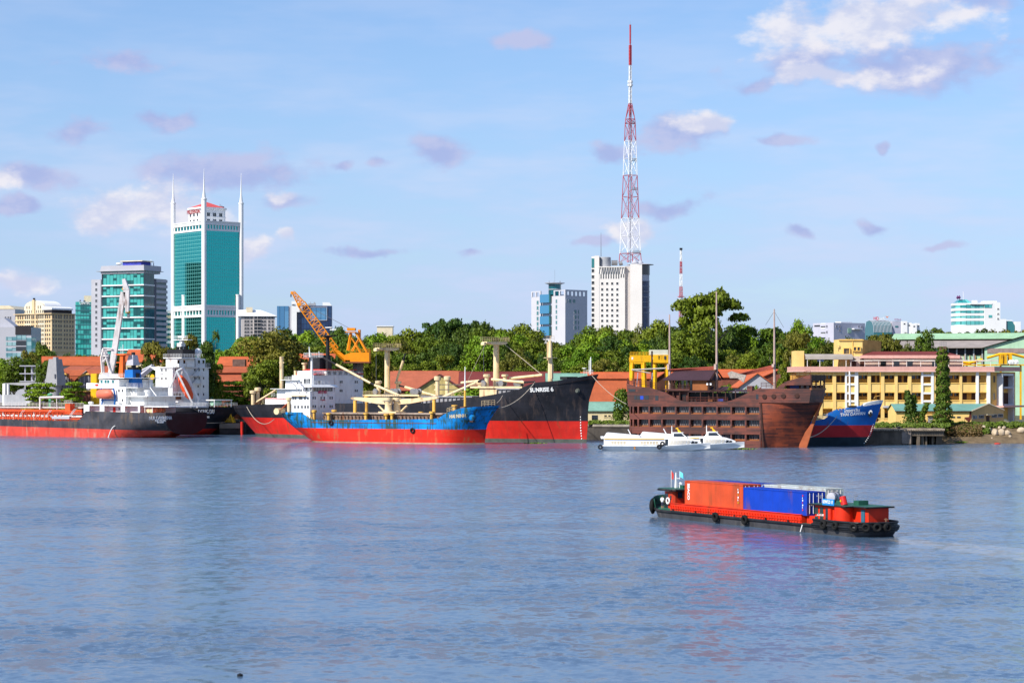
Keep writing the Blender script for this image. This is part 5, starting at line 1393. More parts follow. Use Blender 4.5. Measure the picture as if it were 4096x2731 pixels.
row('the row', 3285, 4190, 1010, 30, (0, 0, 12), 120, 190, (11, 11, 10, 2, 12), 44, 70, GR_, [(3500, 'below the grey block'), (3700, 'below the bank'), (4000, 'below the white office'), (9999, 'at the frame edge')], 'over the warehouse')
row('the row', 110, 720, 905, 30, (0, 2, 20), 90, 140, (10, 11, 12, 2), 42, 64, GL_, [(300, 'below the beige hotel'), (560, 'below the banded office tower'), (9999, 'below the spired tower')], 'of low trees')
# trees that stand out one by one
SP = [('green tree left of the orange crane house', 1330, 695, 1412, 110, 11), ('green tree right of the orange crane house', 1510, 712, 1385, 110, 10), ('bright leafy tree at the frame edge left of the steel deck', -20, 800, 1428, 170, 4), ('rounded green tree just left of the steel parking deck', 60, 795, 1432, 170, 0), ('green tree rising between steel deck and beige hotel', 130, 810, 1425, 130, 2),
      ('dark tree in front of the beige hotel corner', 150, 960, 1362, 105, 1), ('sparse umbrella tree in front of the orange shed below the teal tower', 625, 775, 1342, 125, 8),
      ('tall dark tree right behind the white ship superstructure', 838, 706, 1344, 125, 9), ('flat-topped dark tree above the wood left of the second cargo mast', 1790, 940, 1268, 230, 15), ('small flat-topped tree above the wood by the grey hotel', 1915, 950, 1276, 110, 15), ('olive tree behind the white ship funnel', 760, 790, 1358, 110, 6), ('broad olive tree with pale forked trunk behind the red-hulled stern', 1110, 752, 1302, 320, 7), ('dense bushy tree with white trunk left of the cream ship post', 1082, 706, 1425, 190, 10), ('dark bushy tree in front of the cream-walled orange shed', 1012, 708, 1452, 90, 11), ('green tree between the white ship and the brown-orange roofs', 872, 704, 1462, 80, 3), ('green tree before the orange roof below the banded tower', 588, 722, 1422, 80, 11), ('rounded tree at the left end of the orange shed', 190, 730, 1428, 110, 10),
      ('bright green rounded tree between teal tower and olive tree', 1010, 800, 1345, 170, 4), ('bright light green tree behind the second cargo mast', 1935, 745, 1338, 210, 4),
      ('bright green rounded tree above the yellow gantry crane', 2600, 770, 1395, 210, 4), ('pale green billowing tree right of the yellow gantry crane', 2780, 800, 1305, 230, 0), ('giant emergent tree with open crown above the whole wood', 2840, 850, 1166, 300, 14),
      ('bright round tree top left of the yellow stair tower', 3200, 850, 1270, 125, 4), ('leaning tree with thin pale trunks beside the wooden bow', 3190, 655, 1348, 150, 6), ('slender tree with bare lower stem behind the wooden bow', 3135, 660, 1405, 90, 3),
      ('feathery tree in front of the green warehouse roof', 3705, 740, 1328, 110, 0), ('open tree left of the feathery tree before the warehouse', 3540, 745, 1308, 150, 8), ('small tree before the grey warehouse roof', 3625, 735, 1362, 120, 7), ('dark tree behind the yellow stair tower', 3400, 760, 1335, 110, 2), ('brown-green tree left of the yellow stair tower', 3310, 740, 1350, 120, 7)]
for lb, px, D, top, w_, var in SP: tree(lb, px, D, top, w_, var)
TIER = crown_mesh('tier', 55, LEAF[2], 5200, .022); TIER = (TIER[0], trunk_mesh(TIER[1], 5, BARK, .012), 'tier')
BUSH = [crown_mesh('bush', 70 + i, LEAF[k], 3000, .03) for i, k in enumerate((2, 0, 1))]
BUSH = [(c, trunk_mesh(L_, 80 + i, BARK, .012), 'bush') for i, (c, L_) in enumerate(BUSH)]
for lb, px, D, top, w_, cr in (('layered almond tree in front of the brick hall', 290, 705, 1535, 125, TIER), ('layered tree under the grey crane arm', 165, 708, 1540, 170, TIER), ('layered bushy tree on the quay right of the black stern', 935, 712, 1532, 190, TIER),
                               ('shrubby tree left of the wooden stern', 2492, 642, 1532, 95, BUSH[1])):
 tree(lb, px, D, top, w_, 0, crown=cr)
for lb, px, D, top, w_, k in (('creeper bush behind the winches of the black ship', 1640, 676, 1560, 200, 0), ('green creeper by the stained yellow gable', 1880, 680, 1535, 170, 0), ('green hedge behind the wooden ship railing near the pavilion', 2900, 640, 1522, 100, 0), ('green hedge behind the wooden ship stair', 3000, 640, 1528, 110, 0),
                               ('small bush under the cream house window', 2475, 640, 1676, 60, 1), ('dark bush by the cream house corner', 2390, 640, 1682, 45, 2)):
 tree(lb, px, D, top, w_, 0, name='bush', crown=BUSH[k])['category'] = 'bush'
# creeper-clad tower and climbers
def creeper(name, label, spine, D, mat, n, size, rough=.35, seed=1, cat='creeper'):
 """spine: [(px, py, half width px)]"""
 rng = np.random.default_rng(seed); P, Nn = [], []
 s_ = D / FOC
 for (a, b) in zip(spine[:-1], spine[1:]):
  k = int(n * abs(a[1] - b[1]) / sum(abs(p[1] - q[1]) for p, q in zip(spine[:-1], spine[1:])))
  t = rng.random(k); ang = rng.random(k) * 6.283
  w_ = (a[2] + (b[2] - a[2]) * t) * s_ * (1 + rough * (rng.random(k) - .5) + .25 * np.sin(t * 14 + ang * 2))
  x = XW(1, D) * 0 + (a[0] + (b[0] - a[0]) * t - CX) * s_; z = CH - (a[1] + (b[1] - a[1]) * t - HZ) * s_
  P.append(np.stack([x + np.cos(ang) * w_, D + np.sin(ang) * w_, z], 1)); Nn.append(np.stack([np.cos(ang), np.sin(ang), np.full(k, .25)], 1))
 P = np.concatenate(P); Nn = np.concatenate(Nn); o0 = Vector((XW(spine[-1][0], D), D, GZ))
 P -= np.array(o0)
 rt = bpy.data.objects.new(name, None); COL.objects.link(rt); rt.location = o0; tag(rt, label, cat)
 piece('foliage', card_mesh('foliage', P, Nn, size, mat, rng), rt, (0, 0, 0))
 return rt, o0
rt_, o0 = creeper('creeper_tower', 'tall post tower smothered in dark creeper', [(3770, 1388, 13), (3770, 1430, 19), (3772, 1520, 20), (3772, 1600, 24), (3770, 1660, 30), (3768, 1702, 33)], 596, LEAF[0], 6500, .28, .5, 4, 'tower')
s_ = 596 / FOC
cb_ = MB(); cb_.box(-12 * s_, 14 * s_, -1, 1, 0, ZW(1386, 596) - GZ); cb_.build('brick_shaft', paint('shaft_brown', (.15, .085, .05), .9, .2), rt_)
MB().rail([(-11 * s_, -.9, ZW(1386, 596) - GZ), (16 * s_, -.9, ZW(1386, 596) - GZ)], 1.3, .05, .5).build('top_rail', STEEL, rt_)
creeper('creeper_bush', 'ragged climber-covered stump left of the creeper tower', [(3628, 1562, 6), (3634, 1590, 12), (3640, 1630, 16), (3652, 1662, 26), (3660, 1700, 42)], 600, LEAF[1], 2600, .28, .6, 5, 'bush')
creeper('creeper_bush', 'forked climber with bare twigs above the green tin roof', [(3655, 1580, 5), (3652, 1600, 12), (3644, 1640, 14)], 601, LEAF[0], 800, .28, .7, 6, 'bush')
creeper('creeper_bush', 'small climber hanging before the barred window', [(3708, 1612, 7), (3700, 1632, 10), (3690, 1660, 8), (3686, 1700, 12)], 598, LEAF[0], 900, .26, .7, 7, 'bush')
# grass along the bank (nobody could count it)
rng = np.random.default_rng(9); P = []
for (pa, pb, Da, Db, k, zz) in ((3500, 3800, 574, 606, 7000, GZ + .2), (3790, 4130, 598, 612, 9000, GZ + .15), (3785, 3960, 592, 600, 4500, 2.6), (4040, 4130, 597, 606, 3500, 4.6), (2340, 2530, 622, 645, 2500, GZ + .1)):
 px_ = pa + (pb - pa) * rng.random(k); D_ = Da + (Db - Da) * rng.random(k)
 h = .5 * np.abs(np.sin(px_ * .06)) + .9 * rng.random(k) ** 2
 zb = np.where(D_ < 602, np.interp(D_, [588, 594, 597, 601], [.9, 2.9, 3.8, 4.45]), GZ) if pa > 3700 else np.full(k, GZ)
 P.append(np.stack([(px_ - CX) * D_ / FOC, D_, zb + h * .8], 1))
P = np.concatenate(P); Nn = np.tile(np.array([-.3, -.4, .8]), (len(P), 1))
tag(piece('grass', card_mesh('grass', P, Nn, .34, leaf_mat('grass_blades', (.07, .15, .012, 1), (.16, .21, .03, 1)), rng), None, (0, 0, 0)), 'rank green grass and weeds along the bank', 'grass', None, 'stuff')
# reeds with dry tips and weed mats
P = []
k = 2600; px_ = 3790 + 140 * rng.random(k); D_ = 590 + 8 * rng.random(k)
P = np.stack([(px_ - CX) * D_ / FOC, D_, np.interp(D_, [588, 594, 598], [.9, 2.9, 4.0]) + 1.3 * rng.random(k)], 1)
tag(piece('dry_reeds', card_mesh('dry_reeds', P, np.tile(np.array([-.3, -.5, .5]), (k, 1)), .26, leaf_mat('dry_reed', (.13, .08, .03, 1), (.20, .13, .05, 1)), rng), None, (0, 0, 0)), 'dry brown reeds below the low yellow house', 'reeds', None, 'stuff')
for lb, px, D, rx, ry in (('floating green weed by the grey-green bow waterline', 2140, 583, 2.6, .8), ('floating weed patch at the wooden ship side', 2975, 531, 3.0, .9), ('small grass tuft on the mud left of the stones', 3840, 585, 1.6, .6)):
 k = 260; P = np.stack([rng.normal(size=k) * rx * .5, rng.normal(size=k) * ry, .05 + .15 * rng.random(k) + (.25 if px > 3700 else 0)], 1)
 tag(piece('weed_mat', card_mesh('weed_mat', P, np.tile(np.array([0, -.3, .9]), (k, 1)), .16, LEAF[2], rng), None, (XW(px, D), D, 0)), lb, 'water weed', None, 'stuff')
# ------------------------------------------------------------------ ships along the quay
def lerp(a, b, t): return a + (b - a) * max(0.0, min(1.0, t))
def interp(pts, x):
 if x <= pts[0][0]: return pts[0][1]
 for (a, ya), (b, yb) in zip(pts[:-1], pts[1:]):
  if a <= x <= b: return ya + (yb - ya) * (x - a) / (b - a) if b > a else yb
 return pts[-1][1]
class Hull:
 """plated hull: xs/xb = stern and stem x at height z, hb(u,z) half breadth, sheer = [(x, z)], bands = [z of paint lines], mats one more than bands"""
 def __init__(s, xs, xb, hb, sheer, bands, mats, root, deck, nu=56, bul=1.0, zbot=-1.2, name='hull', trim=0.0):
  s.xs, s.xb, s.hb = xs, xb, hb
  b = MB()
  us = [i / nu for i in range(nu + 1)]
  us = sorted(set(us + [.005, .01, .98, .99]))
  fr = [.2, .45, .7, .86, 1.0]
  K = 1 + len(bands) + len(fr)
  cols = []; tops = []
  for u in us:
   zt = 8.0
   for _ in range(3):
    x = xs(zt) + (xb(zt) - xs(zt)) * u; zt = interp(sheer, x)
   zl = [zbot] + [bz + trim * (xs(0) + (xb(0) - xs(0)) * u) for bz in bands]
   zs = zl + [zl[-1] + (zt - zl[-1]) * f for f in fr]
   c = []
   for z in zs:
    x = xs(z) + (xb(z) - xs(z)) * u; h = max(.03, hb(u, z)); c.append((x, h, z))
   cols.append(c); tops.append(c[-1])
  nU = len(us)
  for sg in (-1, 1):
   o = len(b.v)
   for c in cols: b.v += [(x, sg * h, z) for x, h, z in c]
   for i in range(nU - 1):
    for k in range(K - 1):
     b.f.append((o + i * K + k, o + (i + 1) * K + k, o + (i + 1) * K + k + 1, o + i * K + k + 1)); b.m.append(min(k, len(mats) - 1))
  n1 = nU * K
  for i in (0, nU - 1):
   for k in range(K - 1):
    b.f.append((i * K + k, i * K + k + 1, n1 + i * K + k + 1, n1 + i * K + k)); b.m.append(min(k, len(mats) - 1))
  s.obj = b.build(name, mats, root, True)
  d = MB()
  for i in range(nU - 1):
   (x0, h0, z0), (x1, h1, z1) = tops[i], tops[i + 1]
   d.add([(x0, -h0 + .15, z0 - bul), (x1, -h1 + .15, z1 - bul), (x1, h1 - .15, z1 - bul), (x0, h0 - .15, z0 - bul)], [(0, 1, 2, 3)])
  d.build('deck', deck, root)
  s.tops = tops
 def side(s, x, z):
  u = (x - s.xs(z)) / (s.xb(z) - s.xs(z)); return s.hb(max(0, min(1, u)), z)
 def name(s, body, size, x, z, mat, root, wid=.9, slope=0.0, bold=.02, name='ship_name'):
  def fn(c):
   X_, Z_ = x + c.x, z + c.y + slope * c.x
   return Vector((X_, -s.side(X_, Z_) - .05 - c.z, Z_))
  return text(name, body, size, mat, root, None, wid=wid, fn=fn, bold=bold)
def stdhb(B, us0, us1, ub0, ub1, pb=2.2, zt=8.0, tr=0.0):
 def hb(u, z):
  t = max(0, min(1, z / zt)); us = lerp(us0, us1, t); ub = lerp(ub0, ub1, t)
  st = 1.0 if u >= us else (tr + (1 - tr) * (1 - (1 - u / us) ** 2) ** .6)
  bw = 1.0 if u <= ub else max(0.0, 1 - ((u - ub) / (1 - ub)) ** lerp(pb * .75, pb * 1.25, t))
  return B / 2 * st * bw
 return hb
RUSTDECK = paint('rusty_deck', (.16, .08, .05), .85, .3, .5, rust=.6)
RED_H = paint('red_hull', (.58, .022, .014), .5, .18, .22, rust=.2, dirt=.3, seam=.16)
RED_B = paint('bright_red_hull', (.70, .024, .010), .45, .12, .25, rust=.45, dirt=.22, rustcol=(.40, .11, .045, 1), seam=.18)
RED_S = paint('salmon_hull', (.62, .065, .045), .5, .2, .3, rust=.45, dirt=.4, rustcol=(.45, .22, .16, 1), seam=.2)
BLK_H = paint('black_hull', (.022, .023, .030), .42, .3, .25, rust=.3, dirt=.0, rustcol=(.075, .055, .05, 1), seam=.35)
GRY_H = paint('grey_black_hull', (.055, .055, .065), .5, .35, .3, rust=.5, rustcol=(.14, .10, .07, 1), seam=.25)
BLUE_H = paint('blue_hull', (.002, .23, .64), .45, .35, .30, rust=1.0, rustcol=(.025, .085, .09, 1), streak=1.0, seam=.35)
BOOT = paint('boot_topping', (.09, .10, .085), .6, .25, .5, dirt=.4)
CRMS = paint('ship_cream', (.74, .58, .34), .5, .1, .5, rust=.22)
YELS = paint('ship_yellow', (.72, .42, .08), .5, .12, .5, rust=.3)
LETTER = paint('letter_white', (.82, .82, .80), .5, .04)
ROPE = paint('mooring_rope', (.42, .36, .28), .9, .2, 2)
PORT = shared('port', lambda: MB().box(-.26, .26, -.05, .03, -.38, .38, 0).box(-.19, .19, -.07, -.04, -.3, .3, 1).mesh('port_window', [STEEL, GLASS_D]))
def ports(root, pts, rz=0.0):
 for p in pts: piece('port_window', PORT, root, p, rz)
def vent(root, x, y, z0, h, r, mat, name='ventilator'):
 return MB().lathe([(r, z0), (r, z0 + h * .78), (r * 1.7, z0 + h * .8), (r * 1.75, z0 + h * .97), (r * 1.1, z0 + h)], x, y, 12).build(name, mat, root, True)

# ============ black and red cargo ship with derricks
def cargo_ship():
 F = Frame(2352, 590.0, -38.0, 0)
 rt = F.root('cargo_ship', 'large black and red derrick cargo ship lettered SUNRISE 6 at the bow', 'ship')
 B = 21.0; near = -B / 2
 Lw = -F.X(1008, -3.0)
 xb = lambda z: lerp(-.6, 0, z / 4) if z < 10 else 3.6 * ((z - 10) / 9.0) ** 1.4
 xs = lambda z: -Lw - 9.5 * max(0, min(1, z / 8.0)) ** 1.2
 hb = stdhb(B, .30, .10, .74, .84, 2.0, 14.0)
 P = lambda px, py, y=near: (F.X(px, y), F.Z(py, px, y))
 sh = [P(905, 1622, -4), P(1010, 1618), P(1300, 1613), P(1700, 1612), P(1800, 1604), P(1900, 1590), P(2000, 1573), P(2075, 1557), P(2098, 1549, -9.5), P(2145, 1530, -8.5), P(2230, 1523, -6.5), P(2300, 1511, -4), (3.6, F.Z(1496, 2368, 0))]
 H = Hull(xs, xb, hb, sh, [1.0, 6.0], [BOOT, RED_H, BLK_H, BLK_H], rt, RUSTDECK, 70, 1.1)
 X = lambda p, y=0.0: F.X(p, y); Z = lambda q, p, y=0.0: F.Z(q, p, y)
 H.name('SUNRISE 6', 1.55, X(2171, -8), Z(1559, 2171, -8), LETTER, rt, .88, .045, .05)
 # draught marks on the stem
 for i in range(9): MB().box(-1.9, -1.6, -H.side(-1.7, 1.2 + i * .75) - .05, -H.side(-1.7, 1.2 + i * .75) + .1, 1.0 + i * .75, 1.35 + i * .75).build('draught_mark', LETTER, rt)
 an = MB(); hx, hz_ = X(2302, -4), Z(1563, 2302, -4); an.lathe([(.45, -.4), (.75, 0), (.5, .5)], 0, 0, 10); ao = an.build('hawse_pipe', BOOT, rt, True); ao.location = (hx, -H.side(hx, hz_) - .1, hz_); ao.rotation_euler = (R(90), 0, 0)
 # superstructure aft
 ys = -9.8; xf = X(1254, ys); zd = Z(1616, 1200, ys) - .8
 yfar = F.hit(1452, 1540, x=xf).y
 z = lambda q: F.Z(q, 1254, ys)
 GF = WHITE_S
 block(rt, X(1168, ys), xf, ys, yfar, zd, z(1500), WHITE_S, 'accommodation')
 MB().box(X(1139, ys), X(1168, ys) - .05, ys + .3, yfar - 2, zd, z(1521)).build('deckhouse', WHITE_S, rt)
 MB().box(X(1100, ys), X(1139, ys) - .05, ys + .8, yfar - 3, zd, z(1556)).build('deckhouse', WHITE_S, rt)
 MB().box(X(1062, ys), X(1160, ys), ys - .1, ys + .1, zd - .5, z(1592)).build('bulwark', WHITE_S, rt)
 MB().box(X(1062, ys), X(1160, ys), ys - .16, ys - .08, z(1596), z(1593)).build('red_stripe', RED_B, rt)
 for (a, q) in ((1140, 1519), (1100, 1555)): MB().box(X(a - 12, ys), X(1200, ys), ys - .8, ys + 2, z(q + 1), z(q - 1)).build('side_deck', WHITE_S, rt)
 # bridge
 by0, by1 = F.hit(1304, 1500, x=xf - .2).y, F.hit(1416, 1500, x=xf - .2).y
 block(rt, xf - 9, xf - .15, by0, by1, z(1500) + .05, z(1479), WHITE_S, 'bridge')
 MB().box(xf - 9.5, xf + .5, by0 - .5, by1 + .5, z(1479), z(1476)).build('bridge_brim', RED_B, rt)
 MB().box(xf - 8, xf + .4, by0 - 5, by0 - .6, z(1498), z(1495)).build('wing_brim', RED_B, rt); MB().box(xf - 8, xf + .4, by1 + .6, by1 + 3.8, z(1495), z(1492)).build('wing_brim', RED_B, rt)
 bw = win_mesh(1.5, 1.0, WHITE_S, GLASS_D, .1, .06, 0)
 for i in range(5): piece('bridge_window', bw, rt, (xf - .13, by0 + (by1 - by0) * (i + .5) / 5, z(1491)), R(90))
 MB().rail([(xf, ys, z(1500)), (xf, yfar, z(1500))], 1.1, .06, 2).build('bridge_rail', WHITE_S, rt)
 for p in (1273, 1278.5, 1361, 1367.5, 1421, 1428.5):
  for q in (1527, 1562): ports(rt, [(xf + .03, F.hit(p, q, x=xf).y, F.hit(p, q, x=xf).z)], R(90))
 for p in (1190, 1205, 1220, 1235):
  for q in (1530, 1560, 1590): ports(rt, [(X(p, ys), ys - .03, F.Z(q, p, ys))])
 block(rt, X(1185, ys), X(1244, ys), ys + .5, yfar - 6, z(1500) + .02, z(1483), WHITE_S, 'upper_house')
 wv = win_mesh(1.6, 1.4, WHITE_S, GLASS_D, .12, .08, 1)
 for p in (1224, 1236): piece('wing_window', wv, rt, (X(p, ys), ys - .04, F.Z(1524, p, ys)))
 MB().rail([(X(1139, ys), ys, z(1521)), (X(1168, ys), ys, z(1521))], 1.1, .06, 1.5).build('side_rail', WHITE_S, rt)
 MB().rail([(X(1085, ys), ys, z(1588)), (X(1100, ys), ys, z(1588))], 1.1, .06, 1.5).build('side_rail', WHITE_S, rt)
 # funnel, black signal mast with radar, cream kingpost
 yc = 0.0; fx = X(1282, yc)
 MB().hexa([(fx - 3, -3), (fx + 2.4, -3), (fx + 2.4, 3), (fx - 3, 3)], [(fx - 2.4, -2.4), (fx + 1.9, -2.4), (fx + 1.9, 2.4), (fx - 2.4, 2.4)], z(1500), Z(1420, 1282)).build('funnel', BLACK_P, rt)
 mx = X(1311, yc); zz = lambda q: F.Z(q, 1311, 0)
 MB().tube((mx, 0, z(1490)), (mx, 0, zz(1350)), .75, .5, 10).tube((mx, 0, zz(1352)), (mx, 0, zz(1345)), .6, 1.8, 10).box(mx - 1.6, mx + 2.6, -1.5, 1.5, zz(1345), zz(1341)).build('signal_mast', BLACK_P, rt, True)
 MB().tube((mx + .8, 0, zz(1341)), (mx + .8, 0, zz(1326)), .12, n=6).tube((mx + 2.2, 0, zz(1341)), (mx + 2.2, 0, zz(1320)), .1, n=6).build('mast_pole', BLACK_P, rt)
 MB().box(mx - 1.0, mx + 1.8, -.15, .15, zz(1311), zz(1308)).build('radar_scanner', WHITE_P, rt); MB().box(mx + 1.0, mx + 3.6, -.15, .15, zz(1320), zz(1317)).build('radar_scanner', WHITE_P, rt)
 px_ = X(1126, 0); MB().tube((px_, 0, zd), (px_, 0, Z(1426, 1126)), .62, n=12).build('kingpost', CRMS, rt, True)
 MB().tube((px_ - 1, 0, Z(1450, 1126)), (px_ + 1.2, 0, Z(1450, 1126)), .12, n=5).build('kingpost_step', CRMS, rt)
 MB().tube((X(1020, -4), -4, Z(1612, 1020, -4)), (X(1103, -4), -4, Z(1560, 1103, -4)), .34, n=8).build('stern_boom', CRMS, rt, True)
 vent(rt, X(1012, -5), -5, Z(1620, 1012, -5), 4.6, .6, CRMS); vent(rt, X(1031, -3), -3, Z(1616, 1031, -3), 5.2, .6, CRMS)
 MB().tube((X(1182, -8), -8, z(1500)), (X(1182, -8), -8, z(1481)), .5, n=8).build('vent_pipe', CRMS, rt)
 vent(rt, X(1218, -3), -3, z(1483), 2.6, .55, CRMS)
 # two crosstree masts and the foremast
 for (p, w_, top, base, pa, pb) in ((1549, .82, 1396, 1600, 1508, 1588), (1985, .85, 1372, 1560, 1938, 2020)):
  x = X(p); zq = lambda q: F.Z(q, p, 0)
  MB().tube((x, 0, zq(base)), (x, 0, zq(top)), w_ * 1.1, w_ * .95, 14).build('mast', CRMS, rt, True)
  ya, yb = F.hit(pa, top, x=x).y, F.hit(pb, top, x=x).y
  MB().poly([(ya, zq(top - 5)), (yb, zq(top - 5)), (yb, zq(top + 1)), (yb * .45, zq(top + 7)), (ya * .45, zq(top + 7)), (ya, zq(top + 1))], 'x', x - .9, x + .9).build('crosstree', CRMS, rt)
  MB().rail([(x - 1.2, ya - .4, zq(top - 5)), (x - 1.2, yb + .4, zq(top - 5)), (x + 1.2, yb + .4, zq(top - 5))], 1.3, .06, 1.0).build('crosstree_rail', CRMS, rt)
  MB().box(x - .6, x + .6, ya - .9, ya, zq(top + 9), zq(top - 2)).build('sheave_block', CRMS, rt)
  lad = MB(); lad.tube((x + w_ * 1.0, -.25, zq(base)), (x + w_ * .98, -.25, zq(top)), .07, n=4).tube((x + w_ * 1.0, .25, zq(base)), (x + w_ * .98, .25, zq(top)), .07, n=4); lad.build('mast_ladder', YELS, rt)
  wr = MB(); wr.tube((x, ya - .4, zq(top + 9)), (x, ya - .4, zq(base - 60)), .05, n=4); wr.build('wire', STEEL, rt)
 x = X(2201); zq = lambda q: F.Z(q, 2201, 0)
 MB().tube((x, 0, zq(1530)), (x, 0, zq(1363)), .72, .5, 12).build('foremast', CRMS, rt, True)
 MB().rail([(x - .8, -.8, zq(1363)), (x + .8, .8, zq(1363)), (x - .8, .8, zq(1363)), (x - .8, -.8, zq(1363))], 1.3, .07, 1.2, 0, 1).build('crow_nest', CRMS, rt)
 MB().box(x - .8, x - .6, -.5, .5, zq(1440), zq(1368)).box(x - .5, x + .5, -2.4, 2.6, zq(1432), zq(1430)).box(x + .5, x + .8, -.4, .4, zq(1515), zq(1455)).build('foremast_fitting', CRMS, rt)
 MB().tube((x + .2, 0, zq(1363)), (x + .2, 0, zq(1342)), .06, n=4).build('mast_tip', CRMS, rt)
 # winch houses
 for (pa, pb, q0, q1, base) in ((1455, 1680, 1584, 1578, 1605), (1885, 2092, 1552, 1545, 1590)):
  x0, x1 = X(pa, -7), X(pb, -7); zt = F.Z((q0 + q1) / 2, (pa + pb) / 2, -7)
  MB().box(x0, x1, -7.5, 7, zt - .25, zt + .25).build('winch_platform', CRMS, rt)
  MB().box(x0 + 3, x0 + 10, -7.0, 6, zt - 3.4, zt - .25).build('mast_house', CRMS, rt)
  MB().rail([(x0, -7.4, zt + .25), (x0 + 5, -7.4, zt + .25)], 1, .05, 1.2).build('platform_rail', CRMS, rt)
  for i in range(5):
   u = x0 + 3 + (x1 - x0 - 6) * i / 4
   MB().lathe([(.5, -.9), (.95, -.85), (.95, -.6), (.6, -.5), (.6, .5), (.95, .6), (.95, .85), (.5, .9)], 0, 0, 10).build('winch', STEEL, rt, True).matrix_local = Matrix.Translation((u, -4.5 + (i % 2) * 3, zt + 1.1)) @ Matrix.Rotation(R(90), 4, 'X')
 for p, q0, q1, y in ((1514, 1577, 1522, -4), (1592, 1575, 1524, 4), (1947, 1550, 1496, -4), (2020, 1540, 1497, 5), (1920, 1552, 1531, -5), (1750, 1585, 1504, -5), (1789, 1580, 1504, 5)):
  vent(rt, X(p, y), y, F.Z(q0, p, y), F.Z(q1, p, y) - F.Z(q0, p, y), .6, CRMS)
 MB().box(X(1741, -5), X(1752, -5), -5.5, 5.5, Z(1560, 1750, -5), Z(1556, 1750, -5)).box(X(1741, -5), X(1752, -5), -5.5, 5.5, Z(1540, 1750, -5), Z(1536, 1750, -5)).build('goalpost_beam', CRMS, rt)
 # cargo booms
 for (p0, q0, p1, q1, y0, y1) in ((1345, 1458, 1482, 1532, -6, -4), (1500, 1540, 1618, 1590, -4, -6), (1613, 1442, 1586, 1522, 3, 4), (1622, 1548, 1745, 1584, 4, -3), (1767, 1590, 1913, 1526, -5, -4), (1845, 1531, 1918, 1522, 4, 5), (1968, 1517, 2098, 1529, -4, -6), (2040, 1513, 2170, 1499, 5, 2)):
  a = (X(p0, y0), y0, Z(q0, p0, y0)); b_ = (X(p1, y1), y1, Z(q1, p1, y1))
  MB().tube(a, b_, .40, .34, 10).build('cargo_boom', CRMS, rt, True)
 for (p0, q0, p1, q1, y0, y1) in ((1282, 1424, 1345, 1458, -6, -6), (1482, 1532, 1512, 1546, -4, -4), (1590, 1540, 1622, 1548, 4, 4), (1613, 1442, 1621, 1415, 3, 3), (1913, 1526, 1940, 1515, -4, -4), (2098, 1529, 2140, 1526, -6, -6)):
  a = (X(p0, y0), y0, Z(q0, p0, y0)); b_ = (X(p1, y1), y1, Z(q1, p1, y1)); MB().tube(a, b_, .3, .22, 8).build('boom_heel', BLACK_P, rt, True)
 st = MB(); st.tube((X(2020, 5), 5, Z(1378, 2020, 5)), (X(2165, 3), 3, Z(1497, 2165, 3)), .09, n=4).tube((X(1940, -4), -4, Z(1378, 1940, -4)), (X(1865, -7), -7, Z(1535, 1865, -7)), .06, n=4)
 tag(st.build('stay_wires', ROPE, rt), kind='stuff')
 # hatches with side stays
 HG_ = paint('hatch_grey', (.30, .30, .32), .6, .2, .6, rust=.2)
 for (pa, pb, q0, q1) in ((1690, 1890, 1606, 1588), (1990, 2085, 1572, 1557), (1455, 1655, 1612, 1596)):
  x0, x1 = X(pa, -7), X(pb, -7); zt, zb = Z(q1, pa, -7), Z(q0, pa, -7) - 1
  MB().box(x0, x1, -7, 7, zb, zt).build('hatch', HG_, rt)
  for i in range(int((x1 - x0) / 1.6)): MB().box(x0 + i * 1.6, x0 + i * 1.6 + .2, -7.5, -7.02, zb, zt - .2).build('hatch_stay', STEEL, rt)
  MB().box(x0 - .2, x1 + .2, -7.5, 7.5, zt, zt + .3).build('hatch_cover', HG_, rt)
 # forecastle fittings
 MB().tube((X(2363), 0, Z(1497, 2363)), (X(2363), 0, Z(1428, 2363)), .16, n=6).tube((X(2357), 0, Z(1498, 2357)), (X(2357), 0, Z(1440, 2357)), .12, n=6).build('jackstaff', WHITE_P, rt)
 MB().rail([(X(2345), -1.2, Z(1499, 2345)), (X(2374), -.3, Z(1497, 2374))], 1.2, .06, .9).box(X(2332), X(2344), -.3, .3, Z(1474, 2335), Z(1471, 2335)).build('stem_rail', WHITE_P, rt)
 MB().box(X(2240, -3), X(2268, -3), -3, 2, Z(1518, 2250, -3), Z(1506, 2250, -3)).build('windlass', BLACK_P, rt)
 return rt, F, H
SUN_RT, SUN_F, SUN_H = cargo_ship()

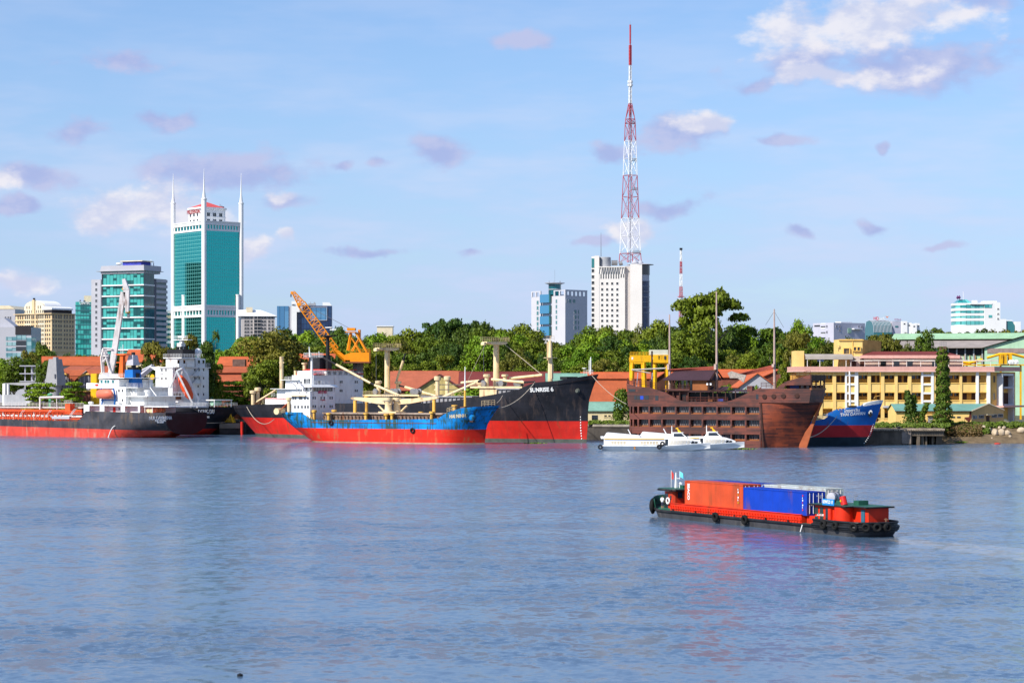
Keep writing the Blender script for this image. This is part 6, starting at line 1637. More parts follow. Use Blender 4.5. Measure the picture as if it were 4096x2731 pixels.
# ============ blue and red coaster
def coaster():
 F = Frame(1945, 577.0, -27.0, 0)
 rt = F.root('coaster', 'rusty blue and red coaster lettered HAI NINH with two cream deck cranes', 'ship')
 B = 13.5; near = -B / 2
 Lw = -F.X(1232, -4.0)
 xb = lambda z: lerp(-1.0, 0, (z + 1.2) / 3) if z < 4.5 else 3.8 * ((z - 4.5) / 5.7) ** 1.15
 xs = lambda z: -Lw - 10.5 * max(0, min(1, z / 7.0)) ** .8
 hb = stdhb(B, .24, .12, .80, .90, 2.2, 9.0)
 P = lambda px, py, y=near: (F.X(px, y), F.Z(py, px, y))
 sh = [P(1090, 1652, -3), P(1180, 1654), P(1212, 1655), P(1226, 1663), P(1244, 1677), P(1280, 1680), P(1720, 1676), P(1755, 1672), P(1786, 1651, -6.4), P(1850, 1632, -5.5), P(1900, 1628, -4), (3.8, F.Z(1621, 1985, 0))]
 H = Hull(xs, xb, hb, sh, [.35, 4.0], [paint('boot_stain', (.42, .28, .20), .6, .2, .6, dirt=.4), RED_B, BLUE_H, BLUE_H], rt, RUSTDECK, 64, .9)
 X = lambda p, y=0.0: F.X(p, y); Z = lambda q, p, y=0.0: F.Z(q, p, y)
 H.name('HAI NINH', 1.35, X(1842, -5), Z(1664, 1842, -5), paint('letter_cream', (.70, .58, .36), .6), rt, .8, .06, .03)
 # rubbing strake along the side
 rb = MB(); xr = [X(p, near) for p in range(1245, 1770, 25)]
 for a, b_ in zip(xr[:-1], xr[1:]): rb.box(a, b_, -H.side(a, 5.6) - .12, -H.side(a, 5.6) + .1, 5.55, 5.72)
 rb.build('rubbing_strake', RUSTDECK, rt)
 # anchor pocket with rust
 hx, hz_ = X(1897, -4), Z(1670, 1897, -4)
 o = MB().lathe([(.15, 1.0), (.75, .85), (.95, .3), (1.0, -.3)], 0, 0, 12).build('anchor_pocket', BLUE_H, rt, True); o.location = (hx, -H.side(hx, hz_) - .15, hz_); o.rotation_euler = (R(110), 0, 0)
 MB().box(hx - .5, hx + .5, -H.side(hx, hz_) - .8, -H.side(hx, hz_), hz_ - 1.2, hz_ - .5).build('anchor', paint('rust_anchor', (.06, .03, .02), .8), rt)
 # superstructure
 ys = -6.2; xf = X(1240, ys); zd = F.Z(1652, 1240, ys) - 1
 yfar = F.hit(1340, 1600, x=xf).y
 z = lambda q: F.Z(q, 1240, ys)
 block(rt, X(1166, ys), X(1200, ys), ys, yfar, zd + .3, z(1583), WHITE_S, 'aft_house'); block(rt, X(1200, ys), xf, ys, yfar, zd - 1.5, z(1583), WHITE_S, 'accommodation')
 MB().box(X(1190, ys), xf - .05, ys + .1, yfar - .1, z(1583), z(1567)).build('upper_house', WHITE_S, rt)
 MB().box(X(1161, ys), X(1226, ys), ys - .8, yfar + .5, z(1584.5), z(1581.5)).build('boat_deck', CRMS, rt)
 bx = xf - .3; by0, by1 = F.hit(1252, 1556, x=bx).y, F.hit(1330, 1556, x=bx).y
 block(rt, X(1206, ys), bx, ys + 1.0, by1, z(1567), z(1547), WHITE_S, 'bridge')
 MB().hexa([(X(1200, ys), ys - .6), (xf + 1.0, ys - .6), (xf + 1.0, yfar + .4), (X(1200, ys), yfar + .4)], [(X(1206, ys), ys), (xf + .2, ys), (xf + .2, yfar), (X(1206, ys), yfar)], z(1548), z(1538)).build('bridge_roof', WHITE_S, rt)
 bw = win_mesh(1.35, 1.2, WHITE_S, GLASS_D, .08, .06, 0)
 for i in range(7): piece('bridge_window', bw, rt, (bx + .03, by0 + (by1 - by0) * (i + .5) / 7, z(1556)), R(90))
 for p in (1218, 1226): piece('bridge_window', win_mesh(.7, 1.0, WHITE_S, GLASS_D, .08, .06, 0), rt, (X(p, ys + 1), ys + .97, z(1556)))
 piece('bridge_window', win_mesh(.5, 1.0, WHITE_S, GLASS_D, .08, .06, 0), rt, (X(1244, ys), ys - .03, z(1556)))
 for q in (1591, 1625):
  for p in (1252, 1260.5, 1284, 1296.5, 1320, 1328): h = F.hit(p, q, x=xf); ports(rt, [(xf + .03, h.y, h.z)], R(90))
 for p in (1173, 1182, 1199, 1206, 1220, 1232): ports(rt, [(X(p, ys), ys - .03, F.Z(1592, p, ys))])
 for p in (1180, 1193, 1208, 1221, 1232): ports(rt, [(X(p, ys), ys - .03, F.Z(1627, p, ys))])
 RL = paint('letter_red', (.62, .03, .10), .5)
 c = F.hit(1290, 1568.5, x=xf)
 text('safety_sign', 'SAFETY-FIRST', 1.05, RL, rt, (xf + .06, c.y, c.z), (R(90), 0, R(90)), .78, .02, bold=.02)
 c = F.hit(1291, 1600, x=xf); text('small_sign', 'NO SMOKING', .5, RL, rt, (xf + .06, c.y, c.z), (R(90), 0, R(90)), .8, .02)
 MB().rail([(X(1166, ys), ys - .6, z(1581.5)), (X(1206, ys), ys - .6, z(1581.5))], 1.1, .05, 1.2).build('boat_deck_rail', WHITE_S, rt)
 MB().rail([(xf - .5, ys, z(1538)), (xf - .5, yfar, z(1538))], 1.1, .05, 1.6).build('bridge_rail', WHITE_S, rt)
 # mast with crow's nest
 mx, my = X(1247, -1.5), -1.5; zz = lambda q: F.Z(q, 1247, my)
 MB().tube((mx, my, zz(1540)), (mx, my, zz(1428)), .42, .3, 10).tube((mx - .6, my, zz(1428)), (mx - .9, my, zz(1386)), .22, .1, 8).tube((mx + 2.4, my, zz(1428)), (mx + 2.4, my, zz(1405)), .1, n=6).build('signal_mast', WHITE_S, rt, True)
 MB().hexa([(mx - 1.6, my - 1.3), (mx + 2.6, my - 1.3), (mx + 2.6, my + 1.3), (mx - 1.6, my + 1.3)], [(mx - 1.9, my - 1.5), (mx + 3, my - 1.5), (mx + 3, my + 1.5), (mx - 1.9, my + 1.5)], zz(1430), zz(1428)).build('mast_platform', WHITE_S, rt)
 MB().rail([(mx - 1.8, my - 1.4, zz(1428)), (mx + 2.9, my - 1.4, zz(1428)), (mx + 2.9, my + 1.4, zz(1428))], 1.15, .06, .5).build('mast_rail', WHITE_S, rt)
 # davits aft, poop rail, gear
 dv = MB()
 for p in (1195, 1225): dv.path([(X(p, ys), ys - .4, z(1567)), (X(p - 8, ys), ys - .8, z(1540)), (X(p - 26, ys), ys - 1.2, z(1527))], .16, 6)
 dv.build('davit', GREYW, rt)
 MB().rail([(X(1100, -4), -4, Z(1651, 1100, -4)), (X(1140, -6.2), -6.2, Z(1652, 1140, -6))], 1.3, .06, .7).build('poop_rail', CRMS, rt)
 MB().lathe([(.9, -1.0), (.9, 1.0)], 0, 0, 12).build('rope_reel', CRMS, rt).matrix_local = Matrix.Translation((X(1113, -5), -5, Z(1645, 1113, -5))) @ Matrix.Rotation(R(90), 4, 'X')
 MB().box(X(1142, near), X(1206, near), near - .05, near + 2, Z(1656, 1170, near), Z(1648, 1170, near)).build('blue_locker', BLUE_H, rt)
 MB().bar((X(1124, -5), -5, Z(1640, 1124, -5)), (X(1150, -5), -5, Z(1616, 1150, -5)), .5).build('rust_derrick', paint('rust_red', (.25, .05, .02), .8), rt)
 vent(rt, X(1155, -5), -5, Z(1648, 1155, -5), 4.2, .45, CRMS)
 # yellow ventilators on the main deck
 for p, q0, q1, y in ((1257, 1680, 1639, -5.5), (1315, 1680, 1651, -5.8), (1336, 1672, 1638, 0), (1464, 1678, 1650, -5.8), (1466, 1640, 1583, 4.5), (1545, 1678, 1654, -5.8), (1568, 1678, 1652, -5.8), (1430, 1665, 1648, 2), (1684, 1660, 1646, 2), (1727, 1678, 1645, -5.5)):
  vent(rt, X(p, y), y, F.Z(q0, p, y) - .5, F.Z(q1, p, y) - F.Z(q0, p, y) + .5, .42, YELS)
 # hatch coaming with stays
 x0, x1 = X(1292, -5), X(1768, -5); zb, zt = Z(1679, 1500, -5) - .5, Z(1656, 1500, -5)
 HT = paint('hatch_brown', (.22, .15, .11), .8, .3, .8, rust=.5)
 MB().box(x0, x1, -4.6, 4.6, zb, zt).build('hatch', HT, rt); MB().box(x0 - .2, x1 + .2, -5.1, 5.1, zt, zt + .35).build('hatch_cover', paint('hatch_cover', (.36, .28, .22), .8, .25, .6, rust=.4), rt)
 sm = shared('hstay', lambda: MB().poly([(0, 0), (-.5, 1.25), (0, 1.25)], 'x', 0, .16).mesh('hatch_stay', HT))
 n_ = int((x1 - x0) / 1.15)
 for i in range(n_): piece('hatch_stay', sm, rt, (x0 + (x1 - x0) * i / n_, -4.62, zb + .3))
 # twin deck cranes
 for (p, pr0, pt, q_t, sgn, yy) in ((1553, 1566, 1411, 1592, -1, -1.6), (1588, 1584, 1748, 1590, 1, 1.0)):
  cx = X(p, yy); zq = lambda q: F.Z(q, p, yy)
  MB().lathe([(1.25, zt), (1.25, zq(1645)), (.95, zq(1635)), (.9, zq(1612)), (1.2, zq(1604)), (1.2, zq(1590))], cx, yy, 14).build('crane_pedestal', CRMS, rt, True)
  xt = X(pt, yy); xr_ = X(pr0, yy)
  zr0, zr1, zt0, zt1 = zq(1592 if sgn < 0 else 1598), zq(1618), F.Z(q_t - 4, pt, yy), F.Z(q_t + 5, pt, yy)
  MB().poly([(xr_, zr1), (lerp(xr_, xt, .35), lerp(zr1, zt1, .35) - .25), (xt, zt1), (xt + sgn * .5, (zt0 + zt1) / 2), (xt, zt0), (xr_, zr0)], 'y', yy - .5, yy + .5).build('crane_jib', CRMS, rt)
  MB().rail([(cx - 1, yy - 1, zq(1590)), (cx + 1.2, yy - 1, zq(1590))], 1.1, .06, .7).box(cx - 1.2, cx + 1.2, yy - 1.2, yy + 1.2, zq(1604), zq(1602)).build('crane_platform', STEEL, rt)
  MB().bar((cx + sgn * .9, yy, zq(1650)), (cx + sgn * 3.2, yy, zq(1622)), .4).build('luffing_ram', CRMS, rt)
 MB().box(X(1535, 0), X(1605, 0), -3, 2.5, zt + .35, zt + .7).build('crane_base', CRMS, rt)
 for p, q0, q1, y in ((1420, 1662, 1601, -1.6), (1736, 1672, 1597, 1.0)): MB().box(X(p - 4.5, y), X(p + 4.5, y), y - .35, y + .35, F.Z(q0, p, y), F.Z(q1, p, y)).build('jib_rest', YELS, rt)
 # forecastle
 fx = X(1860, 0); zz = lambda q: F.Z(q, 1860, 0)
 MB().tube((fx, 0, zz(1628)), (fx, 0, zz(1560)), .34, .3, 8).build('foremast', YELS, rt, True); MB().tube((fx, 0, zz(1560)), (fx, 0, zz(1466)), .24, .1, 8).build('foremast_top', WHITE_S, rt, True)
 MB().rail([(X(1934, -1), -2.2, Z(1625, 1934, -1)), (X(1982, 0), -.4, Z(1622, 1982, 0))], 1.5, .07, .9).build('bow_rail', CRMS, rt); MB().rail([(X(1788, -5), -5, Z(1650, 1788, -5)), (X(1818, -4.6), -4.6, Z(1643, 1818, -5))], 1.2, .07, .8).build('forecastle_rail', CRMS, rt)
 vent(rt, X(1818, -2), -2, Z(1648, 1818, -2), 2.0, .5, YELS)
 MB().box(X(1840, -2), X(1858, -2), -2, 2, Z(1640, 1850, -2), Z(1626, 1850, -2)).build('windlass', RUSTDECK, rt)
 # tyre fenders on chains
 ty = shared('tyre_s', lambda: MB().torus((0, 0, 0), .55, .24, 'y', 14, 6).mesh('tyre_fender', BLACK_P, True))
 for p, q in ((1325, 1690), (1651, 1721)):
  x = X(p, near); zc = F.Z(q, p, near); piece('tyre_fender', ty, rt, (x, -H.side(x, zc) - .25, zc)); MB().tube((x, -H.side(x, zc) - .2, zc + .5), (x, -H.side(x, zc + 1.8) - .1, zc + 2.4), .05, n=4).build('fender_chain', STEEL, rt)
 ld = MB()
 for p in (1228, 1240): ld.bar((X(p, -6.5), -6.5, Z(1660, p, -6.5)), (X(p + 12, -6.5), -6.5, Z(1684, p + 12, -6.5)), .2)
 ld.build('poop_ladder', YELS, rt)
 return rt, F, H
COA_RT, COA_F, COA_H = coaster()

# ============ tanker with salmon lower hull, stern to the right
ORG_P = paint('pipe_orange', (.70, .10, .03), .5, .2, .8); PIPE_W = paint('pipe_white', (.74, .70, .66), .5, .15, 1.0)
def tanker():
 F = Frame(735, 646.0, -33.0, 0)
 rt = F.root('tanker', 'tanker with salmon lower hull, orange deck pipes and blue funnel lettered NUR QAMARINA', 'ship')
 B = 20.0; near = -B / 2
 Lb = F.X(-420, near)
 xs = lambda z: Lb
 xb = lambda z: -7.5 + 8.5 * max(0, min(1, (z + 1.2) / 6.5)) ** .6
 def hb(u, z):
  t = max(0, min(1, (z + .5) / 7)); us = lerp(.80, .93, t)
  k = 1.0 if u < us else 1 - (1 - lerp(.0, .93, t ** .6)) * ((u - us) / (1 - us)) ** 1.8
  return B / 2 * k
 P = lambda px, py, y=near: (F.X(px, y), F.Z(py, px, y))
 sh = [P(-400, 1676), P(0, 1676), P(314, 1685), P(326, 1672), P(336, 1644), P(450, 1646), P(555, 1650), (2.0, F.Z(1649, 735, 0))]
 H = Hull(xs, xb, hb, sh, [2.2], [RED_S, GRY_H, GRY_H], rt, ORG_P, 70, .9, trim=-.012)
 X = lambda p, y=near: F.X(p, y); Z = lambda q, p, y=near: F.Z(q, p, y)
 # dark transom plate with the name
 zt = F.Z(1651, 640, 0); tb = MB(); k = 12
 pts = [(-B / 2 * .93, zt - .05)] + [(B / 2 * .93 * -math.cos(math.pi * i / k), 1.0 + (zt - 1.0) * .75 * (1 - math.sin(math.pi * i / k) ** .8)) for i in range(k + 1)] + [(B / 2 * .93, zt - .05)]
 tb.poly(pts, 'x', .9, 1.25); tb.build('transom', paint('transom_black', (.012, .012, .016), .4, .3, .4), rt)
 for body, q, s_ in (('NUR QAMARINA', 1672, 1.55), ('PORT KELANG', 1682, .85), ('IMO 9310000', 1689, .6)):
  c = F.hit(642, q, x=1.3); text('ship_name', body, s_, LETTER, rt, (1.32, c.y, c.z), (R(90), 0, R(90)), .85, .02, bold=.015)
 # deck pipes: long fore-and-aft lines, cross arches, catwalk
 zd = F.Z(1682, 150, near)
 for i, (y, h, r_, mt) in enumerate(((-7.5, .6, .16, ORG_P), (-7.0, 1.5, .2, PIPE_W), (-6.2, 2.2, .18, ORG_P), (-5.2, 1.2, .25, PIPE_W), (-4.4, 2.8, .2, ORG_P), (-3.4, 2.1, .26, PIPE_W), (-2.4, 3.2, .22, ORG_P), (-1.2, 3.9, .2, PIPE_W))):
  MB().tube((X(-200, y), y, zd + h), (X(328, y), y, zd + h), r_, n=8).build('deck_pipe', mt, rt, True)
 for i in range(17):
  x = X(-60, near) + i * 1.9
  MB().box(x, x + .25, -8.5, -.5, zd + 2.3, zd + 2.55).box(x, x + .25, -8.5, -8.25, zd, zd + 2.4).box(x, x + .25, -4, -3.8, zd, zd + 2.4).build('pipe_arch', ORG_P, rt)
 for i in range(14):
  x = X(-60, near) + i * 2.3
  MB().tube((x, -6.6, zd), (x, -6.6, zd + 1.4 + (i % 3) * .6), .22, n=8).lathe([(.45, zd + 1.3), (.45, zd + 1.6)], x, -6.6, 10).build('valve', ORG_P if i % 2 else PIPE_W, rt)
 MB().rail([(X(-120, -1.5), -1.5, zd + 4.2), (X(335, -1.5), -1.5, zd + 4.2)], 1.3, .07, 1.6).box(X(-120, -1.5), X(335, -1.5), -1.5, .6, zd + 4.0, zd + 4.2).build('catwalk', PIPE_W, rt)
 MB().rail([(X(-100), near + .4, zd - .2), (X(315), near + .4, zd - .2)], 1.1, .07, 1.6).build('deck_rail', ORG_P, rt)
 MB().box(X(205), X(275), near + .2, near + 1.2, Z(1675, 240), Z(1665, 240)).build('gangway_box', GREYW, rt)
 for (pa, pb, q0, q1) in ((183, 200, 1664, 1640), (278, 298, 1662, 1636), (78, 92, 1660, 1640)):
  MB().bar((X(pa, -8), -8, Z(q0, pa, -8)), (X(pb, -8), -8, Z(q1, pb, -8)), .18).bar((X(pa + 6, -8), -8, Z(q0, pa, -8)), (X(pb + 6, -8), -8, Z(q1, pb, -8)), .18).build('deck_stair', PIPE_W, rt)
 MB().box(X(265, -4), X(285, -4), -4.5, -2.5, zd + 2, Z(1615, 275, -4)).build('valve_house', ORG_P, rt)
 MB().rail([(X(262, -4), -4.6, Z(1615, 275, -4)), (X(294, -4), -4.6, Z(1615, 275, -4))], 1.1, .06, .8).build('valve_rail', PIPE_W, rt)
 # white hose derrick post
 MB().bar((X(160, -2), -2, Z(1590, 160, -2)), (X(255, -2), -2, Z(1588, 255, -2)), .5).tube((X(160, -2), -2, zd), (X(160, -2), -2, Z(1588, 160, -2)), .3, n=8).tube((X(230, -2), -2, zd), (X(226, -2), -2, Z(1590, 226, -2)), .14, n=6).build('hose_derrick', PIPE_W, rt)
 MB().lathe([(.7, Z(1583, 200, 0)), (.9, Z(1578, 200, 0)), (.5, Z(1573, 200, 0))], X(200, 0), 0, 10).tube((X(200, 0), 0, zd), (X(200, 0), 0, Z(1580, 200, 0)), .45, n=8).build('green_vent', paint('vent_green', (.12, .38, .20), .5), rt, True)
 # poop accommodation
 ys = near + .4; zq = lambda q, p=450: F.Z(q, p, ys)
 zp = zq(1648)
 MB().box(X(345, ys), X(545, ys), ys + 1.8, 8, zp - .5, zq(1622)).build('poop_house', WHITE_S, rt)
 MB().box(X(336, ys), X(560, ys), ys - .1, 8.5, zq(1623), zq(1619)).build('poop_deck', WHITE_S, rt)
 for (a, b_) in ((336, 358), (400, 418), (484, 500), (553, 560)):
  MB().poly([(X(a, ys), zp - .3), (X(b_, ys), zp - .3), (X(b_, ys), zq(1622)), (X(a, ys), zq(1622))], 'y', ys - .1, ys + .25).build('web_frame', WHITE_S, rt)
 MB().box(X(436, ys), X(446, ys), ys + 1.7, ys + 1.85, zp, zq(1628)).build('red_door', RED_B, rt)
 x1 = X(492, ys)
 block(rt, X(388, ys), x1, ys + 1.2, 8, zq(1619), zq(1547), WHITE_S, 'accommodation')
 aftx = X(560, ys)
 for q, pe in ((1584, 628), (1549, 590)):
  MB().box(x1 + .05, F.X(pe, -4), ys + 1.2, 8.5, zq(q + 2), zq(q - 1)).build('aft_deck', WHITE_S, rt)
  MB().rail([(x1 + .1, ys + 1.3, zq(q - 1)), (F.X(pe, -4), ys + 1.3, zq(q - 1)), (F.X(pe, -4), 8.4, zq(q - 1))], 1.1, .06, 1.4).build('aft_rail', WHITE_S, rt)
 block(rt, x1 + .05, F.X(600, -4), ys + 3.0, 7.5, zq(1619), zq(1586), WHITE_S, 'engine_casing')
 block(rt, x1 + .05, F.X(570, -4), ys + 3.0, 7.5, zq(1583), zq(1551), WHITE_S, 'upper_casing')
 MB().box(X(565, ys), 1.5, -8.5, 8.5, zq(1627), zq(1623)).build('docking_deck', WHITE_S, rt)
 MB().rail([(X(560, ys), -8.6, zq(1623)), (1.5, -8.6, zq(1623)), (1.5, 8.4, zq(1623))], 1.1, .06, 1.5).build('stern_rail', WHITE_S, rt)
 for p in (580, 610): MB().tube((F.X(p, -8), -8, zp - .5), (F.X(p, -8), -8, zq(1626)), .15, n=6).build('deck_post', WHITE_S, rt)
 for p, y in ((553, -6), (563, -6), (633, -3), (648, -3), (600, -7), (612, -7)): MB().lathe([(.75, -.8), (.75, .8)], 0, 0, 12).build('mooring_reel', CRMS, rt, True).matrix_local = Matrix.Translation((F.X(p, y), y, zp + .6)) @ Matrix.Rotation(R(90), 4, 'X')
 MB().box(F.X(567, -4) + .1, F.X(567, -4) + .3, 2, 4.2, zq(1621), zq(1605)).build('red_hatch_door', RED_B, rt)
 ports(rt, [(X(p, ys), ys + 1.17, zq(q)) for p, q in ((465, 1562), (479, 1562), (479, 1600), (466, 1635))])
 # bridge block with forward wings
 block(rt, X(383, ys), X(462, ys), ys + 1.6, 7, zq(1546), zq(1517), WHITE_S, 'bridge')
 MB().poly([(X(383, ys), zq(1515)), (X(427, ys), zq(1513)), (X(398, ys), zq(1495)), (X(386, ys), zq(1496))], 'y', ys + 1.2, 7).build('bridge_screen', WHITE_S, rt)
 MB().poly([(X(340, ys), zq(1554)), (X(440, ys), zq(1552)), (X(426, ys), zq(1544)), (X(383, ys), zq(1533)), (X(340, ys), zq(1531))], 'y', ys + .6, ys + 3).build('bridge_wing', WHITE_S, rt)
 MB().box(X(376, ys), X(388, ys), ys + .5, ys + .65, zq(1543), zq(1536)).build('side_light', RED_B, rt)
 bw = win_mesh(.9, .9, WHITE_S, GLASS_T, .08, .05, 0)
 for p in (392, 408, 419, 438): piece('bridge_window', bw, rt, (X(p, ys), ys + 1.57, zq(1526)))
 MB().box(X(428, ys), X(488, ys), ys + 1, 7, zq(1513), zq(1510)).build('monkey_island', WHITE_S, rt)
 MB().rail([(X(428, ys), ys + 1.1, zq(1510)), (X(488, ys), ys + 1.1, zq(1510))], 1.2, .06, 1).build('monkey_rail', WHITE_S, rt)
 # blue funnel with grey exhaust
 BLUEF = paint('funnel_blue', (.01, .13, .42), .45, .1, .3, dirt=.15)
 fx0, fx1, fx2, fx3 = F.X(495, -4), F.X(531, -4), F.X(500, -3.4), F.X(531, -3.4)
 MB().hexa([(fx0, -4), (fx1, -4), (fx1, .6), (fx0, .6)], [(fx2, -3.4), (fx3, -3.4), (fx3, 0), (fx2, 0)], zq(1549), zq(1478)).build('funnel', BLUEF, rt)
 MB().box(fx3 - .1, fx1 + .05, -2.2, -.9, zq(1508), zq(1492)).build('funnel_louvre', BLACK_P, rt)
 MB().hexa([(F.X(516, 0), -1.5), (F.X(546, 0), -1.5), (F.X(546, 0), 1.5), (F.X(516, 0), 1.5)], [(F.X(524, 0), -1), (F.X(541, 0), -1), (F.X(541, 0), 1), (F.X(524, 0), 1)], zq(1460), zq(1418)).build('exhaust_casing', GREYW, rt)
 MB().tube((F.X(535, 0), 0, zq(1478)), (F.X(533, 0), 0, zq(1407)), .8, .6, 10).build('exhaust_pipe', BLACK_P, rt, True)
 MB().rail([(fx2, -3.4, zq(1478)), (fx3, -3.4, zq(1478))], 1.1, .06, 1).box(fx2 + .6, fx3 - .3, -3, -.4, zq(1478), zq(1468)).build('funnel_top', BLACK_P, rt)
 # orange radar mast
 OM = paint('mast_orange', (.75, .12, .02), .5, .1)
 mx = F.X(490, -2); MB().hexa([(mx - .9, -2.9), (mx + .9, -2.9), (mx + .9, -1.1), (mx - .9, -1.1)], [(mx - .5, -2.5), (mx + .6, -2.5), (mx + .6, -1.5), (mx - .5, -1.5)], zq(1510), zq(1418)).build('radar_mast', OM, rt)
 MB().poly([(F.X(464, -2), zq(1414)), (F.X(518, -2), zq(1414)), (F.X(502, -2), zq(1419)), (F.X(480, -2), zq(1419))], 'y', -3, -1).box(F.X(470, -2), F.X(484, -2), -2.6, -1.4, zq(1450), zq(1447)).build('crosstree', OM, rt)
 MB().tube((F.X(492, -2), -2, zq(1414)), (F.X(492, -2), -2, zq(1376)), .1, n=5).tube((F.X(484, -2), -2, zq(1414)), (F.X(484, -2), -2, zq(1385)), .08, n=5).build('aerial', WHITE_P, rt)
 # lifeboat in blue davit
 lb_c = F.X(423, ys); LBM = paint('lifeboat_salmon', (.72, .17, .10), .45, .08)
 l = MB(); hl = 3.3
 secs = [(-1, .2, .35), (-.8, .75, .8), (-.4, 1.0, 1.0), (.3, 1.05, 1.0), (.75, .8, .9), (1, .3, .45)]
 vs = []; n_ = 10
 for (t, w_, h_) in secs:
  for j in range(n_): a = 2 * math.pi * j / n_; vs.append((lb_c + t * hl, ys - .6 + 1.3 * w_ * math.cos(a), zq(1576) + 1.5 * h_ * math.sin(a)))
 l.add(vs, [(i * n_ + j, (i + 1) * n_ + j, (i + 1) * n_ + (j + 1) % n_, i * n_ + (j + 1) % n_) for i in range(len(secs) - 1) for j in range(n_)] + [tuple(range(n_)), tuple(range((len(secs) - 1) * n_, len(secs) * n_))])
 l.build('lifeboat', LBM, rt, True)
 MB().box(lb_c - 1.6, lb_c + .4, ys - 1.2, ys, zq(1566), zq(1557)).build('lifeboat_canopy', LBM, rt)
 dvt = MB()
 for p in (402, 452): dvt.path([(X(p, ys), ys + .6, zq(1619)), (X(p + 4, ys), ys + .5, zq(1585)), (X(p, ys), ys + .2, zq(1552))], .28, 6)
 dvt.build('davit', BLUEF, rt); MB().box(X(400, ys), X(458, ys), ys + .3, ys + .9, zq(1602), zq(1598)).build('davit_beam', BLUEF, rt)
 for p in (360, 470): MB().lathe([(.45, -.7), (.45, .7)], 0, 0, 10).build('life_raft', WHITE_P, rt, True).matrix_local = Matrix.Translation((X(p, ys), ys + .4, zq(1612))) @ Matrix.Rotation(R(90), 4, 'Y')
 sr = MB()
 for (pa, q0, pb, q1) in ((510, 1549, 534, 1584), (522, 1549, 546, 1584), (497, 1584, 520, 1619), (508, 1584, 531, 1619), (600, 1549, 625, 1583)): sr.bar((F.X(pa, -7), -7, zq(q0)), (F.X(pb, -7), -7, zq(q1)), .2)
 tag(sr.build('stair_flights', WHITE_S, rt), kind='stuff')
 for p in (546, 589): MB().lathe([(.8, zq(1583)), (.8, zq(1568)), (1.1, zq(1566)), (1.1, zq(1560)), (.3, zq(1559))], F.X(p, -5), -5, 12).build('ventilator', WHITE_S, rt, True)
 # cooling water outlet
 wp = [(X(462) , near - .1 - t * 1.5, 3.6 - 3.6 * t * t) for t in [i / 6 for i in range(7)]]
 MB().path([(a - t_ * .25, b_, c_) for t_, (a, b_, c_) in enumerate(wp)], .16, 5).build('cooling_water', paint('foam_white', (.75, .75, .72), .4), rt, True)
 return rt, F
TAN_RT, TAN_F = tanker()

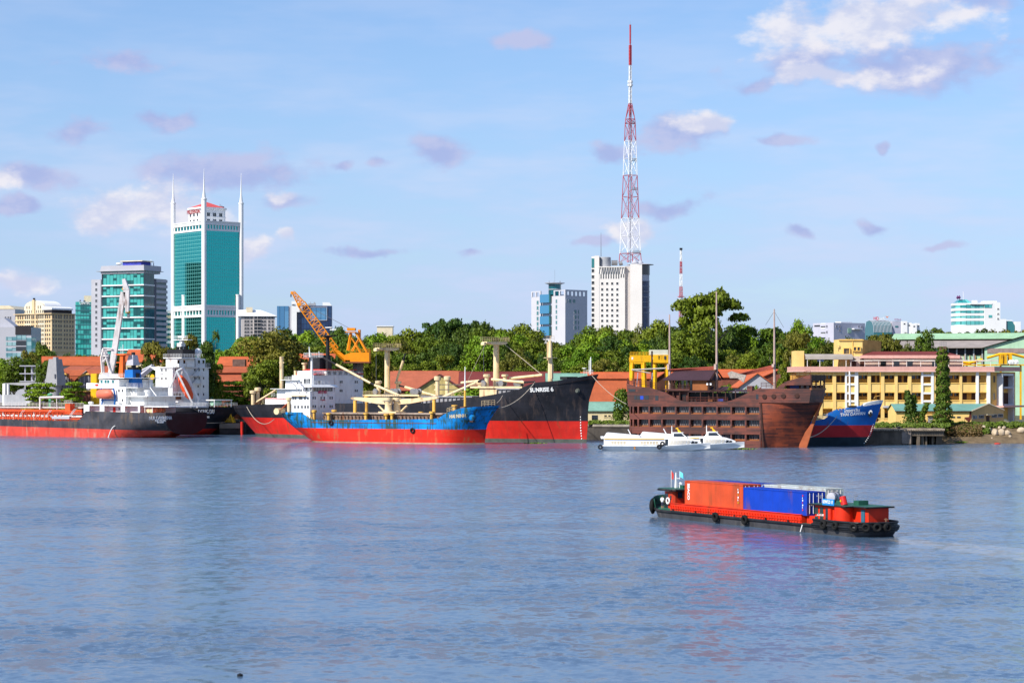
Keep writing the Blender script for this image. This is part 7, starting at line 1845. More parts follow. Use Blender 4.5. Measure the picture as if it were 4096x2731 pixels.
# ============ black freighter behind the tanker, with grey crane and free-fall boat
def freighter():
 F = Frame(905, 684.0, -33.0, 0)
 rt = F.root('freighter', 'black freighter with tall white stern house and orange free-fall boat lettered DONG DU', 'ship')
 B = 22.0; near = -B / 2
 xs = lambda z: F.X(-300, near); xb = lambda z: -9 + 9.0 * max(0, min(1, z / 9)) ** .6
 def hb(u, z):
  t = max(0, min(1, z / 9)); us = lerp(.82, .94, t); k = 1.0 if u < us else 1 - (1 - lerp(0, .85, t)) * ((u - us) / (1 - us)) ** 2
  return B / 2 * k
 P = lambda px, py, y=near: (F.X(px, y), F.Z(py, px, y))
 H = Hull(xs, xb, hb, [P(-300, 1622), P(400, 1622), P(640, 1628), (0, F.Z(1630, 905, 0))], [2.0], [RED_H, BLK_H, BLK_H], rt, GREY_P, 50, .6)
 for body, q, s_ in (('DONG DU', 1647, 1.9), ('PANAMA', 1668.5, .9)):
  c = F.hit(824, q, x=.2); text('ship_name', body, s_, LETTER, rt, (.35, c.y, c.z), (R(90), 0, R(90)), .85, .02, bold=.02)
 ys = near + 1; xa = F.X(690, ys); zq = lambda q: F.Z(q, 690, ys)
 yfar = F.hit(835, 1540, x=xa).y
 x0 = F.X(622, ys)
 zd = zq(1625) - 1
 block(rt, x0, xa, ys, yfar, zd, zq(1470), WHITE_S, 'accommodation')
 MB().box(F.X(606, ys), xa + .6, ys - .4, yfar + .3, zq(1471), zq(1467)).build('upper_deck', WHITE_S, rt)
 MB().poly([(F.X(602, ys), zq(1467)), (F.X(640, ys), zq(1467)), (F.X(652, ys), zq(1495)), (F.X(640, ys), zq(1492)), (F.X(612, ys), zq(1474))], 'y', ys - .3, ys + 3).build('bridge_wing', WHITE_S, rt)
 block(rt, F.X(655, ys), F.X(712, ys) - .5, ys + 1, yfar - 9, zq(1467), zq(1432), WHITE_S, 'wheelhouse')
 MB().box(F.X(648, ys), F.X(722, ys), ys + .5, yfar - 8, zq(1433), zq(1429)).build('wheelhouse_roof', WHITE_S, rt)
 MB().rail([(F.X(648, ys), ys + .6, zq(1429)), (F.X(722, ys), ys + .6, zq(1429)), (F.X(722, ys), yfar - 8, zq(1429))], 1.1, .06, 1.2).build('roof_rail', WHITE_S, rt)
 yr0, yr1 = F.hit(783, 1450, x=xa).y, F.hit(822, 1450, x=xa).y
 block(rt, xa - 6, xa - .1, yr0, yr1, zq(1467), zq(1432), WHITE_S, 'side_house')
 yf0, yf1 = F.hit(733, 1430, x=xa).y, F.hit(783, 1430, x=xa).y
 MB().box(xa - 7, xa - .3, yf0, yf1, zq(1467), zq(1396)).build('funnel', BLACK_P, rt)
 for i in range(3): MB().tube((xa - 2 - i * 1.5, (yf0 + yf1) / 2, zq(1398)), (xa - 2 - i * 1.5, (yf0 + yf1) / 2, zq(1384)), .5, n=8).build('exhaust_pipe', BLACK_P, rt)
 MB().rail([(xa + .5, ys, zq(1467)), (xa + .5, yfar, zq(1467))], 1.2, .06, 1.6).build('deck_rail', WHITE_S, rt)
 dome = F.hit(792, 1407, x=xa - 3); MB().lathe([(.3, dome.z - 2.0), (.6, dome.z - 1.3), (1.2, dome.z - .6), (1.3, dome.z), (1.0, dome.z + .8), (.05, dome.z + 1.2)], xa - 3, dome.y, 14).build('radome', WHITE_P, rt, True)
 # radar mast
 mx, my = F.X(727, 0), 0.0; zz = lambda q: F.Z(q, 727, 0)
 MB().hexa([(mx - .8, -.8), (mx + .8, -.8), (mx + .8, .8), (mx - .8, .8)], [(mx - .5, -.5), (mx + .6, -.5), (mx + .6, .5), (mx - .5, .5)], zq(1432), zz(1362)).build('radar_mast', WHITE_S, rt)
 MB().box(F.X(716, 0), F.X(733, 0), -1, 1, zz(1388), zz(1372)).build('mast_house', WHITE_S, rt)
 MB().box(F.X(704, 0), F.X(760, 0), -1.2, 1.2, zz(1361), zz(1358)).rail([(F.X(704, 0), -1.2, zz(1358)), (F.X(760, 0), -1.2, zz(1358))], 1.2, .07, .8).box(F.X(715, 0), F.X(738, 0), -.4, .4, zz(1350), zz(1344)).build('mast_platform', WHITE_S, rt)
 # windows
 pts = []
 for q in (1479, 1512):
  for p in (702, 779, 796, 814): h = F.hit(p, q, x=xa); pts.append((xa + .03, h.y, h.z))
 for q in (1545, 1577):
  for p in (792, 814): h = F.hit(p, q, x=xa); pts.append((xa + .03, h.y, h.z))
 ports(rt, pts, R(90)); ports(rt, [(F.X(p, ys), ys - .03, zq(q)) for p in (664, 648) for q in (1480, 1513)])
 for p in (695, 718, 795, 813): h = F.hit(p, 1447, x=xa - .1); piece('bridge_window', win_mesh(1.0, 1.1, WHITE_S, GLASS_D, .1, .06, 0), rt, (xa - .05 if p > 750 else F.X(712, ys) - .45, h.y, h.z), R(90))
 # aft platforms and ladders
 for q in (1502, 1533): 
  ya, yb = F.hit(752, q, x=xa).y, F.hit(805, q, x=xa).y
  MB().box(xa, xa + 1.6, ya, yb, zq(q + 1), zq(q - 1)).rail([(xa + 1.5, ya, zq(q - 1)), (xa + 1.5, yb, zq(q - 1))], 1.1, .05, 1.3).build('aft_platform', WHITE_S, rt)
  MB().bar((xa + .8, ya + 1, zq(q - 1)), (xa + .8, ya + 4.5, zq(q - 32)), .3).build('ladder', GREY_P, rt)
 # free-fall lifeboat on its frame
 bo = bpy.data.objects.new('lifeboat_cradle', None); COL.objects.link(bo); bo.parent = rt
 yb_ = F.hit(742, 1560, x=xa + 3).y
 OB = paint('lifeboat_orange', (.78, .10, .03), .4, .06)
 l = MB(); vs = []; n_ = 12; secs = [(-1, .15, .2), (-.85, .6, .6), (-.4, 1, 1), (.2, 1.05, 1.05), (.7, .85, .9), (1, .35, .4)]
 d = Vector((.30, .32, -.9)).normalized(); c0 = Vector((xa + 3.0, yb_, zq(1549)))
 u = d.cross(Vector((0, 1, 0))).normalized(); v = d.cross(u)
 for (t, w_, h_) in secs:
  for j in range(n_): a = 2 * math.pi * j / n_; p = c0 + d * (t * 4.3) + u * (1.5 * h_ * math.sin(a)) + v * (1.45 * w_ * math.cos(a)); vs.append(tuple(p))
 l.add(vs, [(i * n_ + j, (i + 1) * n_ + j, (i + 1) * n_ + (j + 1) % n_, i * n_ + (j + 1) % n_) for i in range(len(secs) - 1) for j in range(n_)] + [tuple(range(n_)), tuple(range((len(secs) - 1) * n_, len(secs) * n_))])
 l.build('lifeboat', OB, rt, True)
 bpy.data.objects.remove(bo)
 for s_ in (-1.9, 1.9):
  b0 = c0 + v * s_ - d * 6.0; b1 = c0 + v * s_ + d * 5.2
  MB().bar(b0 + u * 1.2, b1 + u * 1.2, .55).bar(b1 + u * 1.2, Vector((b1.x + .3, b1.y, zd)), .5).bar(b0 + u * 1.2, Vector((xa, b0.y, b0.z - 5)), .4).build('launch_frame', WHITE_S, rt)
 MB().bar(c0 + v * -1.9 - d * 6.0 + u * 1.2, c0 + v * 1.9 - d * 6.0 + u * 1.2, .5).build('launch_beam', WHITE_S, rt)
 MB().box(F.hit(695, 1590, y=ys).x, xa + 2.6, ys - .2, ys + 2, zq(1608), zq(1604)).build('side_deck', WHITE_S, rt)
 h0, h1 = F.hit(696, 1585, x=xa).y, F.hit(724, 1585, x=xa).y; MB().box(xa + .02, xa + .2, h0, h1, zq(1597), zq(1573)).build('rust_panel', RUSTDECK, rt)
 MB().rail([(xa + .5, ys, zq(1625)), (-1, ys + 2, zq(1626)), (-.5, 6, zq(1626))], 1.2, .06, 1.6).build('stern_rail', WHITE_S, rt)
 ya, yb = F.hit(822, 1600, x=-8).y, F.hit(893, 1600, x=-8).y
 MB().box(-10, -4, ya, yb, F.Z(1602, 860, 0), F.Z(1598, 860, 0)).build('stern_canopy', WHITE_S, rt)
 for y_ in (ya + .2, yb - .2): MB().tube((-4.4, y_, F.Z(1628, 860, 0)), (-4.4, y_, F.Z(1600, 860, 0)), .18, n=6).build('canopy_post', WHITE_S, rt)
 for i in range(3): MB().lathe([(.8, -.7), (.8, .7)], 0, 0, 12).build('rope_reel', paint('rope_green', (.30, .55, .38), .8), rt, True).matrix_local = Matrix.Translation((-6, ya + 1.5 + i * 1.3, F.Z(1612, 860, 0))) @ Matrix.Rotation(R(90), 4, 'X')
 # yellow crest plate and green locker on the near side
 MB().lathe([(.9, -.1), (.9, .1)], 0, 0, 8).build('yellow_plate', YELC, rt).matrix_local = Matrix.Translation((F.X(614, ys), ys - .5, zq(1507))) @ Matrix.Rotation(R(90), 4, 'X')
 MB().box(F.X(615, ys), F.X(636, ys), ys - 1, ys + 1, zq(1588), zq(1551)).build('green_locker', paint('locker_green', (.10, .30, .10), .6), rt)
 # grey deck crane forward, jib laid to the left
 GC = paint('crane_grey', (.30, .30, .31), .5, .1, .4, dirt=.15)
 cx = F.X(221, 0); zz = lambda q: F.Z(q, 221, 0)
 MB().lathe([(1.9, zd), (1.9, zz(1545)), (2.6, zz(1540))], cx, 0, 16).build('crane_pedestal', GC, rt, True)
 b0, b1 = F.X(198, 0), F.X(247, 0); t0, t1 = F.X(207, 0), F.X(236, 0)
 MB().hexa([(b0, -2.2), (b1, -2.2), (b1, 2.2), (b0, 2.2)], [(t0, -1.4), (t1, -1.4), (t1, 1.4), (t0, 1.4)], zz(1540), zz(1436)).build('crane_tower', GC, rt)
 MB().box(F.X(217, 0), F.X(229, 0), -.6, .6, zz(1436), zz(1428)).box(F.X(235, 0), F.X(240, 0), -2.6, -1.9, zz(1510), zz(1496)).build('crane_head', GC, rt)
 MB().poly([(F.X(205, 0), zz(1541)), (F.X(205, 0), zz(1530)), (F.X(120, 0), F.Z(1529, 120, 0)), (F.X(26, 0), F.Z(1532, 26, 0)), (F.X(26, 0), F.Z(1535, 26, 0)), (F.X(90, 0), F.Z(1541, 90, 0))], 'y', -1.2, 1.2).build('crane_jib', GC, rt)
 MB().box(F.X(10, -4), F.X(20, -4), -4, -3.2, zd, F.Z(1534, 15, -4)).box(F.X(28, -4), F.X(33, -4), -4, -3.4, zd, F.Z(1536, 30, -4)).build('jib_rest', WHITE_S, rt)
 MB().box(F.X(16, -6), F.X(105, -6), -6, 6, zd, F.Z(1578, 60, -6)).build('hatch', GREY_P, rt)
 MB().poly([(F.X(105, -6), F.Z(1578, 105, -6)), (F.X(118, -6), F.Z(1580, 118, -6)), (F.X(132, -6), F.Z(1615, 132, -6)), (F.X(105, -6), F.Z(1615, 105, -6))], 'y', -6.2, 6).build('hatch_end', GREYW, rt)
 # folded aft provision crane
 MB().bar((F.X(566, -2), -2, F.Z(1502, 566, -2)), (F.X(612, -2), -2, F.Z(1465, 612, -2)), 1.3).bar((F.X(570, -2), -2, F.Z(1482, 570, -2)), (F.X(610, -2), -2, F.Z(1462, 610, -2)), .7).build('provision_crane', GREYW, rt)
 MB().box(F.X(363, -4), F.X(386, -4), -4, -1, zd, F.Z(1494, 375, -4)).build('yellow_locker', YELC, rt)
 return rt, F
FRE_RT, FRE_F = freighter()

# ============ tall white jib crane on the quay at the left
def jib_crane():
 D = 715.0; F = Frame(450, D, 0, GZ)
 rt = F.root('jib_crane', 'tall white jib crane with folded arm rising before the teal office tower', 'crane')
 X = lambda p: F.X(p); z = lambda q: ZW(q, D) - GZ; pt = lambda p, q, y=0.0: (X(p), y, z(q))
 WC = paint('crane_white', (.70, .66, .64), .5, .12, .4, rust=.3, dirt=.2)
 b = MB()
 def strut(a, c, w0, w1, name):
  a = Vector(a); c = Vector(c); d = (c - a).normalized(); s_ = d.cross(Vector((0, 1, 0))).normalized()
  m = MB(); P4 = lambda p, w_: [p - s_ * w_ + Vector((0, -1.1, 0)), p + s_ * w_ + Vector((0, -1.1, 0)), p + s_ * w_ + Vector((0, 1.1, 0)), p - s_ * w_ + Vector((0, 1.1, 0))]
  m.add(P4(a, w0) + P4(c, w1), [(3, 2, 1, 0), (4, 5, 6, 7), (0, 1, 5, 4), (1, 2, 6, 5), (2, 3, 7, 6), (3, 0, 4, 7)]); return m.build(name, WC, rt)
 strut(pt(442, 1500), pt(455, 1425), .8, .9, 'boom'); strut(pt(455, 1425), pt(494, 1168), .9, .8, 'boom')
 strut(pt(496, 1116), pt(506, 1160), .5, 1.0, 'fly_jib'); strut(pt(506, 1160), pt(510, 1248), 1.0, .5, 'fly_jib')
 MB().tube(pt(490, 1153), pt(500, 1160), .5, n=8).box(X(504), X(520), -.8, .8, z(1252), z(1244)).build('sheave', YELC, rt)
 MB().box(X(510), X(518), -.5, .5, z(1270), z(1252)).build('hook_block', STEEL, rt)
 MB().box(X(484), X(500), -1.2, -1, z(1268), z(1266)).rail([pt(484, 1268, -1.2), pt(500, 1268, -1.2)], 1.2, .06, 1).build('boom_walkway', WC, rt)
 a = MB()
 for y_ in (-1.4, 1.4):
  a.bar(pt(412, 1490, y_), pt(408, 1430, y_), .5).bar(pt(408, 1430, y_), pt(417, 1393, y_), .5).bar(pt(417, 1393, y_), pt(452, 1396, y_), .45).bar(pt(419, 1398, y_), pt(440, 1470, y_), .5).bar(pt(440, 1470, y_), pt(448, 1490, y_), .5).bar(pt(410, 1450, y_), pt(430, 1430, y_), .3).bar(pt(412, 1425, y_), pt(434, 1425, y_), .4)
 a.build('mast_frame', WC, rt)
 MB().box(X(418), X(436), -1, 1, z(1445), z(1415)).build('winch_house', GREYW, rt)
 MB().box(X(405), X(452), -2.4, 2.4, z(1500), z(1490)).build('turntable', WC, rt); MB().lathe([(2, 0), (2, z(1500))], X(428), 0, 14).build('pedestal', GREY_P, rt, True)
jib_crane()
# yellow tripod on the quay between the black stern and the red stern
def shore_gangway():
 D = 690.0; F = Frame(915, D, 0, 0); rt = F.root('shore_gangway', 'yellow triangular shore gangway stand between the two sterns', 'gangway')
 z = lambda q: ZW(q, D); X = F.X
 for s_ in (-1, 1):
  MB().bar((X(914), s_ * 1.2, z(1632)), (X(887), s_ * 2.2, z(1690)), .5).build('strut', YELC, rt); MB().bar((X(914), s_ * 1.2, z(1632)), (X(936), s_ * 2.2, z(1690)), .5).build('strut', YELC, rt)
 for i in range(8): MB().box(X(892 + i * 1.2 + i * 4.2), X(892 + i * 1.2 + i * 4.2) + .25, -1.6, -1.4, z(1688), z(1688 - 10 - 30 * (1 - abs(i - 3.5) / 4))).build('slat', YELC, rt)
 MB().box(X(882), X(962), -2.6, 3, z(1712), z(1692)).build('platform', paint('fender_concrete', (.30, .24, .18), .9, .2), rt); MB().box(X(882), X(962), -2.2, 3, 0, z(1712)).build('platform_base', CONC_D, rt)
 MB().tube((X(974), -4, -.5), (X(974), -4, 4.2), .5, n=10).build('red_pile', RED_H, rt, True); MB().tube((X(982), -3, -.5), (X(982), -3, 4.5), .6, n=10).build('black_pile', BLACK_P, rt, True)
shore_gangway()
# mooring lines
def rope(label, a, b, sag, r=.09):
 a = Vector(a); b = Vector(b); pts = []
 for i in range(17): t = i / 16; p = a.lerp(b, t); p.z -= sag * 4 * t * (1 - t); pts.append(p - a)
 o = MB().path(pts, r, 5).build('mooring_line', ROPE, None, True); o.location = a
 return tag(o, label, 'rope')
WP = lambda px, py, D: (XW(px, D), D, ZW(py, D))
rope('pale line from the tanker stern to the yellow frame', WP(640, 1655, 642), WP(900, 1688, 688), 1.2)
rope('upper line from the black freighter stern to the yellow frame', WP(768, 1628, 676), WP(890, 1684, 688), .8); rope('thin line from the freighter rail to the quay platform', WP(806, 1634, 678), WP(925, 1676, 690), .6)
rope('slack line hanging between black stern and blue stern', WP(985, 1622, 660), WP(1098, 1675, 600), 3.2)
rope('long pale line from black ship rail down to the blue bow', WP(2140, 1528, 590), WP(1990, 1632, 577), 1.6, .11); rope('short line from the black ship side to the blue bow rail', WP(2010, 1582, 594), WP(1986, 1612, 577), .3)
rope('line from the black bow to the wooden stern', WP(2368, 1502, 586), WP(2506, 1616, 556), .8, .07)
# ============ brown wooden ship restaurant
def wood_mat(name, c1, c2, pitch=.42):
 m, n, b, o = newmat(name)
 g = n.n('ShaderNodeNewGeometry'); P = g.outputs['Position']
 sp = n.n('ShaderNodeSeparateXYZ'); n.l(P, sp.inputs[0])
 row = n.math('DIVIDE', sp.outputs[2], pitch); fr = n.math('FRACT', row)
 cb = n.n('ShaderNodeCombineXYZ'); n.l(n.math('FLOOR', row), cb.inputs[2]); n.l(n.math('FLOOR', n.math('MULTIPLY', n.math('ADD', sp.outputs[0], n.math('MULTIPLY', n.math('FLOOR', row), 1.7)), .22)), cb.inputs[0])
 wn = n.n('ShaderNodeTexWhiteNoise'); n.l(cb.outputs[0], wn.inputs[0])
 gr = n.noise(n.vmath('MULTIPLY', P, (.35, .35, 3.0)), 1.2, 5.0, .65); bl = n.rng(n.noise(P, .16, 4.0, .6), .35, .68)
 f = n.math('ADD', n.math('MULTIPLY', wn.outputs[0], .35), n.math('ADD', n.math('MULTIPLY', gr, .4), n.math('MULTIPLY', bl, .45)))
 n.l(n.mix(n.rng(f, .25, .95), c1, c2), b.inputs['Base Color']); b.inputs['Roughness'].default_value = .6
 bp = n.n('ShaderNodeBump'); bp.inputs['Strength'].default_value = .5; bp.inputs['Distance'].default_value = .03
 n.l(n.rng(n.math('ABSOLUTE', n.math('SUBTRACT', fr, .5)), .40, .5, 1, 0), bp.inputs['Height']); n.l(bp.outputs[0], b.inputs['Normal'])
 return m
WOOD = wood_mat('brown_planking', (.042, .009, .006, 1), (.155, .032, .016, 1)); WOOD_R = wood_mat('reddish_bow_planking', (.045, .008, .004, 1), (.24, .042, .010, 1)); WOOD_D = paint('dark_timber', (.045, .017, .012), .65, .3, .8)
def wooden_ship():
 F = Frame(3043, 545.0, -25.0, 0)
 rt = F.root('wooden_ship', 'big brown wooden restaurant ship with rows of curtained windows and three bare masts', 'ship')
 X = lambda p, y=0.0: F.X(p, y); Z = lambda q, p, y=0.0: F.Z(q, p, y)
 B = 12.0; x0, x1 = X(2512), X(3043)
 zm = lambda q: F.Z(q, 2780, 0)
 sheer = [(2506, 1532), (2540, 1545), (2600, 1550), (2640, 1563), (2664, 1571), (2718, 1600), (2745, 1606), (2905, 1606), (2930, 1600), (2957, 1587), (2997, 1569), (3043, 1549)]
 top = [(X(p), Z(q, p)) for p, q in sheer]
 r1t, r1b, r2t, r2b, r3t, r3b = zm(1626), zm(1656), zm(1678), zm(1708), zm(1735), zm(1760)
 def skew(zz): return x0 + (r1t - zz) * .16       # raked stern edge
 MB().poly([(skew(r1t), r1t)] + [(x1, r1t)] + top[::-1], 'y', 0, .45).build('upper_side', WOOD, rt)
 for a, b_ in ((r1b, r2t), (r2b, r3t), (r3b, -1.0)): MB().poly([(skew(b_), b_), (x1, b_), (x1, a), (skew(a), a)], 'y', -.12, .45).build('side_band', WOOD, rt)
 posts = [2521, 2533, 2553, 2597, 2648, 2703, 2759, 2810, 2868, 2925, 2983, 3041]
 CUR = paint('curtain_grey', (.16, .14, .14), .9, .3, 1.5); SILLW = paint('sill_timber', (.26, .09, .03), .6, .2)
 rows = ((r1t, r1b), (r2t, r2b), (r3t, r3b))
 for k, (zt, zb) in enumerate(rows):
  MB().box(skew(zb), x1, 1.3, 1.6, zb, zt).build('cabin_wall', WOOD_D, rt)
  MB().box(skew(zb), x1, .1, 1.3, zb - .02, zb + .12).build('gallery_floor', SILLW, rt)
  for p in posts:
   x = X(p)
   if x > skew(zb) + .3: MB().box(x - .22, x + .22, -.1, .5, zb, zt).build('post', WOOD, rt)
  for a, b_ in zip(posts[2:-1], posts[3:]):
   xa, xb_ = X(a) + .35, X(b_) - .35
   MB().box(xa, xb_, 1.2, 1.28, zb + .35, zt - .1).build('pane', GLASS_D, rt)
   c = MB(); n_ = 5
   for i in range(n_):
    u = xa + (xb_ - xa) * (i + .2 + random.random() * .4) / n_; w_ = (xb_ - xa) / n_ * (.25 + .4 * random.random()); c.box(u, u + w_, 1.08, 1.14, zb + .3, zt - .15)
   tag(c.build('curtains', CUR, rt), kind='stuff')
   MB().box(xa - .1, xb_ + .1, .9, 1.2, zb + .12, zb + .4).build('sill', SILLW, rt)
 MB().box(x0 + .3, x0 + .7, .3, B, -1, Z(1560, 2512)).build('stern_wall', WOOD, rt)
 MB().box(x0 + .4, x1, B - .4, B, -1, zm(1606)).build('far_side', WOOD, rt)
 MB().box(x0 + 1, x1, .4, B - .3, zm(1612), zm(1608)).build('main_deck', WOOD_D, rt)
 MB().box(X(2512), X(2600), .5, B - .3, Z(1568, 2560), Z(1560, 2560)).build('quarter_deck', WOOD_D, rt)
 for (a, b_, q0, q1) in ((2537, 2545, 1597, 1582), (2547, 2560, 1597, 1583), (2561, 2574, 1597, 1583), (2578, 2595, 1598, 1582), (2621, 2634, 1601, 1582), (3024, 3040, 1596, 1577)):
  MB().box(X(a), X(b_), -.05, .1, Z(q0, a), Z(q1, a)).build('stern_window', GLASS_D if b_ != 2574 else paint('blue_cloth', (.02, .07, .45), .7), rt)
 MB().box(X(2514), X(2542), -.05, .1, Z(1566, 2528), Z(1556, 2528)).build('stern_window', GLASS_D, rt)
 rl = MB(); rl.rail([(X(2508), .2, Z(1535, 2508)), (X(2600), .2, Z(1548, 2600)), (X(2640), .2, Z(1562, 2640))], 1.5, .1, 1.2); rl.build('quarter_rail', WOOD, rt)
 MB().rail([(X(2730), .2, zm(1606)), (X(2910), .2, zm(1606))], 1.1, .08, 1.3).build('waist_rail', WOOD, rt)
 for p in (2506, 2530, 2555, 2596): MB().box(X(p), X(p) + .5, .3, .8, Z(1550, p), Z(1517, p)).build('rail_post', WOOD, rt)
 # bow: plated in planks, offset to the middle of the beam
 stem = [(0, 3200), (3, 3222), (6, 3240), (9, 3262), (11.6, 3288)]
 xb = lambda z: interp([(a, X(p, B / 2)) for a, p in stem], z)
 hbw = lambda u, z: B / 2 * max(0.0, 1 - max(0, u) ** (1.35 + max(0, z) / 6)) * (1 - .30 * min(1, 3 * max(0, u)) * (1 - min(1, max(0, z) / 11)) ** 1.3)
 zk = Z(1609, 3150)
 H = Hull(lambda z: x1 + .02, xb, hbw, [(x1, zk), (X(3320, B / 2), zk)], [1.0], [WOOD_R, WOOD_R], rt, WOOD_D, 30, .1, name='bow')
 H.obj.location.y = B / 2
 for o in rt.children:
  if o.name.startswith('deck'): o.location.y = B / 2
 seam = MB(); seam.add([(x1 - .15, -.2, zk), (x1 + .25, -.2, zk), (x1 + .9, -.2, -.5), (x1 + .5, -.2, -.5)], [(0, 1, 2, 3)]); seam.build('bow_seam', WOOD_D, rt)
 MB().poly([(X(3172, B / 2), -.5), (X(3226, B / 2), -.5), (X(3262, B / 2), 7.0), (X(3290, B / 2), zk), (X(3284, B / 2), zk), (X(3245, B / 2), 6.0), (X(3212, B / 2), 3.0)], 'y', B / 2 - .35, B / 2 + .35).build('stem_post', paint('stem_red', (.34, .085, .03), .6, .15), rt)
 # beakhead box with portholes
 xn = X(3242, -.3); zt = Z(1554, 3150)
 MB().hexa([(x1 - .5, -.25), (xn - .4, -.25), (xn - .4, B + .2), (x1 - .5, B + .2)], [(x1 - .5, -.3), (xn + .2, -.3), (xn + .2, B + .3), (x1 - .5, B + .3)], zk - .1, zt).build('beakhead', WOOD, rt)
 MB().box(xn - .2, xn + .3, -.35, B + .4, zt - .3, zt + .15).build('beak_rail', SILLW, rt)
 pm = shared('porthole', lambda: MB().lathe([(.62, -.08), (.62, .1), (.5, .12)], 0, 0, 18).mesh('porthole_ring', [WOOD_D]))
 for i, p in enumerate((3058, 3095, 3134, 3188)):
  mt = (paint('blue_cloth', (.02, .07, .45), .7), CUR, GLASS_D, GLASS_D)[i]; q = 1586 - i * 1.2
  o = piece('porthole_ring', pm, rt, (X(p, -.3), -.34, Z(q, p, -.3)), rot=(R(90), 0, 0))
  MB().lathe([(.5, -.02), (.5, .02)], 0, 0, 18).build('porthole_glass', mt, o).location = (0, 0, .06)
 # fore-castle gallery
 ca = [(3104, 1553), (3122, 1538), (3142, 1526), (3171, 1517), (3241, 1498), (3243, 1540), (3140, 1541), (3136, 1553)]
 MB().poly([(X(p), Z(q, p)) for p, q in ca], 'y', .1, .5).build('castle_side', WOOD, rt)
 MB().box(X(3140), X(3242), 1.5, B - 1, zt, Z(1540, 3190)).build('castle_cabin', WOOD_D, rt)
 for a, b_, mt in ((3142, 3156, WOOD_D), (3160, 3196, paint('blue_dark_cloth', (.03, .05, .16), .8)), (3204, 3215, CUR), (3226, 3236, CUR)): MB().box(X(a, 1.4), X(b_, 1.4), 1.35, 1.5, zt + .1, Z(1541, a, 1.4)).build('castle_window', mt, rt)
 MB().box(xn - .2, xn + .2, .1, B - .3, Z(1523, 3243), Z(1499, 3243)).build('castle_front', WOOD_D, rt)
 for y_ in (.3, 4, 8, B - .6): MB().box(xn - .1, xn + .25, y_, y_ + .4, zt, Z(1498, 3243)).build('castle_post', WOOD_D, rt)
 MB().rail([(X(3168), .3, Z(1519, 3168)), (X(3240), .3, Z(1503, 3240))], 1.4, .08, .9).build('castle_rail', WOOD, rt)
 MB().rail([(X(3043), .3, Z(1550, 3043)), (X(3104), .3, Z(1553, 3104))], 1.3, .1, 1.3).build('fore_rail', WOOD, rt)
 MB().box(X(2988, 1), X(3008, 1), 1, 3, Z(1569, 3000), Z(1543, 3000)).build('stair_head', WOOD, rt)
 # midship pavilion with dark pitched roof
 PR = tile_mat('plum_roof', (.055, .022, .035), 2.0)
 ya, yb = 1.5, 10.5; ym = 6.0
 e0, e1 = X(2652, ya), X(2838, ya); r0, r1 = X(2703, ym), X(2862, ym)
 ze, zr = Z(1517, 2740, ya), Z(1481, 2780, ym)
 b = MB(); b.add([(e0, ya, ze), (e1, ya, ze), (e1, yb, ze), (e0, yb, ze), (r0, ym, zr), (r1, ym, zr), (e0, ya, ze - .3), (e1, ya, ze - .3), (e1, yb, ze - .3), (e0, yb, ze - .3)], [(0, 1, 5, 4), (2, 3, 4, 5), (3, 0, 4), (1, 2, 5), (6, 7, 1, 0), (7, 8, 2, 1), (8, 9, 3, 2), (9, 6, 0, 3)]); b.build('pavilion_roof', PR, rt)
 MB().bar((r1 + .3, ym, zr + .2), (e1 + .5, ya - .3, ze), .35).bar((r1 + .3, ym, zr + .2), (e1 + .5, yb + .3, ze), .35).build('gable_board', WOOD_D, rt)
 zf = Z(1560, 2740, ya)
 MB().box(e0 + 1, e1 + 4, ya + .3, yb - .3, zf - .3, zf).build('pavilion_floor', WOOD_D, rt)
 for p in (2665, 2690, 2716, 2750, 2832, 2866): MB().box(X(p, ya + .6), X(p, ya + .6) + .35, ya + .6, ya + .95, zm(1608), ze).build('pavilion_post', WOOD_D, rt)
 MB().box(X(2770, 2.5), X(2830, 2.5), 2.5, 9, zf, ze).build('pavilion_cabin', paint('warm_timber', (.30, .10, .03), .6, .2), rt)
 for p in (2710, 2726, 2743, 2760): MB().box(X(p, 4), X(p + 9, 4), 4, 4.2, zf, ze - .2).build('glass_panel', GLASS_D, rt)
 MB().box(X(2826, 2.4), X(2846, 2.4), 2.3, 2.6, Z(1540, 2835, 2.4), Z(1531, 2835, 2.4)).build('white_panel', WHITE_P, rt)
 MB().box(X(2655, ya), X(2757, ya), ya + .2, ya + .5, zf - .1, zf + .3).rail([(X(2655, ya), ya + .3, zf), (X(2757, ya), ya + .3, zf)], 1.3, .09, .8).build('balcony', WOOD, rt)
 MB().box(X(2660, 3), X(2750, 3), 3, 9, zm(1608), zf - .3).build('lower_cabin', WOOD, rt)
 MB().box(X(2722, 2.9), X(2744, 2.9), 2.85, 3.0, zm(1606), zm(1578)).build('doorway', BLACK_P, rt)
 for (pa, pb, q0, q1, yy) in ((2752, 2840, 1568, 1546, 1.2), (2835, 2900, 1568, 1545, 1.6), (2905, 2990, 1567, 1558, 2.0)):
  b = MB(); xa, xb_ = X(pa, yy), X(pb, yy); b.add([(xa, yy, Z(q0, pa, yy)), (xb_, yy, Z(q0, pb, yy)), (xb_ - .5, yy + 5, Z(q1, pb, yy)), (xa + 2, yy + 5, Z(q1, pa, yy))], [(0, 1, 2, 3)]); b.build('awning_roof', PR, rt)
 MB().box(X(2760, 4), X(2985, 4), 4, 9, zm(1608), zm(1570)).build('bar_cabin', BLACK_P, rt)
 for p in (2800, 2850, 2900, 2940): MB().box(X(p, 1), X(p, 1) + .25, 1.0, 1.25, zm(1608), zm(1566)).build('deck_post', WOOD_D, rt)
 MB().box(X(2833, .6), X(2850, .6), .5, 1.2, zm(1605), zm(1597)).build('timber_locker', paint('warm_timber', (.30, .10, .03), .6, .2), rt)
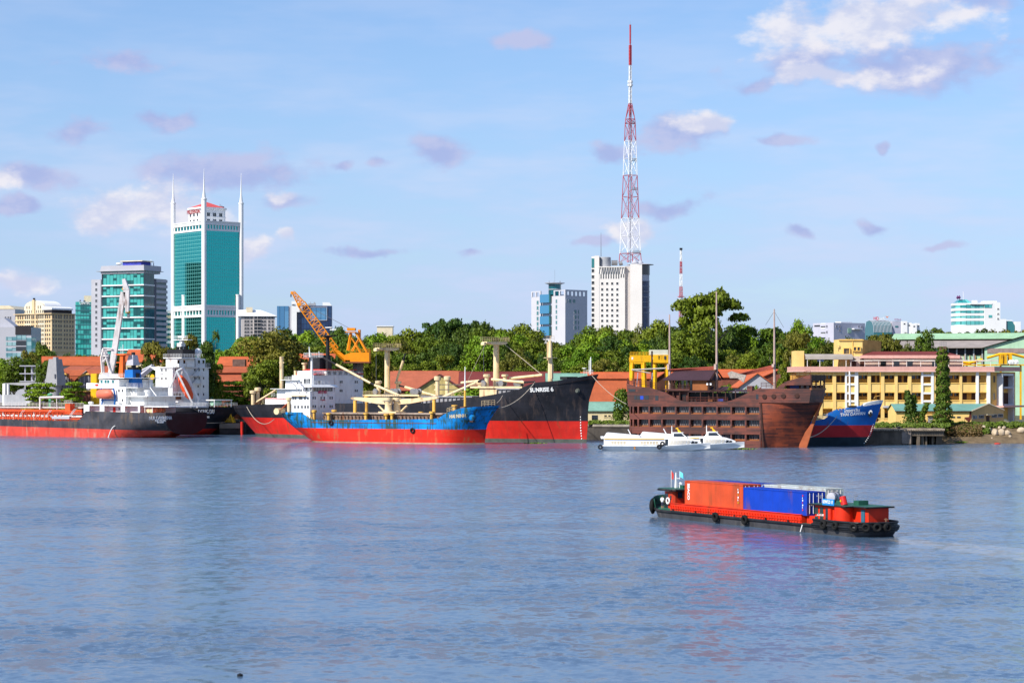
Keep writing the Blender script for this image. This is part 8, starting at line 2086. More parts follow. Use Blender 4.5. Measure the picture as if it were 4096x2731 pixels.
 MB().box(X(2872, .6), X(2894, .6), .5, 1.4, zm(1603), zm(1596)).build('blue_tarp', paint('tarp_blue', (.02, .10, .45), .6), rt)
 # three masts and lowered spars
 MW = paint('mast_timber', (.46, .33, .28), .7, .15, .6)
 for p, t, b_, y in ((2678, 1258, 1560, 6), (2866, 1166, 1560, 6), (3097, 1236, 1553, 6)):
  MB().tube((X(p + 1, y), y, Z(b_, p, y)), (X(p, y), y, Z(t, p, y)), .36, .17, 10).build('mast', MW, rt, True)
  MB().box(X(p, y) - .4, X(p, y) + .2, y - .9, y - .2, Z(1478 if p < 3000 else 1468, p, y), Z(1456, p, y)).build('mast_block', MW, rt)
 SPR = paint('spar_red', (.38, .08, .05), .7, .2)
 for i in range(4):
  MB().tube((X(2680, 5), 5 + i * .3, Z(1478 + i * 1.5, 2680, 5)), (X(2864, 6), 6, Z(1466 + i * 4, 2864, 6)), .12, n=6).build('lowered_spar', SPR, rt)
  MB().tube((X(2930, 5), 5 + i * .3, Z(1500 + i * 3, 2930, 5)), (X(3094, 6), 6, Z(1461 + i * 4, 3094, 6)), .13, n=6).build('lowered_spar', SPR, rt)
 sb = MB(); sv_ = [(2910, 1492), (2925, 1484), (2960, 1495), (2985, 1500), (2975, 1530), (2950, 1512), (2920, 1512)]
 sb.poly([(X(p, 5), Z(q, p, 5)) for p, q in sv_], 'y', 4.9, 5.2); sb.build('furled_net', paint('net_grey', (.35, .30, .26), .9, .3, 2), rt)
 MB().bar((X(2527, 3), 3, Z(1479, 2527, 3)), (X(2663, 3), 3, Z(1473, 2663, 3)), .3).bar((X(2527, 3), 3, Z(1479, 2527, 3)), (X(2600, 3), 3, Z(1492, 2600, 3)), .2).build('boat_boom', paint('weathered_spar', (.42, .38, .33), .8), rt)
 MB().tube((X(2608, 4), 4, Z(1552, 2608, 4)), (X(2608, 4), 4, Z(1404, 2608, 4)), .22, n=8).box(X(2601, 4), X(2616, 4), 3.7, 4.3, Z(1510, 2608, 4), Z(1508, 2608, 4)).build('lamp_post', WOOD_D, rt)
 for p in (2546, 2604): MB().bar((X(p, 2), 2, Z(1550, p, 2)), (X(p + 6, 2), 2, Z(1490, p, 2)), .18).build('prop', GREYW, rt)
 rg = MB(); rg.tube((X(3097, 6), 6, Z(1245, 3097, 6)), (X(3062, 6), 6, Z(1300, 3062, 6)), .05, n=4).tube((X(3097, 6), 6, Z(1245, 3097, 6)), (X(3135, 6), 6, Z(1310, 3135, 6)), .05, n=4)
 tag(rg.build('rigging', STEEL, rt), kind='stuff')
wooden_ship()

# ============ blue and red Thai ship behind the wooden bow
def thai_ship():
 F = Frame(3455, 562.0, -4.0, 0)
 rt = F.root('blue_ship', 'blue and red ship lettered THAI DAWAN half hidden by the wooden bow', 'ship')
 st = [(-1.5, 3440), (0, 3455), (1.1, 3470), (2.8, 3486), (6, 3501), (9.9, 3521), (12, 3534)]
 tb = [(a, F.X(p, 0)) for a, p in st]
 xb = lambda z: interp(tb, z); xs = lambda z: F.X(3060, 0)
 BL = paint('bright_blue_hull', (.01, .12, .42), .4, .12, .3, rust=.08); RD = paint('thai_red_hull', (.50, .025, .03), .45, .15, .3, dirt=.15); WB = paint('white_bulwark', (.70, .68, .64), .5, .1)
 hb = lambda u, z: 4.8 * max(0, 1 - max(0, (u - lerp(.35, .62, z / 10)) / (1 - lerp(.35, .62, z / 10))) ** lerp(1.5, 2.4, z / 10))
 P = lambda p, q, y=-3.5: (F.X(p, y), F.Z(q, p, y))
 H = Hull(xs, xb, hb, [P(3060, 1688), P(3250, 1684), P(3300, 1674), P(3318, 1656), P(3353, 1639), P(3430, 1627), P(3500, 1617), (F.X(3528, 0), F.Z(1613, 3528, 0))], [2.35, 5.45], [paint('thai_dark_bottom', (.02, .035, .045), .55, .3), RD, BL, BL], rt, GREY_P, 48, .8)
 # white stem bulwark above the blue plating
 b = MB(); xs_ = [F.X(p, -1.5) for p in (3448, 3462, 3480, 3500, 3518)]; tz = [F.Z(q, 3490, -1.5) for q in (1625, 1612, 1607, 1603, 1600)]; lz = [F.Z(q, 3490, -1.5) for q in (1625.5, 1623, 1620.5, 1617.5, 1614.5)]
 for sg in (-1, 1):
  pts = [(x, sg * (H.side(x, lz[i]) + .02), lz[i]) for i, x in enumerate(xs_)] + [(F.X(3529, 0), 0, F.Z(1613, 3529, 0))]
  pt2 = [(x, sg * (H.side(x, lz[i]) + .05), tz[i]) for i, x in enumerate(xs_)] + [(F.X(3534, 0), 0, F.Z(1600, 3534, 0))]
  for i in range(5): b.add([pts[i], pts[i + 1], pt2[i + 1], pt2[i]], [(0, 1, 2, 3)])
 b.build('stem_bulwark', WB, rt, True)
 H.name('ไทยดาวัน', 1.15, F.X(3407, -3.5), F.Z(1642, 3407, -3.5), LETTER, rt, 1.0, .06, .03); H.name('THAI DAWAN', 1.1, F.X(3411, -3.5), F.Z(1656, 3411, -3.5), LETTER, rt, .95, .06, .03)
 hx, hz_ = F.X(3481, -2), F.Z(1648, 3481, -2)
 o = MB().lathe([(.5, .25), (.6, 0), (.4, -.1)], 0, 0, 12).build('hawse_pipe', WB, rt, True); o.location = (hx, -H.side(hx, hz_) - .1, hz_); o.rotation_euler = (R(90), 0, 0)
 MB().box(hx - .2, hx + .3, -H.side(hx, hz_) - .5, -H.side(hx, hz_), hz_ - 1.3, hz_ + .1).box(hx - .6, hx + .7, -H.side(hx, hz_) - .4, -H.side(hx, hz_), hz_ - .8, hz_ - .5).build('anchor', BLACK_P, rt)
 for i in range(12): z = .6 + i * .45; MB().box(xb(z) - .55, xb(z) - .35, -.35, -.12, z, z + .2).build('draught_mark', LETTER, rt)
 MB().tube((F.X(3400, 0), 0, F.Z(1628, 3400, 0)), (F.X(3398, 0), 0, F.Z(1484, 3398, 0)), .3, .18, 10).build('foremast', WHITE_P, rt, True)
 MB().box(F.X(3393, 0), F.X(3403, 0), -.3, .3, F.Z(1500, 3398, 0), F.Z(1498, 3398, 0)).build('mast_spreader', WHITE_P, rt)
 MB().tube((F.X(3521, 0), 0, F.Z(1604, 3521, 0)), (F.X(3521, 0), 0, F.Z(1488, 3521, 0)), .08, n=6).path([(F.X(3520, 0), 0, F.Z(1582, 3520, 0)), (F.X(3500, 0), 0, F.Z(1586, 3500, 0)), (F.X(3496, 0), 0, F.Z(1594, 3496, 0))], .1, 5).build('jackstaff', YELS, rt)
 MB().box(F.X(3395, 0), F.X(3425, 0), -1.5, 1.5, F.Z(1630, 3410, 0), F.Z(1622, 3410, 0)).build('windlass', BLACK_P, rt)
 MB().rail([(F.X(3250, -4), -4.6, F.Z(1684, 3250, -4)), (F.X(3310, -4), -4.5, F.Z(1668, 3310, -4))], 1.0, .06, 1.5).box(F.X(3245, -3), F.X(3312, -3), -3, 3, F.Z(1688, 3280, -3), F.Z(1664, 3280, -3)).build('hatch', paint('hatch_cream', (.66, .50, .26), .6, .15), rt)
 MB().torus((F.X(3360, -3), -3, F.Z(1634, 3360, -3)), .5, .1, 'y').build('roller', YELS, rt)
 rope('dark mooring line from the blue ship to the wooden bow', WP(3348, 1664, 557), WP(3240, 1748, 545), 1.0, .1)
thai_ship()

# ============ two white hydrofoils
def loft(secs, name, mats, root, mi=None, smooth=True):
 b = MB(); n = len(secs[0]); o = 0
 for s_ in secs: b.v += [tuple(p) for p in s_]
 for i in range(len(secs) - 1):
  for j in range(n - 1): b.f.append((i * n + j, (i + 1) * n + j, (i + 1) * n + j + 1, i * n + j + 1)); b.m.append(mi(i, j) if mi else 0)
 b.f.append(tuple(range(n))); b.m.append(0); b.f.append(tuple(range((len(secs) - 1) * n, len(secs) * n))); b.m.append(0)
 return b.build(name, mats, root, smooth)
def hydrofoil(px, D, label):
 F = Frame(px, D, -9.0, 0); rt = F.root('hydrofoil', label, 'hydrofoil boat', 'white hydrofoil ferries')
 WH = paint('ferry_white', (.82, .82, .80), .35, .05, .4, dirt=.15); BLU = paint('ferry_blue', (.01, .09, .30), .45, .15); YS = paint('ferry_yellow', (.80, .48, .02), .5)
 L = 26.5
 # hull, flared forward
 def hs(x):
  k = 1.0 if x < 15 else max(.04, 1 - ((x - 15) / 11.6) ** 2.2); zt = 1.25 + .75 * max(0, (x - 14) / 12.5) ** 1.2; kb = 1.0 if x < 12 else max(.02, 1 - ((x - 12) / 13) ** 1.6)
  lift = max(0, (x - 15) / 11) ** 1.5 * .9
  return [(x, -2.6 * k, zt), (x, -2.5 * k, zt - .25), (x, -1.9 * kb, .22 + lift), (x, -1.5 * kb, -.3 + lift), (x, 1.5 * kb, -.3 + lift), (x, 1.9 * kb, .22 + lift), (x, 2.5 * k, zt - .25), (x, 2.6 * k, zt)]
 loft([hs(x) for x in (0, .6, 3, 6, 9, 12, 14, 16, 18, 20, 22, 24, 25.5, 26.4)], 'hull', [WH, BLU], rt, lambda i, j: 1 if j == 3 else 0)
 dk = MB(); xs_ = (0, 3, 9, 14, 18, 21, 24, 26.2)
 for a, b_ in zip(xs_[:-1], xs_[1:]): A, C = hs(a), hs(b_); dk.add([A[0], C[0], C[-1], A[-1]], [(0, 1, 2, 3)])
 dk.build('deck', WH, rt)
 def cs(x):
  if x < 15.5: w_, t = 2.3, 3.35 - .1 * (x / 15)
  else: t = 3.3 - 1.25 * max(0, (x - 19.5) / 5) ** 1.8; w_ = 2.3 * max(.12, 1 - max(0, (x - 17.5) / 7.2) ** 2.2)
  zb = 1.2 + .75 * max(0, (x - 14) / 12.5) ** 1.2
  return [(x, -w_, zb), (x, -w_ * 1.0, zb + (t - zb) * .62), (x, -w_ * .9, zb + (t - zb) * .85), (x, -w_ * .55, t), (x, w_ * .55, t), (x, w_ * .9, zb + (t - zb) * .85), (x, w_, zb + (t - zb) * .62), (x, w_, zb)]
 loft([cs(x) for x in (.6, 3, 8, 13, 15.5, 17.5, 19, 20.5, 22, 23.2, 24.2)], 'cabin', WH, rt)
 MB().poly([(.4, 3.2), (1.2, 4.4), (9.0, 3.75), (9.6, 3.3)], 'y', -1.7, 1.7).build('roof_fin', WH, rt)
 MB().tube((7.2, -1, 3.7), (6.4, -1, 5.2), .12, n=6).build('aerial', WH, rt); MB().tube((17.0, .6, 3.3), (17.0, .6, 6.0), .1, n=6).build('mast', WH, rt)
 MB().hexa([(16.5, -1.5), (21.0, -1.3), (21.0, 1.3), (16.5, 1.5)], [(17.3, -1.2), (19.6, -1.1), (19.6, 1.1), (17.3, 1.2)], 3.15, 4.35).build('wheelhouse', WH, rt)
 MB().box(17.2, 19.9, -1.25, 1.25, 4.35, 4.5).build('wheelhouse_roof', WH, rt)
 b = MB(); b.add([(17.6, -1.44, 3.5), (20.3, -1.32, 3.5), (19.5, -1.17, 4.2), (17.6, -1.27, 4.2)], [(0, 1, 2, 3)]); b.build('wheelhouse_window', GLASS_D, rt)
 b = MB(); b.add([(20.85, -1.1, 3.5), (20.85, 1.1, 3.5), (19.85, .95, 4.25), (19.85, -.95, 4.25)], [(0, 1, 2, 3)]); b.build('windscreen', GLASS_D, rt)
 MB().poly([(18.6, 4.5), (19.4, 4.5), (18.3, 5.6)], 'y', -.2, .2).box(18.0, 18.6, -.1, .1, 5.3, 5.6).build('signal_mast', YS, rt)
 for z0, z1, mt in ((2.78, 2.98, YS), (2.64, 2.74, BLU)): MB().box(.7, 15.4, -2.36, -2.25, z0, z1).build('side_stripe', mt, rt)
 wmh = win_mesh(.55, .75, WH, paint('pale_curtain', (.55, .48, .36), .7, .1), .06, .06, 0)
 for u in (2.7, 3.45, 4.2, 4.95, 5.7, 9.9, 10.65, 11.4, 12.15, 12.9, 13.6): piece('window', wmh, rt, (u, -2.31, 1.95))
 MB().box(15.6, 16.3, -2.36, -2.2, 1.4, 2.85).build('door', GLASS_D, rt)
 for i, u in enumerate((16.7, 17.5, 18.3, 19.1, 19.9, 20.8, 21.8, 22.6)):
  A, C = cs(u), cs(u + .68); f = lambda S, t: tuple(Vector(S[0]).lerp(Vector(S[1]), .18 + .80 * t) + Vector((0, -.05, 0)))
  b = MB(); b.add([f(A, 0), f(C, 0), tuple(Vector(f(C, 1)) + Vector((.25, .02, 0))), tuple(Vector(f(A, 1)) + Vector((.25, .02, 0)))], [(0, 1, 2, 3)]); b.build('salon_window', GLASS_D if i > 5 else paint('salon_blind', (.62, .58, .50), .4, .06), rt)
 MB().box(-.3, 16, -2.75, -2.45, 1.12, 1.3).build('fender_strake', WH, rt); MB().poly([(-.1, 2.9), (.7, 2.9), (.7, 3.2), (-.3, 3.5)], 'y', -2.2, 2.2).build('stern_lip', WH, rt)
 ty = shared('tyre_h', lambda: MB().torus((0, 0, 0), .42, .2, 'y', 14, 6).mesh('tyre_fender', BLACK_P, True))
 for x, z in ((-.2, .9), (14.2, 1.0), (15.0, 1.75)): piece('tyre_fender', ty, rt, (x, -2.9, z))
 MB().box(8.0, 8.35, -2.62, -2.5, .35, 1.12).build('rust_stain', paint('rust_streak', (.55, .24, .06), .8, .3, 2), rt)
hydrofoil(2410, 522.0, 'near white hydrofoil ferry with yellow stripe and tyre fenders'); hydrofoil(2553, 531.0, 'rear white hydrofoil ferry partly hidden, bow beside the wooden hull')

# ============ container barge in mid river
def barge():
 F = Frame(2645, 257.0, -61.8, 0)
 rt = F.root('barge', 'red and black river barge carrying containers, cabins at both ends', 'barge')
 X = lambda p, y=0.0: F.X(p, y); Z = lambda q, p, y=0.0: F.Z(q, p, y)
 L = X(3400); B = 5.95
 BK = paint('barge_black', (.016, .016, .018), .5, .4, .5, dirt=.0, rust=.15, rustcol=(.07, .06, .055, 1)); SIDE = paint('barge_side', (.05, .05, .055), .6, .3, .6, rust=.3, rustcol=(.12, .11, .10, 1)); RD = paint('barge_red', (.66, .030, .008), .45, .15, .8, dirt=.3, rust=.15); GR = paint('barge_green', (.02, .10, .065), .55, .25, .8, dirt=.3)
 fb = .85
 # hull outline in plan: pointed-round bow at x<0, full stern
 def outline(g=0.0):
  pts = []
  for i in range(9): t = math.pi / 2 * i / 8; pts.append((-4.1 - g + 4.1 * (1 - math.cos(t)) * 1.0, B / 2 - (B / 2 + g) * math.sin(t)))
  pts.append((L, -g))
  for i in range(1, 7): t = math.pi / 2 * i / 6; pts.append((L + (2.2 + g) * math.sin(t) * .9, B / 2 - (B / 2 + g) * math.cos(t)))
  return pts + [(x, B - y) for x, y in pts[-2:0:-1]]
 O = outline(); lo = [((x * .97 if x > L - 1 else x) if x > 0 else x * .55, B / 2 + (y - B / 2) * .94) for x, y in O]; k = len(O)
 zt = lambda x: fb + .5 * max(0, -x / 4.1) ** 1.5
 h = MB(); h.add([(x, y, -.6) for x, y in lo] + [(x, y, zt(x)) for x, y in O], [(i, (i + 1) % k, k + (i + 1) % k, k + i) for i in range(k)]); h.build('hull', SIDE, rt)
 d = MB(); d.add([(x, y, zt(x) - .02) for x, y in O], [tuple(range(k))]); d.build('deck', GR, rt)
 MB().path([(x, y, zt(x) - .05) for x, y in O] + [(O[0][0], O[0][1], zt(O[0][0]))], .17, 8).build('rubbing_bar', BK, rt, True)
 # bow bulwark in green with black fenders
 b = MB(); fr = [p for p in O if p[0] < -1.2 or False]
 ring = [(x, y) for x, y in O if x <= -1.0]; ring.sort(key=lambda p: p[1])
 for (xa, ya), (xb_, yb) in zip(ring[:-1], ring[1:]): b.add([(xa, ya, zt(xa)), (xb_, yb, zt(xb_)), (xb_ - .3, yb, zt(xb_) + 1.15), (xa - .3, ya, zt(xa) + 1.15)], [(0, 1, 2, 3)])
 b.build('bow_bulwark', GR, rt, True)
 ty = shared('tyre_b', lambda: MB().torus((0, 0, 0), .40, .19, 'y', 18, 8).mesh('tyre_fender', paint('rubber', (.009, .009, .009), .8, .3, 3), True))
 for x, y in ring[1:-1:2] + ring[2:5:2]: piece('tyre_fender', ty, rt, (x - .45, y, zt(x) + .1), math.atan2(y - B / 2, x) + R(90), (1.35, 1.2, 1.5))
 for p in (2870, 2987): piece('tyre_fender', ty, rt, (X(p), -.3, .75))
 # stern bulwark
 zs = fb + .65; b = MB(); st = [(L - 6.5, 0)] + [p for p in O if p[0] >= L - .1]
 st = [(L - 6.5, -.05), (L, -.05)] + [p for p in O if p[0] > L + .1] + [(L, B + .05), (L - 6.5, B + .05)]
 for (xa, ya), (xb_, yb) in zip(st[:-1], st[1:]):
  b.add([(xa, ya, fb - .35), (xb_, yb, fb - .35), (xb_, yb, zs), (xa, ya, zs)], [(0, 1, 2, 3)])
 b.build('stern_bulwark', BK, rt, True); MB().path([(x, y, zs) for x, y in st], .12, 6).build('stern_rail_bar', BK, rt, True); MB().path([(x, y - .1 if y < 3 else y + .1, fb + .15) for x, y in st], .16, 6).build('stern_rubbing_bar', BK, rt, True)
 pos = [(L - 4.3, -.3, 0, .95), (L - 2.2, -.3, 0, .85)] + [(x + .25 * (x - L) / 2, y - .25 * (1 - y / B), math.atan2(.9 * 4.0 * math.cos((y / B) * math.pi / 2) , B) * 0 + R(18 + 75 * min(1, y / (B * .55))), .86) for x, y in ((L + .6, .22), (L + 1.4, 1.1), (L + 1.9, 2.1), (L + 2.1, 3.2))]
 for x, y, rz, s_ in pos: piece('tyre_fender', ty, rt, (x, y, fb + .2), rz, (s_, 1.1, s_))
 # cargo hold coaming with ribs
 c0, c1 = X(2682, .5), X(3206, .5); ct = Z(2031, 2900, .5)
 MB().box(c0, c1, .48, .6, fb, ct).box(c0, c1, B - .55, B - .45, fb, ct).box(c0, c0 + .12, .6, B - .55, fb, ct).box(c1 - .12, c1, .6, B - .55, fb, ct).build('coaming', RD, rt)
 MB().box(c0 - .05, c1 + .05, .38, .62, ct, ct + .06).build('coaming_cap', RD, rt); MB().box(c0 + .1, c1 - .1, .82, B - .82, fb + .05, fb + .12).build('hold_floor', RUSTDECK, rt)
 rb = shared('brib', lambda: MB().poly([(0, 0), (.28, 0), (.28, ct - fb - .03), (0, ct - fb - .03), (.18, (ct - fb) * .55)], 'x', 0, .07).mesh('coaming_rib', RD))
 n_ = 50
 for i in range(n_): piece('coaming_rib', rb, rt, (c0 + .2 + (c1 - c0 - .4) * i / (n_ - 1), .33, fb), 0, (1, .53, .72))
 MB().box(c0, c1, .38, .48, fb + (ct - fb) * .36, fb + (ct - fb) * .42).build('coaming_stringer', RD, rt)
 MB().box(c1 + .3, c1 + 2.2, 1.0, B - 1, fb, fb + .9).build('aft_trunk', RD, rt)
 # fore cabin
 a0, a1 = X(2640, 1.0), X(2692, 1.0); zr = Z(1958, 2670, 1.0)
 af = a1 + .05; cb = MB(); cb.poly([(a0 + .3, 1.9), (a0 + .8, 1.2), (a1 - .2, 1.0), (af, 1.3), (af, B - 1.3), (a1 - .2, B - 1.0), (a0 + .8, B - 1.2), (a0 + .3, B - 1.9)], 'z', fb, zr); cb.build('fore_cabin', RD, rt)
 MB().poly([(a0 - 1.0, 1.6), (a0, .75), (a1 + .3, .65), (af + .6, 1.0), (af + .6, B - 1.0), (a1 + .3, B - .65), (a0, B - .75), (a0 - 1.0, B - 1.6)], 'z', zr, zr + .14).build('fore_roof', GR, rt)
 MB().path([(a0 - 1.0, 1.6, zr), (a0, .75, zr), (a1 + .3, .65, zr), (af + .6, 1.0, zr), (af + .6, B - 1.0, zr)], .14, 6).build('fore_roof_rim', BK, rt)
 MB().box(a0 + .95, a0 + 1.7, 1.06, 1.2, fb + .1, fb + 2.0).build('cabin_door', GLASS_D, rt); MB().box(a0 + 2.3, a0 + 2.6, .98, 1.1, fb + 1.35, fb + 1.8).build('cabin_window', GLASS_D, rt)
 piece('cabin_window', win_mesh(.5, .6, BK, GLASS_D, .08, .05, 0), rt, (af + .02, B / 2 - 1, fb + 1.9), R(90))
 rg = MB().torus((0, 0, 0), .33, .10, 'y', 18, 8).build('life_ring', WHITE_P, rt, True); rg.location = (X(2676, 1.0), .85, Z(2002, 2676, 1.0))
 text('cabin_number', 'SG 5338', .28, LETTER, rt, (X(2668, 1), .93, Z(1962, 2668, 1)), depth=.01)
 mx, my = X(2704, 3), 3.0; MB().hexa([(mx - .14, my - .14), (mx + .14, my - .14), (mx + .14, my + .14), (mx - .14, my + .14)], [(mx - .05, my - .05), (mx + .05, my - .05), (mx + .05, my + .05), (mx - .05, my + .05)], zr, Z(1889, 2704, 3)).bar((mx, my, Z(1913, 2704, 3)), (X(2720, 3.3), 3.3, Z(1913, 2704, 3)), .06).tube((mx + .5, my + .2, zr), (mx + .5, my + .2, zr + .6), .06).build('signal_mast', WHITE_P, rt)
 MB().lathe([(.02, -.2), (.12, -.1), (.2, .12), (.02, .14)], 0, 0, 10).build('horn', WHITE_P, rt, True).matrix_local = Matrix.Translation((mx + .55, my + .25, zr + .65)) @ Matrix.Rotation(R(60), 4, 'Y')
 def flag(pts, mt, y):
  b = MB(); top = [(X(p, y), y + .12 * math.sin(i * 2.1), Z(q, p, y)) for i, (p, q) in enumerate(pts)]
  b.add(top, [tuple(range(len(top)))]); b.build('flag', mt, rt)
 flag([(2685, 1881), (2691, 1893), (2698, 1902), (2694, 1915), (2685, 1917)], paint('flag_red', (.55, .05, .04), .7), 3.0); flag([(2719, 1884), (2729, 1893), (2735, 1910), (2738, 1924), (2731, 1914), (2722, 1906)], paint('flag_cyan', (.12, .55, .70), .7), 3.3)
 MB().tube((X(2685, 3), 3, zr), (X(2685, 3), 3, Z(1880, 2685, 3)), .03, n=5).build('flag_pole', WHITE_P, rt); MB().tube((X(2719, 3.3), 3.3, Z(1916, 2719, 3.3)), (X(2719, 3.3), 3.3, Z(1883, 2719, 3.3)), .03, n=5).build('flag_pole', WHITE_P, rt)
 MB().box(mx + .9, mx + 1.6, my, my + .6, zr + .14, zr + .5).build('roof_locker', GR, rt)
 # aft cabin
 b0, b1 = X(3260, .9), X(3382, .9); zr = Z(2021, 3300, .9)
 MB().box(b0, b1, .9, B - .9, fb, zr).build('aft_cabin', RD, rt)
 MB().poly([(b1 + .02, 2.0), (L + .6, 2.0), (L + .6, B - 1.3), (b1 + .02, B - 1.3)], 'z', fb, zr - .05).build('galley', RD, rt)
 MB().poly([(b0 - .7, .5), (b1 + .5, .5), (b1 + .6, 1.5), (L + .9, 1.5), (L + .9, B - .8), (b0 - .7, B - .6)], 'z', zr, zr + .13).build('aft_roof', GR, rt)
 MB().path([(b0 - .7, .5, zr + .05), (b1 + .5, .5, zr + .05), (b1 + .6, 1.5, zr + .05), (L + .9, 1.5, zr + .05), (L + .9, B - .8, zr + .05)], .09, 6).build('aft_roof_rim', BK, rt)
 aw = win_mesh(.42, .55, GR, GLASS_D, .06, .04, 0)
 for p in (3267, 3287):
  for q in (2040, 2076): piece('cabin_window', aw, rt, (X(p, .9), .88, Z(q, p, .9)))
 MB().box(X(3304, .9), X(3320, .9), .82, .95, fb + .1, Z(2033, 3310, .9)).build('cabin_door', GLASS_D, rt); MB().box(X(3321, .9), X(3331, .9), .6, .95, fb + .1, Z(2033, 3325, .9)).build('door_leaf', RD, rt)
 MB().box(L - .6, L, 1.9, 2.02, fb + .1, zr - .2).build('galley_door', paint('door_teal', (.03, .12, .18), .5), rt)
 c = MB().lathe([(1.0, fb), (1.0, zr - .05)], b1 - .9, 1.35, 16).build('stair_turret', RD, rt, True)
 text('hull_number', 'SG-05388', .34, LETTER, rt, (X(3283, .9), .84, Z(2058, 3283, .9)), depth=.01, wid=.9)
 SB = paint('sign_blue', (.01, .22, .62), .45); sx0, sx1 = X(3292, .5), X(3338, .5)
 MB().box(sx0, sx1, .42, .5, zr + .1, zr + .78).build('name_board', SB, rt); text('name_board_letters', 'SOWATCO - 01', .5, LETTER, rt, ((sx0 + sx1) / 2, .40, zr + .44), wid=.74 * (sx1 - sx0) / 3.0, depth=.01, bold=.01)
 tk = MB().lathe([(.05, -1.0), (.5, -.9), (.55, 0), (.5, .9), (.05, 1.0)], 0, 0, 14).build('water_tank', GREYW, rt, True); tk.matrix_local = Matrix.Translation((X(3336, 4), 4.0, zr + .75)) @ Matrix.Rotation(R(90), 4, 'X') @ Matrix.Rotation(R(30), 4, 'Y')
 for k2 in (-.5, .4): MB().lathe([(.57, -.05), (.57, .05)], 0, 0, 14).build('tank_band', BK, tk).location = (0, 0, k2)
 fn = MB().lathe([(.38, 0), (.36, .95), (.05, 1.0)], 0, 0, 12).build('exhaust_drum', paint('drum_red', (.62, .02, .02), .45), rt, True); fn.matrix_local = Matrix.Translation((X(3378, 2), 2.0, zr + .1)) @ Matrix.Rotation(R(-20), 4, 'Y')
 # star on the drum
 s5 = [((.2 if i % 2 == 0 else .08) * math.cos(math.pi / 2 + i * math.pi / 5), (.2 if i % 2 == 0 else .08) * math.sin(math.pi / 2 + i * math.pi / 5)) for i in range(10)]
 MB().poly([(a, z_ + .5) for a, z_ in s5], 'y', -.41, -.385).build('star', YELC, fn)
 MB().box(X(3414, 3), X(3414, 3) + .9, 3.0, 4.3, zr + .13, zr + .6).build('roof_box', GR, rt); MB().box(X(3345, 3), X(3360, 3), 3, 3.8, zr + .13, zr + .45).build('roof_box', GR, rt)
 MB().path([(X(3420, 3.5), 3.5, zr + .6), (X(3418, 3.5), 3.5, zr + 1.0), (X(3432, 3.5), 3.5, zr + 1.05)], .03, 4).build('roof_pipe', STEEL, rt)
 MB().tube((L + 1.5, 3.6, zs - .4), (L + 1.5, 3.6, zs + .45), .12, n=8).bar((L + 1.2, 3.6, zs + .3), (L + 1.8, 3.6, zs + .3), .1).build('bollard', RUSTDECK, rt)
 for p in (2690, 2780, 2850, 2935, 3060, 3150): MB().tube((X(p, .2), .25, fb), (X(p, .2), .25, fb + .3), .09, n=8).build('bollard', BK, rt)
 # bilge water
 MB().path([(X(3213) + t * .1, -.12 - t * .12, .8 - t * .12) for t in range(7)], .06, 5).build('bilge_water', paint('foam_white', (.75, .75, .72), .4), rt, True)
 return rt, F, fb
BG_RT, BG_F, BG_FB = barge()
def container(label, x0, y0, z0, h, c, door_c, name_fn=None):
 F = BG_F; Lc, Wc = 12.19, 2.44
 base = F.o + F.d * x0 + F.n * y0 + Vector((0, 0, z0))
 rt = bpy.data.objects.new('shipping_container', None); COL.objects.link(rt); rt.location = base; rt.rotation_euler = (0, 0, F.a)
 tag(rt, label, 'container', 'shipping containers on the barge')
 nm = label.split()[0]
 M1 = paint('cont_' + nm + str(round(c[0], 2)), c, .5, .12, .5, rust=.28, dirt=.28)
 def corr(n, L_, y, flip):
  vs = []; fs = []; i = 0; w_ = L_ / n
  for k in range(n):
   for (t, dy) in ((0, 0), (.3, 0), (.5, .05), (.8, .05)): vs += [(k * w_ + t * w_, y + dy * flip, .16), (k * w_ + t * w_, y + dy * flip, h - .12)]
  vs += [(L_, y, .16), (L_, y, h - .12)]
  return vs, [(2 * i, 2 * i + 2, 2 * i + 3, 2 * i + 1) for i in range(len(vs) // 2 - 1)]
 for y, fl in ((.03, 1), (Wc - .03, -1)):
  b = MB(); vs, fs = corr(42, Lc - .2, y, fl); b.add([(x + .1, yy, z) for x, yy, z in vs], fs); b.build('side_panel', M1, rt)
 fr = MB()
 for y in (0, Wc - .12):
  fr.box(0, Lc, y, y + .12, 0, .16); fr.box(0, Lc, y, y + .12, h - .12, h)
  for x in (0, Lc - .12): fr.box(x, x + .12, y, y + .12, .16, h - .12)
 for x in (0, Lc - .12): fr.box(x, x + .12, .12, Wc - .12, 0, .16); fr.box(x, x + .12, .12, Wc - .12, h - .12, h)
 fr.build('frame', M1, rt)
 rf = MB()
 for k in range(24): rf.box(.1 + k * .5, .1 + k * .5 + .34, .1, Wc - .1, h - .07, h - .005)
 rf.box(.05, Lc - .05, .1, Wc - .1, h - .12, h - .06); rf.build('roof_panel', M1, rt)
 MB().box(.03, .09, .1, Wc - .1, .14, h - .1).build('front_panel', M1, rt)
 for y in (.12, Wc / 2 + .01): MB().box(Lc - .09, Lc - .02, y, y + Wc / 2 - .13, .14, h - .12).build('door', M1, rt)
 for y in (.36, .86, 1.56, 2.06): MB().tube((Lc + .01, y, .2), (Lc + .01, y, h - .15), .035, n=6).build('lock_rod', PIPE_W, rt)
 for y in (.55, 1.75): MB().box(Lc, Lc + .04, y, y + .35, h * .42, h * .46).build('door_handle', PIPE_W, rt)
 text('door_code', 'SEGU 5348\n22G1', .20, LETTER, rt, (Lc + .02, 1.72, h * .78), (R(90), 0, R(90)), depth=.004)
 return rt, h
zc = BG_F.Z(1921, 2742, .64) - 2.9
xo = BG_F.X(2742, .64)
print('container check', zc, xo, BG_F.X(2974, .85) - xo, BG_F.X(3213, .85) - xo)
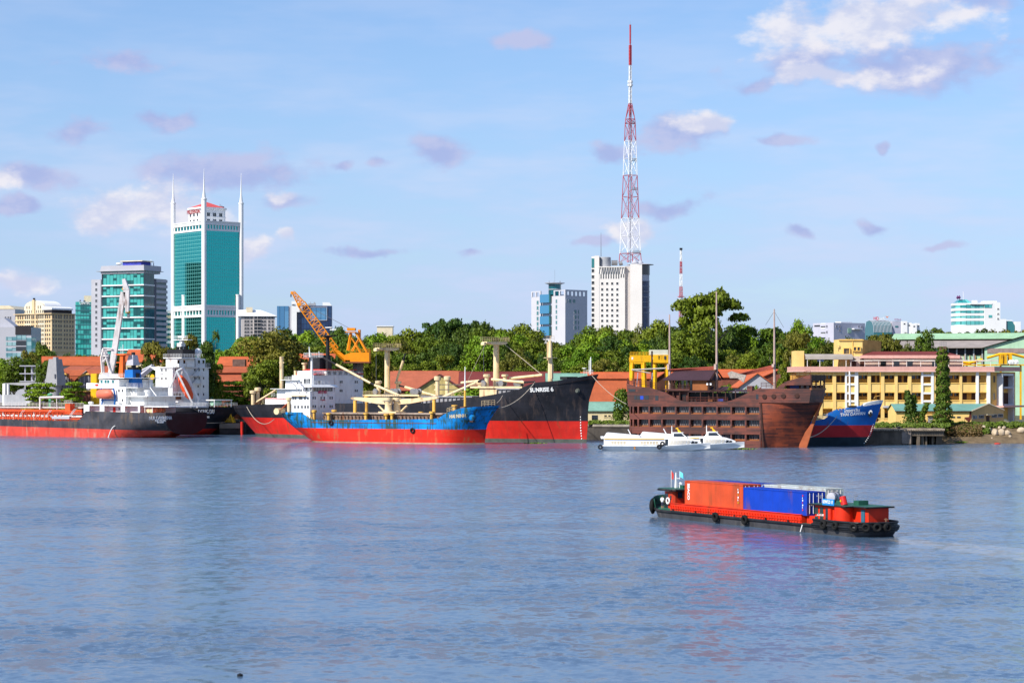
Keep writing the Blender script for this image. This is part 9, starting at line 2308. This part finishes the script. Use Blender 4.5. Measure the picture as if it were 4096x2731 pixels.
hb_ = 2.59
xo -= .15; xbk = xo + 12.30
o1, h1 = container('orange-red container with white slanting lettering, forward on the near side', xo, .64, zc, 2.9, (.54, .072, .022), None)
text('maker_name', 'SEACO', .62, LETTER, o1, (.80, .0, 1.6), (R(90), R(90), 0), depth=.012, bold=.02)
for i in range(6): MB().box(11.15, 11.35 - .1 * (i % 2), -.012, -.003, .7 + i * .3, .9 + i * .3).build('code_mark', LETTER if i % 3 else YELC, o1)
o2, h2 = container('blue container with white door rods on the near side, aft', xbk, .64, zc + .02, hb_, (.004, .045, .40), None)
for i in range(7): MB().box(11.35, 11.5 - .08 * (i % 2), -.012, -.003, .5 + i * .26, .68 + i * .26).build('code_mark', LETTER if i % 3 else RED_B, o2)
container('deep blue container on the far side, only its roof showing', xo + .6, 3.16, zc, 2.9, (.012, .05, .34), None)
container('pale grey container on the far side behind the blue one', xbk, 3.16, zc, 2.9, (.50, .54, .50), None)

# the man standing at the fore cabin
def person():
 F = BG_F; p0 = F.o + F.d * F.X(2648, .8) + F.n * .85 + Vector((0, 0, BG_FB))
 J = {'pel': (0, 0, .95), 'spine': (0, 0, 1.2), 'chest': (0, 0, 1.42), 'neck': (0, 0, 1.52), 'head': (0, .01, 1.63), 'top': (0, .01, 1.74)}
 for s_, n in ((-1, 'l'), (1, 'r')):
  J.update({n + 'hip': (.10 * s_, 0, .88), n + 'knee': (.11 * s_, -.03, .48), n + 'ank': (.11 * s_, .02, .08), n + 'toe': (.12 * s_, -.14, .04), n + 'sh': (.19 * s_, 0, 1.42), n + 'elb': (.27 * s_, .03, 1.15), n + 'wri': (.25 * s_, -.10, .94), n + 'hand': (.24 * s_, -.16, .86)})
 E = [('pel', 'spine'), ('spine', 'chest'), ('chest', 'neck'), ('neck', 'head'), ('head', 'top')]
 for n in 'lr': E += [('pel', n + 'hip'), (n + 'hip', n + 'knee'), (n + 'knee', n + 'ank'), (n + 'ank', n + 'toe'), ('chest', n + 'sh'), (n + 'sh', n + 'elb'), (n + 'elb', n + 'wri'), (n + 'wri', n + 'hand')]
 rad = {'pel': .15, 'spine': .145, 'chest': .155, 'neck': .06, 'head': .10, 'top': .07, 'hip': .09, 'knee': .062, 'ank': .042, 'toe': .035, 'sh': .068, 'elb': .045, 'wri': .034, 'hand': .035}
 ks = list(J); me = bpy.data.meshes.new('body'); me.from_pydata([J[k] for k in ks], [(ks.index(a), ks.index(b)) for a, b in E], []); me.update()
 o = bpy.data.objects.new('body', me); COL.objects.link(o)
 m = o.modifiers.new('skin', 'SKIN'); o.modifiers.new('sub', 'SUBSURF').levels = 1
 for i, k in enumerate(ks):
  r_ = rad.get(k) or rad[k[1:]]; me.skin_vertices[0].data[i].radius = (r_, r_); me.skin_vertices[0].data[i].use_root = (k == 'pel')
 dg = bpy.context.evaluated_depsgraph_get(); dg.update()
 nm = bpy.data.meshes.new_from_object(o.evaluated_get(dg)); bpy.data.objects.remove(o)
 nm.materials.clear()
 for mt in (paint('skin', (.36, .20, .13), .6, .05), paint('shirt_white', (.74, .78, .80), .8, .05), paint('shorts_dark', (.05, .05, .09), .8, .1), paint('hair_black', (.012, .01, .01), .6, .1)): nm.materials.append(mt)
 for f in nm.polygons:
  c = f.center; f.use_smooth = True
  f.material_index = 3 if c.z > 1.66 or (c.z > 1.58 and c.y > .05) else (0 if c.z > 1.50 else (1 if c.z > .98 and (abs(c.x) < .24 or c.z > 1.2) else (2 if .5 < c.z <= .98 and abs(c.x) < .21 else 0)))
 b = bpy.data.objects.new('person', nm); COL.objects.link(b); b.location = p0; b.rotation_euler = (0, 0, F.a + R(200))
 tag(b, 'person in white shirt and dark shorts standing by the fore cabin door', 'person')
person()
# the bird high above the river, a red float by the mud and a small black float in the near water
bb = MB(); bb.add([(-.55, 0, .25), (0, -.12, 0), (0, .14, .02), (.55, 0, .3), (0, -.3, -.08), (0, .35, -.02)], [(0, 1, 2), (1, 3, 2), (4, 1, 2), (1, 5, 2)])
o = bb.build('bird', BLACK_P); o.location = (XW(2671, 420), 420, ZW(804, 420)); tag(o, 'tiny dark bird gliding right of the television mast', 'bird')
o = MB().lathe([(.05, -.2), (.9, -.05), (.9, .12), (.1, .22)], 0, 0, 12).build('float', RED_B, None, True); o.location = (XW(3990, 578), 578, .1); tag(o, 'orange-red float drifting off the muddy bank', 'float')
o = MB().lathe([(.02, -.1), (.16, -.02), (.16, .08), (.04, .14)], 0, 0, 10).build('float', BLACK_P, None, True); o.location = (XW(960, 117), 117, .02); tag(o, 'small black float at the bottom of the picture', 'float')
